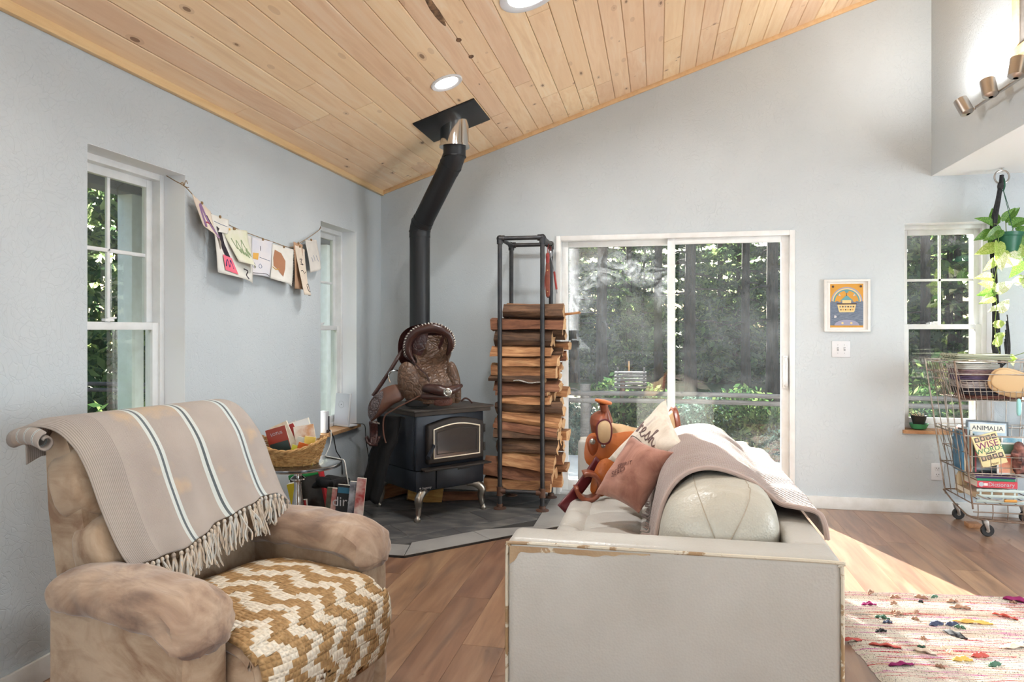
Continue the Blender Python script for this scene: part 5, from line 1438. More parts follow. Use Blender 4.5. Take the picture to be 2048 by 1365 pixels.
for sx in (-1, 1): flat(arcp(sx * .030, -.128, 0, .008, 0, 2 * PI, 10), c_c, 'eye', pr); flat([(sx * .05, .088), (sx * .06, .074), (sx * .04, .068)], M_PRINTW, 'bird', pr); flat(arcp(sx * .095, .140, 0, .009, 0, 2 * PI, 10), c_d, 'corner_eye', pr)
flat([(-.085, -.07), (-.070, -.075), (-.072, -.088), (-.088, -.09)], M_PRINTW, 'bird', pr)

# pine framed board high on the loft wall
pf = tag(empty('framed_picture', (XR - .0005, 4.327 - .45, 2.80)), 'pine framed picture high on the loft wall above track light', 'picture')
MB().b2((-.030, -.45, 0), (0, .45, .05)).b2((-.030, .40, .05), (0, .45, .95)).b2((-.030, -.45, .05), (0, -.40, .95)).b2((-.030, -.45, .95), (0, .45, 1.0)).build('frame', M_PINE_TRIM, pf, bevel=.003)
MB().b2((-.014, -.40, .05), (-.004, .40, .95)).build('panel', simple('grey_felt', srgb(120, 116, 112), .9, c2=srgb(104, 100, 96), scale=30), pf, smooth=False)

# ================================================================== LIGHT FIXTURES
t = NT('lamp_lens'); t.p.inputs['Base Color'].default_value = (1, 1, 1, 1); t.p.inputs['Emission Color'].default_value = (1, .93, .82, 1); t.p.inputs['Emission Strength'].default_value = 7.0; M_LENS = t.m
t = NT('day_lens'); t.p.inputs['Base Color'].default_value = (1, 1, 1, 1); t.p.inputs['Emission Color'].default_value = (.93, .97, 1, 1); t.p.inputs['Emission Strength'].default_value = 5.0; M_LENSD = t.m
def downlight(x, y, r, lens, label, power, col):
    o = tag(empty('recessed_light', (x, y, zc(x) - .0005), rot=(0, -CA, 0)), label, 'light')
    MB().lathe([(r, 0), (r, -.006), (r * .94, -.010), (r * .80, -.008), (r * .74, -.003)], 40, cap=False).build('trim_ring', M_DEVICE, o)
    MB().lathe([(r * .75, -.003), (r * .5, -.0045), (.001, -.005)], 40, cap=False).build('lens', lens, o)
    d = bpy.data.lights.new('downlight', 'AREA'); d.shape = 'DISK'; d.size = r * 1.4; d.energy = power; d.color = col; d.spread = math.radians(170)
    l = bpy.data.objects.new('downlight', d); l.parent = o; l.location = (0, 0, -.02); COL.objects.link(l)
    return o
WARM = (1.0, .98, .95)
downlight(-1.245, 4.09, .098, M_LENS, 'round white recessed ceiling light near the stove pipe', 16, WARM)
downlight(-.625, 3.50, .165, M_LENSD, 'large round skylight tube cut by the top of the photo', 48, (.95, .98, 1))
for i, (x, y) in enumerate([(-1.2, 1.4), (-1.2, -1.2), (.9, 1.2), (.9, -1.2)]):  # extra lamps out of view, added to fill the room with light
    downlight(x, y, .098, M_LENS, ['added unseen recessed fill light above the recliner', 'added unseen recessed fill light at the rear left', 'added unseen recessed fill light above the sofa end', 'added unseen recessed fill light at the rear right'][i], 15, WARM)
tr = tag(empty('track_light', (XR, 4.55, 2.645)), 'brushed nickel track light with cylinder heads on loft wall', 'track light')
M_BRUSH = simple('brushed_nickel', srgb(176, 170, 164), .3, 1.0)
BX = -.075
MB().cyl((BX, -.95, -.022), (BX, .10, -.002), .0085, 12).build('rail', M_BRUSH, tr)
MB().lathe([(.062, 0), (.062, .016), (.055, .022), (.02, .024)], 28, (0, -.52, -.01), RY(-PI / 2)).build('canopy', M_BRUSH, tr)
MB().cyl((0, -.52, -.01), (BX, -.52, -.012), .010, 10).build('stem', M_BRUSH, tr)
def head(y, aim, yaw=0):
    base = Vector((BX, y, -.01))
    d = Vector(aim).normalized(); c = base + Vector((-.045, .045, .03))
    h = MB().tube([base, base + Vector((-.02, .03, .008)), c - d * .045], .005, 8).build('arm', M_BRUSH, tr)
    q = d.to_track_quat('Z', 'Y').to_matrix()
    h = MB().lathe([(.012, -.058), (.030, -.052), (.0385, -.045), (.0385, .050), (.034, .052), (.034, .030), (.001, .028)], 24, c, q, cap=False).build('lamp_head', M_BRUSH, tr)
    MB().lathe([(.033, .036), (.001, .036)], 20, c, q, cap=False).build('bulb', M_LENS, h)
    l = bpy.data.lights.new('track_spot', 'SPOT'); l.energy = 30; l.color = WARM; l.spot_size = math.radians(175); l.spot_blend = 1.0; l.shadow_soft_size = .03
    lo = bpy.data.objects.new('track_spot', l); lo.parent = tr; lo.location = c + d * .06; lo.rotation_euler = d.to_track_quat('-Z', 'Y').to_euler(); COL.objects.link(lo)
head(.11, (-.30, .30, .90)); head(-.217, (-.05, .28, .95)); head(-.533, (.18, .12, .95)); head(-.85, (.25, 0, .95))
# ================================================================== WIRE CART
M_WIRE = simple('worn_chrome_wire', srgb(176, 170, 162), .35, .85, c2=srgb(132, 110, 92), scale=16)
M_WIRER = simple('rusty_wire', srgb(120, 96, 80), .55, .6, c2=srgb(150, 132, 116), scale=20)
CX0, CY0, CY1 = 1.98, 5.02, 5.46
CXR = 2.50
ct = tag(empty('wire_cart', (2.24, 5.24, 0)), 'old wire rolling cart full of books and linens by window', 'cart')
co_ = Vector(ct.location)
def cb(m, n, mat=None, **k): return m.build(n, mat or M_WIRE, ct, loc=-co_, **k)
def cart_x(z, side):                                 # posts splay outwards towards the top
    k = (z - .2) / .92
    return lerp(CX0, 1.868, k) if side < 0 else lerp(CXR, CXR + .10, k)
def cart_y(z, side):
    k = (z - .2) / .92
    return lerp(CY0, 5.0, k) if side < 0 else lerp(CY1, 5.505, k)
def P(z, sx, sy): return Vector((cart_x(z, sx), cart_y(z, sy), z))
for sx in (-1, 1):
    for sy in (-1, 1): cb(MB().tube([P(.17, sx, sy), P(1.12, sx, sy)], .0055, 8), 'post', M_WIRER if sx < 0 and sy < 0 else M_WIRE)
for k in (1, 2, 3):                                   # side uprights
    f = k / 4
    cb(MB().tube([P(.20, -1, -1).lerp(P(.20, -1, 1), f), P(1.10, -1, -1).lerp(P(1.10, -1, 1), f)], .003, 6), 'side_wire')
for k in range(1, 7):
    f = k / 7
    cb(MB().tube([P(.20, -1, 1).lerp(P(.20, 1, 1), f), P(1.10, -1, 1).lerp(P(1.10, 1, 1), f)], .003, 6), 'back_wire')
def hoop(z, r=.0042, mat=None, inset=0):
    c = [P(z, -1, -1), P(z, 1, -1), P(z, 1, 1), P(z, -1, 1)]
    return cb(MB().tube(c, r, 8, closed=True), 'hoop', mat)
for z in (1.115, 1.035, .64, .40, .205): hoop(z, mat=M_WIRER if z < .25 else None)
def basket(z0, z1, ztop_front, shrink, n_front, name):
    par = empty(name); par.parent = ct; par.location = (0, 0, 0)
    def c(z, sx, sy):
        p = P(z, sx, sy); q = Vector((lerp(CX0, CXR, .5), 5.25, z)); k = shrink * (1 - (z - z0) / (z1 - z0)) + .02
        return p.lerp(q, k)
    def wire(pts, r, nm='wire'): o = MB().tube([Vector(p) - co_ for p in pts], r, 6).build(nm, M_WIRE, par); return o
    for z in (z0, ztop_front): wire([c(z, -1, -1), c(z, 1, -1)], .0035, 'front_rail')
    for z in (z0, lerp(z0, z1, .5), z1):
        wire([c(z, 1, -1), c(z, 1, 1)], .003, 'side_rail'); wire([c(z, 1, 1), c(z, -1, 1)], .003, 'rear_rail'); wire([c(z, -1, 1), c(z, -1, -1)], .003, 'side_rail')
    wire([c(lerp(z0, ztop_front, .45), -1, -1), c(lerp(z0, ztop_front, .45), 1, -1)], .0025, 'front_rail')
    for i in range(n_front + 1):
        f = i / n_front
        wire([c(ztop_front, -1, -1).lerp(c(ztop_front, 1, -1), f), c(z0, -1, -1).lerp(c(z0, 1, -1), f), c(z0, -1, 1).lerp(c(z0, 1, 1), f)], .0022)
    for i in range(n_front + 1):
        f = i / n_front
        wire([c(z0, -1, 1).lerp(c(z0, 1, 1), f), c(z1, -1, 1).lerp(c(z1, 1, 1), f)], .002)
    ns = n_front * 2 // 3
    for i in range(ns + 1):
        f = i / ns
        for sx in (-1, 1): wire([c(z1, sx, -1).lerp(c(z1, sx, 1), f), c(z0, sx, -1).lerp(c(z0, sx, 1), f)], .0022)
        wire([c(z0, -1, -1).lerp(c(z0, -1, 1), f), c(z0, 1, -1).lerp(c(z0, 1, 1), f)], .002)
    return c
cU = basket(.865, 1.10, .995, .12, 18, 'upper_basket')
cM = basket(.380, .66, .505, .12, 9, 'middle_basket')
# bottom tray
for i in range(7): cb(MB().tube([P(.205, -1, -1).lerp(P(.205, 1, -1), i / 6), P(.205, -1, 1).lerp(P(.205, 1, 1), i / 6)], .003, 6), 'tray_wire', M_WIRER)
for y in (CY0 - .02, CY0 + .02):
    cb(MB().tube(spline([(CX0 - .01, CY1, .20), (CX0 + .0, CY0 + .20, .13), (CX0 + .05, y + .02, .105), (CXR - .05, y, .105), (CXR, CY0 + .1, .13)], 5), .005, 8), 'bumper_rail', M_WIRER)
cb(MB().tube([(CX0 + .0, CY0 - .01, .155), (CXR, CY0 - .01, .155)], .004, 8), 'bumper_rail', M_WIRER)
for i in range(6): x = CX0 + .03 + i * .085; cb(MB().tube([(x, CY0 - .005, .205), (x, CY0 - .01, .155), (x, CY0 - .0, .105)], .0032, 6), 'bumper_wire', M_WIRER)
M_RUBBER = simple('grey_rubber', srgb(44, 42, 42), .7)
for x, y in ((2.055, 5.025), (CXR - .04, 5.03), (2.045, 5.44), (CXR - .04, 5.44)):
    cs = empty('caster'); cs.parent = ct; cs.location = Vector((x, y, 0)) - co_
    MB().lathe([(.012, -.012), (.034, -.012), (.038, -.008), (.038, .008), (.034, .012), (.012, .012)], 24, (.012, 0, .038), RX(PI / 2) @ RZ(0)).build('wheel', M_RUBBER, cs)
    MB().lathe([(.001, -.014), (.012, -.014), (.012, .014), (.001, .014)], 14, (.012, 0, .038), RX(PI / 2)).build('hub', M_WIRE, cs)
    MB().prism([(-.018, .105), (.014, .105), (.020, .036), (.004, .036)], lambda p, q, t: (p, t, q), -.019, -.016).prism([(-.018, .105), (.014, .105), (.020, .036), (.004, .036)], lambda p, q, t: (p, t, q), .016, .019).b2((-.018, -.019, .100), (.014, .019, .106)).build('fork', M_WIRE, cs, bevel=.001)
M_DARKWOOD = simple('dark_painted_wood', srgb(48, 40, 36), .6)
tag(MB().b2((2.03, 5.20, .0), (2.11, 5.28, .03)).build('wood_block', M_OAK, None, bevel=.003), 'small pale wooden block on the floor under the cart', 'block')
# ---- upper basket contents: folded linens, oval fan, green mat
def folded(name, x0, x1, y0, y1, z0, z1, mat, label, seed):
    m = MB(); n = 3
    for i in range(n):
        a, b = lerp(z0, z1, i / n), lerp(z0, z1, (i + 1) / n)
        m.squad(((x0 + x1) / 2, (y0 + y1) / 2, (a + b) / 2), (x1 - x0, y1 - y0, (b - a) * 1.12), .28, .3, 30, 10, noise_amp=.005, noise_sc=16, seed=seed + i)
    o = m.build(name, mat); tag(o, label, 'linen', 'folded linens in the cart'); return o
def linen(name, c1, c2, sc=20): return simple(name, c1, .95, c2=c2, scale=sc, bump=.4, bscale=220)
folded('folded_cloth', 1.965, 2.30, 5.06, 5.32, .875, .895, linen('plum_brown_cloth', srgb(96, 58, 52), srgb(126, 84, 70)), 'brown plum cloth lying at the bottom of the upper basket', 3)
folded('folded_cloth', 1.960, 2.16, 5.055, 5.34, .898, .938, linen('black_cloth', srgb(30, 28, 34), srgb(52, 46, 56)), 'black folded cloth low in the linen stack', 4)
folded('folded_cloth', 1.950, 2.15, 5.055, 5.33, .940, .985, linen('grey_knit', srgb(150, 140, 140), srgb(180, 172, 168)), 'grey knit folded cloth in the middle of the linen stack', 5)
folded('folded_cloth', 1.945, 2.17, 5.05, 5.33, .987, 1.020, linen('purple_cloth', srgb(86, 70, 100), srgb(110, 92, 118)), 'purple folded cloth under the floral one', 6)
folded('folded_cloth', 1.935, 2.16, 5.055, 5.33, 1.022, 1.060, linen('mauve_floral', srgb(150, 126, 122), srgb(110, 84, 96), 26), 'mauve floral folded cloth in the linen stack', 7)
folded('folded_cloth', 1.930, 2.17, 5.06, 5.33, 1.062, 1.098, linen('pale_grey_cloth', srgb(178, 176, 168), srgb(196, 194, 186)), 'pale grey folded cloth second from the top of linen stack', 8)
gm = simple('sage_ribbed', srgb(150, 154, 130), .9, c2=srgb(186, 188, 168), scale=2, stretch=(1, 60, 60))
for k in range(1):
    m = MB()
    for i in range(4):
        z = 1.125 + i * .011
        m.grid(lambda u, v, z=z, i=i: (lerp(1.885, 2.20, u) + .01 * (i % 2), lerp(5.03, 5.30, v), z + .006 * math.sin(u * 3 + i) + .004 * math.sin(v * 40)), 20, 24)
    tag(m.build('folded_mat', gm, None, mods=[solid(.006, 0)]), 'sage green ribbed mat folded on top of the cart', 'mat')
fanm = simple('tan_board', srgb(190, 156, 114), .6, c2=srgb(204, 172, 130), scale=10)
fo = tag(empty('oval_board', (2.200, 5.035, .982), rot=(.25, .32, .12)), 'tan oval paddle board leaning in the upper basket', 'board')
MB().squad((0, 0, 0), (.265, .030, .180), .8, .9, 40, 12).build('board', fanm, fo)
MB().squad((-.012, -.012, .008), (.215, .020, .140), .7, .9, 40, 10).build('front_panel', simple('tan_board_face', srgb(204, 172, 128), .6), fo)
# ---- middle basket: picture books
def front_label(w, h, bands):
    pass
def plane_rect(o, x0, x1, z0, z1, y, mat, nm): return MB().b2((x0, y - .0008, z0), (x1, y, z1)).build(nm, mat, o, smooth=False)
def f_animalia(o, w, h, t):
    y = -t / 2
    plane_rect(o, .012, w - .012, .012, h - .012, y, cmat(196, 206, 214, 160, 186, 200), 'cover_art')
    plane_rect(o, .022, w - .022, h - .075, h - .022, y - .001, cmat(232, 228, 212), 'title_panel')
    text_mesh('ANIMALIA', .042, M_BLACKGRIP, 'title', o, Matrix.Translation((w / 2, y - .0024, h - .050)) @ Matrix.Rotation(PI / 2, 4, 'X'))
    for i, c in enumerate([(196, 90, 84), (214, 176, 90), (90, 150, 150), (226, 190, 150), (120, 140, 90)]):
        plane_rect(o, .02 + i * .04, .058 + i * .04, h * .55, h * .66, y - .001, cmat(*c), 'art_block')
zmb = .388
book('picture_book', .255, .335, .012, cmat(58, 66, 74, 96, 110, 112), 'tall picture book titled Animalia standing in the cart', (2.005, 5.17, zmb), (-.12, .04, .05), 'books in the cart', False, f_animalia)
def f_wise(o, w, h, t):
    y = -t / 2
    text_mesh('WISE', .058, cmat(122, 42, 96), 'title', o, Matrix.Translation((w / 2, y - .001, h * .66)) @ Matrix.Rotation(PI / 2, 4, 'X'))
    text_mesh('WORDS', .046, cmat(36, 120, 84), 'title', o, Matrix.Translation((w / 2, y - .001, h * .50)) @ Matrix.Rotation(PI / 2, 4, 'X'))
    text_mesh('Peter', .022, cmat(110, 66, 44), 'author', o, Matrix.Translation((w / 2, y - .001, h * .06)) @ Matrix.Rotation(PI / 2, 4, 'X'))
    for i in range(4):
        for z in (.80, .20):
            x0 = w * (.06 + i * .23); p_ = plane_rect(o, x0, x0 + w * .19, h * z, h * (z + .15), y, cmat(70, 62, 58, 120, 108, 98), 'portrait_tile')
            MB().squad((x0 + w * .095, y - .001, h * (z + .075)), (w * .10, .002, h * .09), .8, 1, 10, 6).build('portrait_face', cmat(208, 176, 146), p_)
    plane_rect(o, w * .3, w * .7, h * .38, h * .42, y, cmat(90, 80, 74), 'subtitle')
book('paperback', .150, .205, .014, cmat(234, 216, 160), 'cream paperback titled Wise Words tilted in front of cart', (2.062, 5.075, .425), (-.10, -.30, .02), 'books in the cart', True, f_wise)
cart_books = [(2.190, 5.13, .13, .24, .010, (86, 140, 160, 190, 210, 214), -.08, .04, 'teal covered picture book right of the tilted paperback'), (2.180, 5.11, .13, .20, .012, (84, 112, 92), -.06, .0, 'green fronted book with white border in the cart'), (2.150, 5.09, .12, .13, .010, (222, 120, 92, 240, 190, 150), -.08, .0, 'orange coral booklet low in the cart basket')]
for x, y, w, h, t_, c, a, b, lab in cart_books:
    def fr2(o, w, h, t, c=c):
        plane_rect(o, .010, w - .010, .010, h - .010, -t / 2, cmat(*c), 'cover_art')
    book('picture_book', w, h, t_, cmat(230, 228, 222), lab, (x, y, zmb), (a, b, .03), 'books in the cart', True, fr2)
spc = [((60, 110, 140), .27, 'blue'), ((206, 190, 160), .25, 'cream'), ((92, 60, 48), .28, 'dark brown'), ((150, 170, 176), .29, 'pale blue'), ((176, 120, 84), .24, 'tan'), ((216, 214, 206), .27, 'white'), ((60, 84, 76), .25, 'dark green'), ((196, 100, 110), .23, 'pink')]
for i, (c, h, nmc) in enumerate(spc):
    book('picture_book', .20, h, .014, cmat(*c), '%s spined thin book on edge at the left of the cart' % nmc, (1.965 + i * .011, 5.12 + i * .002, zmb), (0, .05 - i * .004, PI / 2 - .10), 'books in the cart', True)
db = tag(empty('string_bundle', (2.285, 5.10, zmb + .10)), 'dark bundle of ribbons stuffed at the right of cart', 'bundle')
MB().squad((0, 0, 0), (.10, .14, .20), .8, .8, 20, 14, noise_amp=.03, noise_sc=22).build('ribbons', simple('mixed_ribbon', srgb(60, 44, 44), .8, c2=srgb(176, 120, 110), scale=26), db)
# ---- lower shelf: flat books, wooden boards, caddy
def f_dict(o, w, h, t): pass
def flat_book(name, x0, x1, y0, y1, z0, z1, cov, lab, txt=None):
    o = empty(name, (x0, y0, z0)); tag(o, lab, 'book', 'books in the cart')
    w, d, h = x1 - x0, y1 - y0, z1 - z0
    MB().b2((.002, .002, .002), (w - .003, d - .003, h - .002)).build('pages', M_PAGE, o, smooth=False)
    MB().b2((0, 0, 0), (w, d, .002)).b2((0, 0, h - .002), (w, d, h)).b2((0, 0, .002), (w, .002, h - .002)).build('cover', cov, o, smooth=False)
    if txt:
        text_mesh(txt, h * .85, M_PRINTW, 'spine_title', o, Matrix.Translation((w * .60, -.001, h * .5)) @ Matrix.Rotation(PI / 2, 4, 'X'))
        MB().lathe([(h * .36, 0), (h * .36, .001)], 16, (w * .10, -.0005, h * .5), RX(PI / 2)).build('spine_emblem', M_PRINTW, o)
        MB().b2((w * .17, -.001, h * .3), (w * .26, 0, h * .7)).build('spine_mark', cmat(250, 226, 220), o, smooth=False)
    return o
M_DICT = cmat(214, 74, 84)
flat_book('crate_board', 2.005, 2.27, 5.09, 5.36, .235, .268, cmat(176, 150, 118), 'pale wooden looking thick book at the bottom of cart shelf')
flat_book('dictionary', 2.030, 2.262, 5.075, 5.28, .300, .342, M_DICT, 'red and pink dictionary lying flat on the cart shelf', 'Dictionary')
flat_book('hardback_book', 2.030, 2.252, 5.08, 5.28, .343, .358, cmat(40, 140, 104), 'thin green hardback lying on the dictionary')
flat_book('hardback_book', 2.025, 2.256, 5.085, 5.28, .3585, .379, cmat(62, 40, 96), 'purple hardback on top of the flat book pile')
cd = tag(empty('slatted_caddy', (2.15, 5.035, .212)), 'pale green slatted caddy with wooden grip on the cart shelf', 'caddy')
M_MINT = simple('mint_enamel', srgb(196, 208, 202), .45, c2=srgb(176, 190, 184), scale=20)
for z in (.012, .045, .080):
    MB().b2((-.145, -.012, z - .009), (.13, -.008, z + .009)).build('slat', M_MINT, cd, bevel=.002)
for x in (-.12, -.055, .01, .075): MB().b2((x - .006, -.008, .0), (x + .006, -.004, .09)).build('slat_post', M_MINT, cd, bevel=.001)
MB().tube(spline([(-.15, -.03, .055), (-.10, -.05, .035), (.0, -.055, .028), (.10, -.05, .030), (.135, -.03, .055)], 5), .004, 8).build('bail', M_WIRE, cd)
MB().tube([(-.005, -.056, .028), (.065, -.054, .029)], [.009, .009], 12).build('wooden_grip', simple('amber_wood', srgb(206, 144, 62), .4), cd)
MB().b2((-.145, -.004, 0), (.13, .004, .008)).build('caddy_base', M_MINT, cd, bevel=.001)
for i, c in enumerate([(196, 176, 140), (208, 192, 160), (186, 160, 122)]):
    tag(MB().b2((2.01 + .004 * i, 5.30 + .03 * i, .212 + .0), (2.06 + .004 * i, 5.325 + .03 * i, .36 - .02 * i)).build('wooden_board', cmat(*c), None, bevel=.002), ['front', 'middle', 'rear'][i] + ' small pale wooden board upright at left on cart shelf', 'board', 'boards in the cart')
rb_ = tag(MB().squad((2.24, 5.01, .83), (.026, .02, .11), .6, .8, 14, 12, noise_amp=.004).build('aqua_ribbon', simple('aqua_fabric', srgb(150, 206, 204), .7)), 'aqua ribbon hanging from the upper basket', 'ribbon')
# ---- little pot on the window sill
pt = tag(empty('cactus_pot', (1.862, D + .045, W3[2] + .003)), 'small black pot in green saucer on right window sill', 'plant pot')
MB().lathe([(.030, 0), (.048, .006), (.060, .030), (.064, .042), (.058, .040), (.040, .012), (.001, .01)], 28).build('saucer', simple('green_glaze', srgb(62, 136, 92), .25), pt)
MB().lathe([(.036, .030), (.052, .095), (.055, .100), (.050, .100), (.046, .088), (.001, .086)], 24).build('pot', simple('black_plastic', srgb(30, 28, 26), .5), pt)
MB().squad((0, 0, .088), (.09, .09, .016), .8, 1, 18, 8, noise_amp=.006, noise_sc=60).build('soil', simple('soil', srgb(70, 54, 42), .95), pt)
M_DRY = simple('dry_stem', srgb(206, 190, 150), .8)
rng = random.Random(3)
for i in range(7):
    a = rng.uniform(0, 6.28); r = rng.uniform(.01, .035)
    MB().tube(spline([(r * math.cos(a), r * math.sin(a), .09), (r * 1.3 * math.cos(a) - .01, r * 1.3 * math.sin(a), .108), (r * 1.6 * math.cos(a) - .02, r * 1.5 * math.sin(a), .118 + rng.uniform(-.01, .015))], 3), .0022, 5).build('dry_stem', M_DRY, pt)
# ================================================================== HANGING PLANT
HK = Vector((2.300, 5.375, ZS - .003))
def wpt(x, y, Y=5.37):                               # photo point at wall distance Y
    u, v = (x - 1024) / F_PX, (660 - y) / F_PX; c, s = math.cos(YAW), math.sin(YAW); t = Y / (c + u * s)
    return Vector(((u * c - s) * t, Y, CAM_H + v * t))
hr = tag(empty('ceiling_hook', HK), 'steel ceiling hook with ring under the white soffit', 'hook')
MB().lathe([(.014, 0), (.014, -.004), (.005, -.007), (.005, -.022)], 14).build('hook_plate', M_CHROME, hr)
MB().tube([Vector((.045 * math.cos(k * PI / 16), 0, -.062 + .045 * math.sin(k * PI / 16))) for k in range(32)], .006, 8, closed=True).build('ring', M_BRUSH, hr)
MB().tube(spline([(0, 0, -.02), (.010, 0, -.012), (.010, 0, -.024), (0, 0, -.028)], 4), .003, 6).build('hook_wire', M_CHROME, hr)
pot_c = wpt(2014, 505)
hp_ = tag(empty('hanging_plant', pot_c), 'trailing pothos in a green plastic pot hanging from ring', 'plant')
M_POT = simple('green_plastic_pot', srgb(28, 92, 68), .4)
MB().lathe([(.060, 0), (.066, .004), (.085, .105), (.092, .108), (.097, .132), (.090, .132), (.084, .118), (.001, .112)], 32).build('pot', M_POT, hp_)
MB().squad((0, 0, .112), (.155, .155, .02), .8, 1, 18, 8, noise_amp=.008, noise_sc=50).build('potting_soil', simple('potting_soil', srgb(66, 50, 38), .95), hp_)
top_ = wpt(2006, 372) - pot_c
for k in range(3):
    a = .5 + k * 2 * PI / 3
    MB().tube([(.092 * math.cos(a), .092 * math.sin(a), .130), top_ + Vector((.004 * math.cos(a), .004 * math.sin(a), -.03))], .0022, 6).build('hanger_wire', simple('green_wire', srgb(36, 84, 66), .5) if k == 0 else bpy.data.materials['green_wire'], hp_)
MB().tube(spline([top_ + Vector((0, 0, -.035)), top_ + Vector((.010, 0, .0)), top_ + Vector((.004, 0, .05)), top_ + Vector((-.008, 0, .056)), top_ + Vector((-.012, 0, .04))], 5), .006, 8).build('hanger_hook', M_POT, hp_)
def leaf_mat(name, c1, c2, c3, lo=.52):
    t = NT(name); t.n.remove(t.p); v = t.coords('Object', (1, 1, 1), True); n = t.noise(v, 22, 3, .5, .6)
    c = t.ramp(n, [(.3, c1), (lo, c2), (lo + .12, c3)])
    d = t.new('BsdfDiffuse'); tl = t.new('BsdfTranslucent'); g = t.new('BsdfGlossy'); g.inputs['Roughness'].default_value = .35
    t.link(c, d.inputs[0]); t.link(c, tl.inputs[0])
    m1 = t.new('MixShader'); m1.inputs[0].default_value = .45; t.link(d.outputs[0], m1.inputs[1]); t.link(tl.outputs[0], m1.inputs[2])
    m2 = t.new('MixShader'); m2.inputs[0].default_value = .06; t.link(m1.outputs[0], m2.inputs[1]); t.link(g.outputs[0], m2.inputs[2]); t.link(m2.outputs[0], t.out.inputs['Surface']); return t.m
LEAVES = [leaf_mat('pothos_green', srgb(64, 116, 40), srgb(96, 148, 56), srgb(150, 184, 90)), leaf_mat('pothos_lime', srgb(130, 172, 60), srgb(180, 204, 96), srgb(228, 232, 170)), leaf_mat('pothos_cream', srgb(160, 190, 84), srgb(222, 228, 168), srgb(244, 244, 226), .45)]
def leaf_mesh(mat):
    def fn(u, v):                                    # v along the leaf, u across
        w = math.sin(PI * min(1, v * .97 + .015) ** .62) ** .85 * .36 * (1 - .25 * v)
        e = 2 * u - 1
        return (e * w, v * 1.0 - .12 * abs(e) * (v < .12), .16 * abs(e) * w / .36 - .30 * v * v + .05 * v)
    o = MB().grid(fn, 6, 9).build('leaf', mat, None); me = o.data; bpy.data.objects.remove(o); return me
LM_ = [leaf_mesh(m) for m in LEAVES]
rng = random.Random(17)
leaves = [ # px, py, length px, direction angle in the picture (0 = right, 90 = up), kind, depth
 (1985, 452, 34, 145, 0, -.05), (1984, 468, 34, 195, 0, -.06), (1990, 447, 30, 100, 0, .0), (2000, 460, 34, 215, 0, -.09), (2010, 442, 30, 60, 0, -.02), (2024, 452, 36, 30, 0, -.05), (2016, 436, 26, 50, 0, .02), (2034, 462, 30, -10, 0, .0), (1992, 462, 26, 240, 0, -.10),
 (1990, 494, 34, 200, 1, -.10), (1996, 486, 36, 262, 1, -.11), (2006, 505, 26, 300, 1, -.10), (1988, 520, 26, 235, 1, -.08), (2000, 508, 32, 270, 2, -.12), (2034, 512, 40, 215, 2, -.08), (2040, 524, 34, 245, 0, -.06), (2044, 470, 32, 265, 0, -.02), (2046, 492, 30, 250, 1, -.04), (2030, 500, 26, 320, 0, -.02),
 (1984, 556, 30, 175, 1, -.08), (1988, 574, 26, 160, 1, -.09), (1988, 584, 28, 190, 0, -.08), (1986, 594, 30, 205, 1, -.09), (1994, 584, 34, 40, 2, -.09), (1997, 622, 30, 50, 2, -.08), (1988, 650, 24, 10, 1, -.09), (1990, 690, 24, 60, 1, -.08), (1992, 676, 20, 30, 1, -.06), (2030, 566, 26, 30, 2, .0), (2046, 552, 26, 270, 1, .0), (2010, 722, 24, 20, 1, -.05), (2018, 712, 22, 300, 1, -.04), (1996, 616, 18, 200, 2, -.08)]
for x, y, ln, ang, k, d in leaves:
    p = wpt(x, y, 5.37 + d) - pot_c; s = ln * 4.95 / F_PX
    a = math.radians(ang); dv = Vector((math.cos(a), rng.uniform(-.45, .1), math.sin(a))).normalized()
    nrm = Vector((rng.uniform(-.4, .4), -1, rng.uniform(.0, .8))); nrm = (nrm - dv * nrm.dot(dv)).normalized(); xa = dv.cross(nrm)
    M = Matrix((xa, dv, nrm)).transposed().to_4x4(); M.translation = p
    o = bpy.data.objects.new('leaf', LM_[k]); COL.objects.link(o); o.parent = hp_; o.matrix_basis = M @ Matrix.Scale(s, 4)
M_VINE = simple('vine_stem', srgb(120, 140, 66), .6)
for pts in ([(2008, 480, .0), (1999, 470, -.09), (1996, 490, -.11), (1998, 515, -.1), (1992, 545, -.09), (1988, 575, -.09), (1993, 610, -.09), (1990, 650, -.09), (1994, 690, -.08), (2006, 716, -.06), (2022, 714, -.05), (2048, 706, -.04)],
            [(2018, 480, .0), (2030, 470, -.06), (2038, 490, -.05), (2046, 510, -.03), (2050, 545, -.02), (2046, 566, .0), (2030, 566, .0)],
            [(2012, 478, .0), (1998, 452, -.05), (1988, 448, -.06)], [(2014, 478, 0), (2012, 455, -.03), (2012, 440, -.02)], [(2016, 478, 0), (2024, 462, -.04), (2030, 452, -.05)]):
    MB().tube(spline([wpt(x, y, 5.37 + d) - pot_c for x, y, d in pts], 6), .0026, 6).build('vine', M_VINE, hp_)
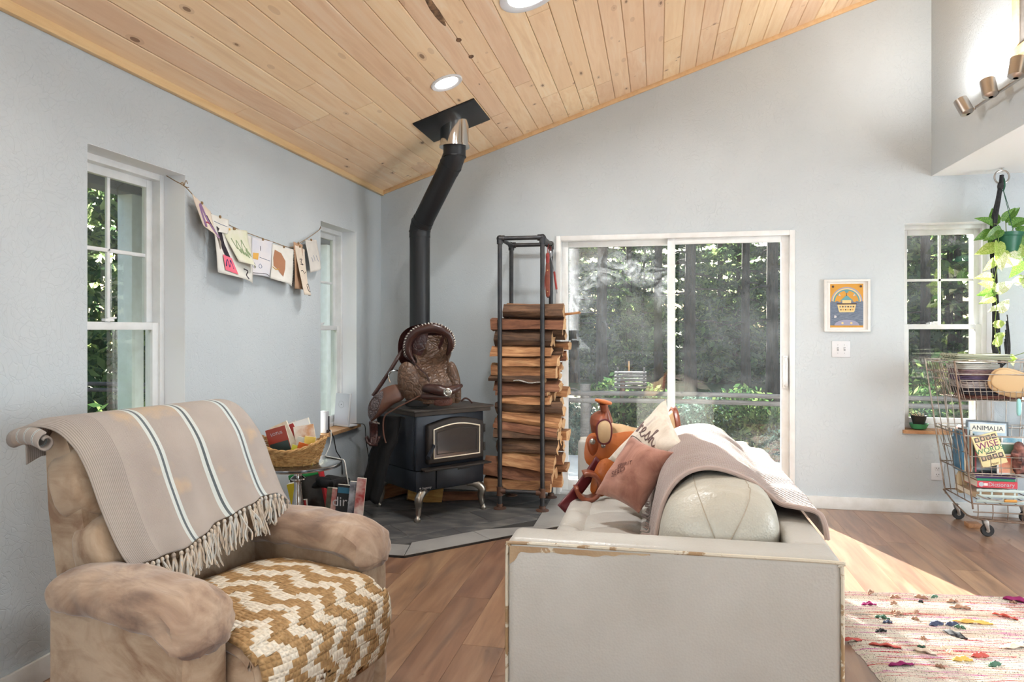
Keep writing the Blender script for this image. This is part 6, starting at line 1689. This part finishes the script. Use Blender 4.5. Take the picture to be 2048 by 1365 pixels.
# black knotted cord hanging beside it
M_CORD = simple('black_cord', srgb(22, 22, 24), .7, c2=srgb(48, 48, 52), scale=60)
mc = tag(empty('macrame_cord', wpt(2003, 352, 5.37)), 'bundle of black knotted cords hanging beside the plant', 'cord')
mo = Vector(mc.location); path = [(2004, 350), (2002, 366), (1996, 400), (1989, 436), (1986, 470), (1987, 530), (1990, 600), (1992, 660), (1993, 700)]
for i in range(11):
    a = i * 2 * PI / 11; r1 = .012 + .003 * (i % 3); pts = []
    for j, (x, y) in enumerate(path):
        tw = a + j * .5; p = wpt(x, y, 5.335); spread = interp([(0, .55), (3, .9), (4, 1.1), (6, 1.0), (8, 1.5)], j)[0]
        pts.append(p + Vector((math.cos(tw), math.sin(tw) * .8, 0)) * r1 * spread - mo)
    if i % 3 != 0: pts.append(wpt(1998 + i, 738 - i, 5.31) - mo); pts.append(wpt(2010 + i, 722 - 2 * i, 5.31) - mo); pts.append(wpt(2008 + i * .6, 690 - 6 * i, 5.32) - mo)
    MB().tube(spline(pts, 5), .0038, 6).build('cord_strand', M_CORD, mc)
for (x, y, h) in ((1987, 470, .09), (1991, 700, .07), (2001, 372, .05)):
    MB().squad(wpt(x, y, 5.33) - mo, (.036, .036, h), .6, 1, 16, 10, noise_amp=.004, noise_sc=60).build('knot', M_CORD, mc)
# ================================================================== GARLAND OF DRAWINGS
def lpt(x, y, X=L + .03):
    u, v = (x - 1024) / F_PX, (660 - y) / F_PX; c, s = math.cos(YAW), math.sin(YAW); t = X / (u * c - s)
    return Vector((X, (c + u * s) * t, CAM_H + v * t))
M_TWINE = simple('jute_twine', srgb(140, 112, 78), .9)
tw = tag(MB().tube(spline([Vector((L - .11, 3.058, lpt(330, 350, L - .11).z)), lpt(350, 362, L - .03), lpt(368, 372, L + .012), lpt(384, 388), lpt(410, 418), lpt(440, 440), lpt(470, 456), lpt(505, 470), lpt(545, 484), lpt(580, 495), lpt(600, 486), lpt(622, 472, L + .02), lpt(640, 458, L + .008), Vector((L - .02, 4.486, 2.045)), Vector((L - .11, 4.50, 2.06))], 6), .0022, 6).build('twine', M_TWINE), 'jute twine strung between the two left windows', 'string')
m = MB()
for dx, dz in ((-.03, .012), (.02, .028), (.03, -.004)): m.tube(spline([lpt(368, 372, L + .012), lpt(368, 372, L + .02) + Vector((.004, dx * .5, dz)), lpt(368, 372, L + .02) + Vector((.004, dx, dz * .5))], 4), .002, 5)
m.build('knot', M_TWINE, tw)
def pmat(name, c, c2=None, sc=8): return simple(name, c, .85, c2=c2, scale=sc)
P_W, P_C = pmat('white_paper', srgb(228, 226, 220), srgb(216, 214, 206)), pmat('cream_paper', srgb(226, 214, 196), srgb(206, 188, 176))
def paper(corners, bulge, mat, label, marks=(), spiral=False, X0=L + .028, thick=.0012, skew=0):
    A, B, C, Dd = [lpt(*c, X=X0) for c in corners]    # top-left, top-right, bottom-right, bottom-left
    def fn(u, v, off=0):
        p = A.lerp(B, u).lerp(Dd.lerp(C, u), v)
        b = bulge * (v ** 1.5) * (.6 + .4 * math.cos((u - .5) * 3 + skew)) + .006 * math.sin(u * 6 + v * 4) * v
        return p + Vector((.004 + b + off, 0, 0))
    o = MB().grid(lambda u, v: fn(u, v), 14, 14).build('drawing', mat, None, mods=[solid(thick, 0)])
    tag(o, label, 'drawing')
    def mark(poly, m, nm, off=.0018, closed=True):
        pts = [fn(max(0, min(1, a)), max(0, min(1, b)), off) for a, b in poly]
        MB().add(pts, [tuple(range(len(pts)))]).build(nm, m, o, smooth=False, fixn=False)
    def stroke(poly, m, nm, r=.0016, off=.0016):
        pts = spline([(a, b, 0) for a, b in poly], 5)
        MB().tube([fn(max(0, min(1, p.x)), max(0, min(1, p.y)), off) for p in pts], r, 4).build(nm, m, o)
    for kind, poly, m, nm, *r in marks:
        if kind == 'f': mark(poly, m, nm, *r)
        else: stroke(poly, m, nm, *r)
    if spiral:
        for i in range(22): MB().tube([fn(.985, .03 + .94 * i / 21, .002), fn(1.0, .03 + .94 * i / 21, .004) + Vector((0, .006, 0))], .0016, 4).build('torn_hole', M_BLACKGRIP, o)
    pin = MB().squad(fn(.5, .0, .002), (.008, .016, .016), .7, .7, 8, 6).build('clip', M_TWINE, o)
    return o
I_PUR, I_RED, I_BLK, I_BRN, I_GRN, I_BLU, I_ORG, I_PNK = [pmat('ink_' + n, srgb(*c)) for n, c in (('purple', (150, 120, 160)), ('red', (176, 70, 84)), ('black', (40, 34, 44)), ('brown', (172, 122, 92)), ('green', (150, 170, 130)), ('blue', (128, 140, 166)), ('orange', (220, 170, 84)), ('pink', (230, 110, 132)))]
I_NAVY = pmat('ink_navy', srgb(50, 54, 110))
paper([(383, 388), (420, 424), (424, 500), (390, 452)], .075, P_C, 'curled drawing with purple tower at the left end of the string', [('s', [(.12, .95), (.35, .10), (.60, .95)], I_PUR, 'stroke', .006), ('s', [(.2, .75), (.5, .6), (.8, .8)], I_RED, 'stroke', .004), ('s', [(.6, .3), (.75, .6), (.8, .9)], I_BLK, 'stroke', .004)])
paper([(420, 428), (456, 440), (452, 470), (424, 462)], .012, P_W, 'small lined paper strip behind the crow drawing', [('s', [(.1, .4), (.9, .5)], I_BLU, 'stroke')])
paper([(426, 440), (502, 474), (494, 567), (424, 545)], .055, P_W, 'white sheet with black crow and pink card on the string', [('f', [(.05, .10), (.16, .14), (.22, .40), (.34, .62), (.34, .80), (.24, .66), (.14, .50), (.10, .30)], I_BLK, 'crow', .003), ('f', [(.14, .62), (.36, .64), (.44, .95), (.16, .92)], I_PNK, 'pink_card', .006), ('s', [(.18, .84), (.22, .70), (.26, .84), (.30, .70), (.34, .86)], I_NAVY, 'lettering', .003, .009), ('s', [(.66, .78), (.78, .80), (.70, .90), (.78, .96)], I_BLK, 'doodle', .003)])
paper([(440, 453), (493, 462), (492, 538), (460, 524)], .085, pmat('map_paper', srgb(214, 216, 190), srgb(226, 224, 212), 14), 'green map like drawing in front of the crow sheet', [('s', [(.2 + .05 * i, .3 + .04 * ((i * 7) % 9)) for i in range(12)], I_GRN, 'scribble', .0022), ('s', [(.3 + .04 * i, .55 + .03 * ((i * 5) % 9)) for i in range(14)], I_GRN, 'scribble', .0022), ('f', [(.22, .0), (.34, .02), (.30, .08), (.22, .07)], I_ORG, 'yellow_blot')])
paper([(503, 474), (544, 484), (533, 556), (495, 549)], .030, pmat('pale_blue_paper', srgb(206, 208, 218), srgb(222, 218, 220)), 'pale blue sheet with truck drawing on the string', [('f', [(.05, .42), (.34, .40), (.32, .58), (.05, .58)], I_ORG, 'truck_cab'), ('s', [(.05, .75), (.12, .68), (.19, .75), (.12, .80), (.06, .76)], I_BLU, 'wheel'), ('s', [(.35, .75), (.42, .68), (.49, .75), (.42, .80), (.36, .76)], I_BLU, 'wheel'), ('s', [(.4, .2), (.42, .32)], I_BLK, 'bird'), ('s', [(.4, .5), (.9, .55)], I_BLU, 'stroke'), ('s', [(.1, .95), (.6, .93), (.9, .96)], I_BLK, 'stroke')])
paper([(544, 488), (587, 500), (577, 573), (534, 557)], .034, P_W, 'spiral notebook page with a brown horse head painting', [('f', [(.10, .15), (.40, .20), (.62, .38), (.60, .60), (.48, .85), (.30, .70), (.08, .62), (.05, .40)], I_BRN, 'horse_head'), ('s', [(.05, .66), (.2, .70), (.32, .66)], I_ORG, 'stroke', .003)], spiral=True)
paper([(588, 487), (608, 500), (608, 592), (592, 590)], .070, P_C, 'narrow folded tan card with black lettering on the string', [('s', [(.3, .28), (.6, .25), (.4, .33), (.65, .36), (.3, .38)], I_BLK, 'lettering', .002), ('s', [(.2, .52), (.45, .50), (.6, .54), (.85, .49)], I_BLK, 'lettering', .002), ('s', [(.4, .80), (.7, .76), (.75, .90), (.45, .93), (.40, .82)], I_BLK, 'lettering', .002)], skew=.5)
paper([(586, 484), (604, 490), (602, 580), (586, 578)], .020, pmat('dark_fold', srgb(176, 140, 112)), 'brown backing sheet behind the narrow tan card', [])
paper([(609, 480), (632, 480), (638, 538), (617, 546)], .022, pmat('grey_paper', srgb(214, 210, 204), srgb(200, 196, 190)), 'small creased paper at the right end of the string', [('s', [(.3, .55), (.35, .7)], I_BLU, 'stroke'), ('s', [(.5, .5), (.52, .68)], I_BLU, 'stroke'), ('s', [(.7, .52), (.75, .72)], I_BLU, 'stroke')])

# ================================================================== RAG RUG
def rag_mat():
    t = NT('rag_weave'); t.set(.95); tc = t.new('TexCoord'); mp = t.new('Mapping'); mp.inputs['Scale'].default_value = (.8, 46, 1); t.link(tc.outputs['Object'], mp.inputs['Vector'])
    wn_ = t.new('TexNoise'); wn_.inputs['Scale'].default_value = 1.0; wn_.inputs['Detail'].default_value = 3; wn_.inputs['Roughness'].default_value = .7; t.link(mp.outputs[0], wn_.inputs['Vector'])
    pal = t.ramp(wn_.outputs[0], [(.0, srgb(110, 60, 50)), (.30, srgb(60, 90, 70)), (.345, srgb(200, 176, 150)), (.39, srgb(178, 60, 70)), (.425, srgb(206, 196, 180)), (.53, srgb(192, 178, 158)), (.57, srgb(196, 120, 160)), (.60, srgb(208, 198, 182)), (.645, srgb(150, 116, 92)), (.68, srgb(70, 92, 80)), (.71, srgb(214, 170, 80)), (.75, srgb(150, 40, 60))], 'CONSTANT')
    v = t.coords('Object', (150, 62, 1)); d = t.noise(v, 1.0, 1)
    c = t.mix(t.ramp(d, [(.50, (0, 0, 0)), (.56, (.30, .30, .30))]), pal, srgb(206, 198, 180))
    c = t.mix(t.ramp(t.noise(t.coords('Object', (120, 60, 1)), 1.7, 1), [(.60, (0, 0, 0)), (.64, (.6, .6, .6))]), c, srgb(50, 44, 44))
    t.col(c); t.bump(t.noise(v, 1.3, 3), .8, .006); return t.m
RGO = Vector((.727, 3.78, 0)); RGA = math.radians(6.0)
def rugf(u, v):
    x = 1.85 * u; y = -1.75 * v
    z = .010 + .0022 * math.sin(y * 2 * PI / .0155) + .003 * noise.noise(Vector((x * 5, y * 7, 0)))
    ex = .010 * noise.noise(Vector((2.2, y * 30, 0))) if u == 0 else 0
    if u in (0, 1) or v in (0, 1): z = .001
    return (x + ex, y + .006 * noise.noise(Vector((x * 3, 1, 1))) * (v == 0), z)
rug = MB().grid(rugf, 46, 330).build('rag_rug', rag_mat(), None, loc=RGO, rot=(0, 0, RGA))
tag(rug, 'multicoloured cream rag rug on the floor beside the sofa', 'rug')
RC = [pmat('rag_' + n, srgb(*c)) for n, c in (('coral', (186, 84, 76)), ('navy', (60, 68, 92)), ('mustard', (206, 170, 88)), ('green', (70, 104, 86)), ('plum', (140, 30, 92)), ('taupe', (150, 116, 96)), ('cream', (222, 204, 186)), ('black', (40, 40, 44)))]
rng = random.Random(31)
def rag(x, y, ln, w, mi, yaw, lift=.012):
    def fn(u, v): return (lerp(-.5, .5, u) * ln, (v - .5) * w * .65 * (1 - .6 * abs(2 * u - 1) ** 2), .014 + lift * math.sin(u * PI) * (.5 + .5 * math.sin(v * 5 + x * 9)) + .004 * math.sin(u * 14 + v * 6))
    o = MB().grid(fn, 9, 5).build('rag_end', RC[mi], rug, mods=[solid(.003, 0)]); o.location = (x, y, 0); o.rotation_euler = (0, 0, yaw)
RI = Matrix.Rotation(-RGA, 3, 'Z')
def fpt(x, y): 
    p = ray_pt(x, y, 1.0); k = CAM_H / (CAM_H - p.z); return Vector((p.x * k, p.y * k, 0))
for x, y, ln, w, mi, a in [(1945, 1252, .16, .035, 2, -.15), (1910, 1277, .10, .045, 7, -1.0), (1770, 1300, .12, .05, 0, -.2), (1873, 1256, .07, .035, 1, .3), (2036, 1208, .12, .07, 4, -.5), (2030, 1300, .14, .06, 6, .3), (1803, 1338, .10, .05, 4, .2), (1738, 1216, .07, .03, 4, .1), (1904, 1210, .06, .03, 5, .2), (1797, 1236, .06, .03, 5, .5), (1762, 1270, .05, .03, 7, .2), (2010, 1240, .10, .03, 0, -.8), (1742, 1192, .05, .03, 5, .8), (1842, 1202, .06, .03, 5, -.5), (1925, 1328, .08, .03, 2, .1), (1960, 1320, .07, .03, 0, .1), (1700, 1288, .10, .04, 0, .1), (1990, 1338, .06, .03, 3, .4), (1765, 1243, .06, .03, 3, -.4), (1850, 1312, .08, .04, 6, -.5), (1920, 1222, .09, .04, 5, -.1), (1905, 1257, .06, .03, 1, .1)]:
    p = RI @ (fpt(x, y) - RGO); rag(p.x, p.y, ln, w, mi, a)
for i in range(70):
    rag(rng.uniform(.02, 1.8), rng.uniform(-1.7, -.03), rng.uniform(.02, .05), rng.uniform(.010, .02), rng.choice([0, 5, 5, 3, 7, 6, 1, 5]), rng.uniform(-1, 1), .010)
# ================================================================== OUTSIDE
M_GRASS = simple('yard_grass', srgb(76, 96, 50), .95, c2=srgb(120, 104, 70), scale=2.2, bump=.5, bscale=9, bdist=.03)
M_CONC = simple('patio_concrete', srgb(176, 178, 180), .85, c2=srgb(150, 152, 156), scale=3)
M_BARKT = simple('grey_bark', srgb(52, 42, 36), .95, c2=srgb(92, 76, 64), scale=5, stretch=(5, 5, .8), bump=1.0, bscale=14, bdist=.03)
M_RAIL = simple('weathered_rail', srgb(104, 98, 96), .85, c2=srgb(74, 68, 66), scale=6, stretch=(.6, 6, 6))
GZ = -.16
g = struct(MB().grid(lambda u, v: (lerp(-45, 45, u), lerp(D + .2, 75, v), GZ + .10 * noise.noise(Vector((u * 20, v * 20, 0))) * min(1, v * 8) + 3.0 * max(0, v - .55)), 40, 40).build('ground', M_GRASS), 'grassy yard outside the sliding door')
struct(MB().grid(lambda u, v: (lerp(-45, L - .25, u), lerp(-20, D + .2, v), GZ + .06 * noise.noise(Vector((u * 20, v * 20, 3)))), 20, 20).build('ground_side', M_GRASS), 'grassy ground outside the left windows')
struct(MB().b2((-1.6, D + WT, GZ - .2), (2.2, D + 2.1, -.045)).build('patio', M_CONC, bevel=.01), 'concrete patio slab outside the door')
def fol_mat(name, c1, c2, c3):
    t = NT(name); t.n.remove(t.p); gi = t.new('NewGeometry'); c = t.ramp(gi.outputs['Random Per Island'], [(.1, c1), (.55, c2), (.95, c3)])
    d = t.new('BsdfDiffuse'); tl = t.new('BsdfTranslucent'); t.link(c, d.inputs[0]); t.link(c, tl.inputs[0])
    m1 = t.new('MixShader'); m1.inputs[0].default_value = .5; t.link(d.outputs[0], m1.inputs[1]); t.link(tl.outputs[0], m1.inputs[2]); t.link(m1.outputs[0], t.out.inputs['Surface']); return t.m
M_CONIFER = fol_mat('conifer_needles', srgb(66, 90, 62), srgb(104, 130, 84), srgb(168, 184, 116))
M_LEAFY = fol_mat('shrub_leaves', srgb(44, 70, 40), srgb(72, 100, 58), srgb(122, 140, 84))
M_BLUEG = fol_mat('blue_green_leaves', srgb(52, 80, 72), srgb(84, 114, 102), srgb(128, 150, 134))
def foliage(n, fn, size, mat, name, seed, droop=.3):
    r = random.Random(seed); vs = []; fs = []
    for i in range(n):
        p = fn(r); s = size * r.uniform(.6, 1.4)
        a = Vector((r.uniform(-1, 1), r.uniform(-1, 1), r.uniform(-1, .6) - droop)).normalized(); b = a.orthogonal().normalized(); b.rotate(Matrix.Rotation(r.uniform(0, 6.28), 3, a))
        o = len(vs); vs += [p - a * s * .5, p + b * s * .22, p + a * s * .6, p - b * s * .22]; fs.append((o, o + 1, o + 2, o + 3))
    o = MB().add(vs, fs).build(name, mat, None, smooth=False, fixn=False); me = o.data; bpy.data.objects.remove(o); return me
def conifer_pt(r):
    z = r.random() ** 1.2; rad = (1 - z * .85) * (.35 + .65 * r.random()); a = r.choice(range(11)) * .571 + r.uniform(-.25, .25) + z * 7
    tier = round(z * 13) / 13
    return Vector((1.7 * rad * math.cos(a), 1.7 * rad * math.sin(a), .3 + tier * 6.6 - rad * .5 + r.uniform(-.1, .1)))
def bush_pt(r):
    v = Vector((r.gauss(0, 1), r.gauss(0, 1), r.gauss(0, 1))).normalized() * (r.random() ** .45); return Vector((v.x * .55, v.y * .5, .48 + v.z * .46 + .06 * noise.noise(v * 4)))
ME_CON = [foliage(4200, conifer_pt, .24, M_CONIFER, 'needles', s) for s in (1, 2, 3)]
ME_BUSH = [foliage(1500, bush_pt, .09, m, 'leaves', s) for m, s in ((M_LEAFY, 4), (M_BLUEG, 5), (M_LEAFY, 6))]
def crown_pt(r):
    z = r.random(); a = r.uniform(0, 6.28); rad = (1 - z * .8) * r.random() ** .5 * 2.2; return Vector((rad * math.cos(a), rad * math.sin(a), 9.5 + z * 7))
ME_CROWN = foliage(1600, crown_pt, .45, M_CONIFER, 'crown', 9)
def trunk_mesh(h, r0, r1, seed):
    pts = [Vector((.12 * noise.noise(Vector((seed, i * .3, 0))), .12 * noise.noise(Vector((0, i * .3, seed))), h * i / 14)) for i in range(15)]
    m = MB().tube(pts, [lerp(r0, r1, (i / 14) ** .8) * (1.25 if i == 0 else 1) for i in range(15)], 12)
    r = random.Random(seed)
    for i in range(16):
        z = r.uniform(1.6, 8); a = r.uniform(0, 6.28); l = r.uniform(.5, 1.3); p = Vector((0, 0, z)); d = Vector((math.cos(a), math.sin(a), -.15))
        m.tube([p, p + d * l * .5 + Vector((0, 0, .05)), p + d * l], [.03, .018, .006], 5)
    o = m.build('trunk', M_BARKT, None); me = o.data; bpy.data.objects.remove(o); return me
ME_TR = [trunk_mesh(17, .125, .07, s) for s in (1, 5, 8)]
ME_TRS = trunk_mesh(6.6, .10, .02, 12)
def thing_from(name, meshes, loc, rz, sc, label, group, cat='tree'):
    r = empty(name, loc, rz); r.scale = sc; tag(r, label, cat, group)
    for nm, me in meshes: o = bpy.data.objects.new(nm, me); COL.objects.link(o); o.parent = r
    return r
rng = random.Random(77)
TP_ = [(1205, 17.5, 1.15, 'dark thick trunk left of centre in the left door pane'), (1150, 20, 1.0, 'trunk at the left edge of the left door pane'), (1258, 22, .8, 'slimmer trunk behind the feeder post'), (1318, 18, .9, 'straight trunk near the meeting stile of the door'), (1382, 15.5, 1.0, 'dark near trunk at the left of the right door pane'), (1440, 24, .8, 'far slim trunk in the right door pane'), (1492, 19, .9, 'reddish trunk in the middle of the right door pane'), (1546, 15, 1.0, 'pale grey trunk close to the door handle side'), (1850, 19, 1.0, 'trunk seen through the left part of right window'), (1915, 22, .9, 'trunk seen through the right part of right window')]
for x, Y, s, lab in TP_:
    u = (x - 1024) / F_PX; c, sn = math.cos(YAW), math.sin(YAW); X = (u * c - sn) / (c + u * sn) * Y
    thing_from('pine_tree', [('trunk', ME_TR[rng.randrange(3)]), ('crown', ME_CROWN)], (X, Y, GZ - .1), rng.uniform(0, 6), (s, s, 1), lab, 'tall pines in the yard')
for i in range(46):
    row = i % 3; Y = 21 + row * 5 + rng.uniform(-1.2, 1.2); X = lerp(-11, 17, (i // 3) / 15) + rng.uniform(-.8, .8)
    s = rng.uniform(.85, 1.25)
    thing_from('young_conifer', [('trunk', ME_TRS), ('needles', ME_CON[i % 3])], (X, Y, GZ - .1), rng.uniform(0, 6), (s * 1.1, s * 1.1, s * (.85 + .12 * row)), 'young green conifer in the dense woods behind the door', 'young conifers in the woods')
for i in range(12):
    X = -9 - (i % 2) * 3 + rng.uniform(-.6, .6); Y = 5 + i * 1.25
    s = rng.uniform(.8, 1.1); thing_from('young_conifer', [('trunk', ME_TRS), ('needles', ME_CON[i % 3])], (X, Y, GZ - .1), rng.uniform(0, 6), (s, s, s), 'dark conifer seen through the left wall windows', 'conifers beyond the left windows')
for i, (X, Y, s, k) in enumerate([(-1.05, 8.6, .75, 1), (-.45, 9.35, 1.0, 0), (-.15, 9.2, .9, 2), (.25, 8.8, .75, 1), (.62, 9.2, .8, 1), (1.05, 9.0, .9, 0), (1.45, 8.7, .75, 2), (1.35, 8.2, .5, 1), (.45, 8.3, .45, 2), (-.85, 8.2, .45, 1), (2.9, 8.6, 1.0, 2), (3.4, 9.2, 1.3, 0), (-2.0, 9.2, .9, 2), (2.2, 9.4, .9, 1)]):
    thing_from('garden_shrub', [('leaves', ME_BUSH[k])], (X, Y, GZ - .05), rng.uniform(0, 6), (s, s, s), ['blue green shrub at the left of the left pane', 'leafy shrub around the feeder post', 'leafy shrub right of the feeder post', 'pale shrub under the meeting stile', 'blue green shrub left in the right pane', 'tall leafy shrub in the right pane', 'leafy shrub near the door handle side', 'low pale shrub by the patio corner', 'low leafy shrub by the patio edge', 'low blue green shrub beside the patio', 'leafy shrub outside the right window', 'large leafy shrub outside the right window', 'leafy shrub left of the rack outside', 'blue green shrub between door and right window'][i], 'shrubs by the yard fence', 'shrub')
for i, (X, Y, s) in enumerate([(-3.25, 3.32, 1.2), (-3.55, 3.95, 1.0), (-3.9, 5.9, .9)]):
    thing_from('garden_shrub', [('leaves', ME_BUSH[2])], (X, Y, GZ - .05), i * 2.0, (s, s, s), ['bright leafy bush just outside the recliner window', 'leafy bush beyond the recliner window bush', 'leafy bush outside the narrow window'][i], 'bushes outside the left windows', 'shrub')
fy = 8.0
fe = tag(empty('rail_fence', (0, fy, GZ)), 'weathered grey two rail fence across the yard', 'fence')
for k in range(7):
    x0 = -8 + k * 2.4
    MB().tube([(x0, .05, -.1), (x0, .05, .86)], .06, 9).build('fence_post', M_RAIL, fe)
    for z in (.76, .68): MB().tube(spline([(x0 - .1, 0, z), (x0 + 1.2, -.02, z + .012), (x0 + 2.5, 0, z - .006)], 5), .026, 8).build('fence_rail', M_RAIL, fe)
fd = tag(empty('bird_feeder', (-.43, 9.05, GZ)), 'grey slatted bird feeder platform on a rusty post', 'bird feeder')
MB().cyl((0, 0, 0), (0, 0, .86), .035, 10).build('feeder_post', M_RUSTY, fd)
for i in range(5): MB().b2((-.10, -.05, .74 + i * .045), (.30, .12, .765 + i * .045)).build('slat', M_RAIL, fd, bevel=.004)
for x in (-.06, .27): MB().cyl((x, .03, .70), (x, .03, 1.0), .012, 8).build('feeder_upright', M_RAIL, fd)
MB().cyl((.08, .03, .95), (.08, .03, 1.08), .012, 8).build('feeder_spike', M_OAK, fd)
tag(MB().tube([Vector((-1.02 + .28 * math.cos(PI * k / 20), 8.5, GZ + .35 + .42 * math.sin(PI * k / 20))) for k in range(21)], .008, 6).build('garden_hoop', M_RAIL), 'thin pale hoop over the planting beside the patio', 'hoop')
# porch outside the left windows
pc = struct(MB().b2((-3.7, .5, 2.42), (L - .2, 9.0, 2.56)).build('porch_roof', simple('porch_soffit', srgb(150, 150, 156), .8), smooth=False), 'grey porch roof outside the left windows')
for y in (1.6, 4.25, 7.2):
    struct(MB().b2((-3.68, y, GZ), (-3.56, y + .12, 2.42)).build('porch_post', M_WHITE, bevel=.01))
struct(MB().b2((-3.70, .5, 2.26), (-3.55, 9.0, 2.42)).build('porch_beam', simple('porch_beam_paint', srgb(120, 116, 120), .8), bevel=.01))
struct(MB().b2((2.30, D + WT + .02, GZ), (2.42, D + WT + .14, 2.6)).build('porch_post', M_OAK, bevel=.01), 'bare wooden post outside the right window')
# grass tufts beside the patio
r = random.Random(4); vs = []; fs = []
for i in range(5000):
    x, y = r.uniform(-2.2, 4.2), r.uniform(7.7, 9.6); h = r.uniform(.06, .18); a = r.uniform(0, 6.28); d = Vector((math.cos(a), math.sin(a), 0)); p = Vector((x, y, GZ)); o = len(vs)
    vs += [p - d * .006, p + d * .006, p + Vector((r.uniform(-.05, .05), r.uniform(-.05, .05), h))]; fs.append((o, o + 1, o + 2))
gr = MB().add(vs, fs).build('grass', M_LEAFY, None, smooth=False, fixn=False); gr['kind'] = 'stuff'; gr['label'] = 'tufted green grass beyond the patio'; gr['category'] = 'grass'
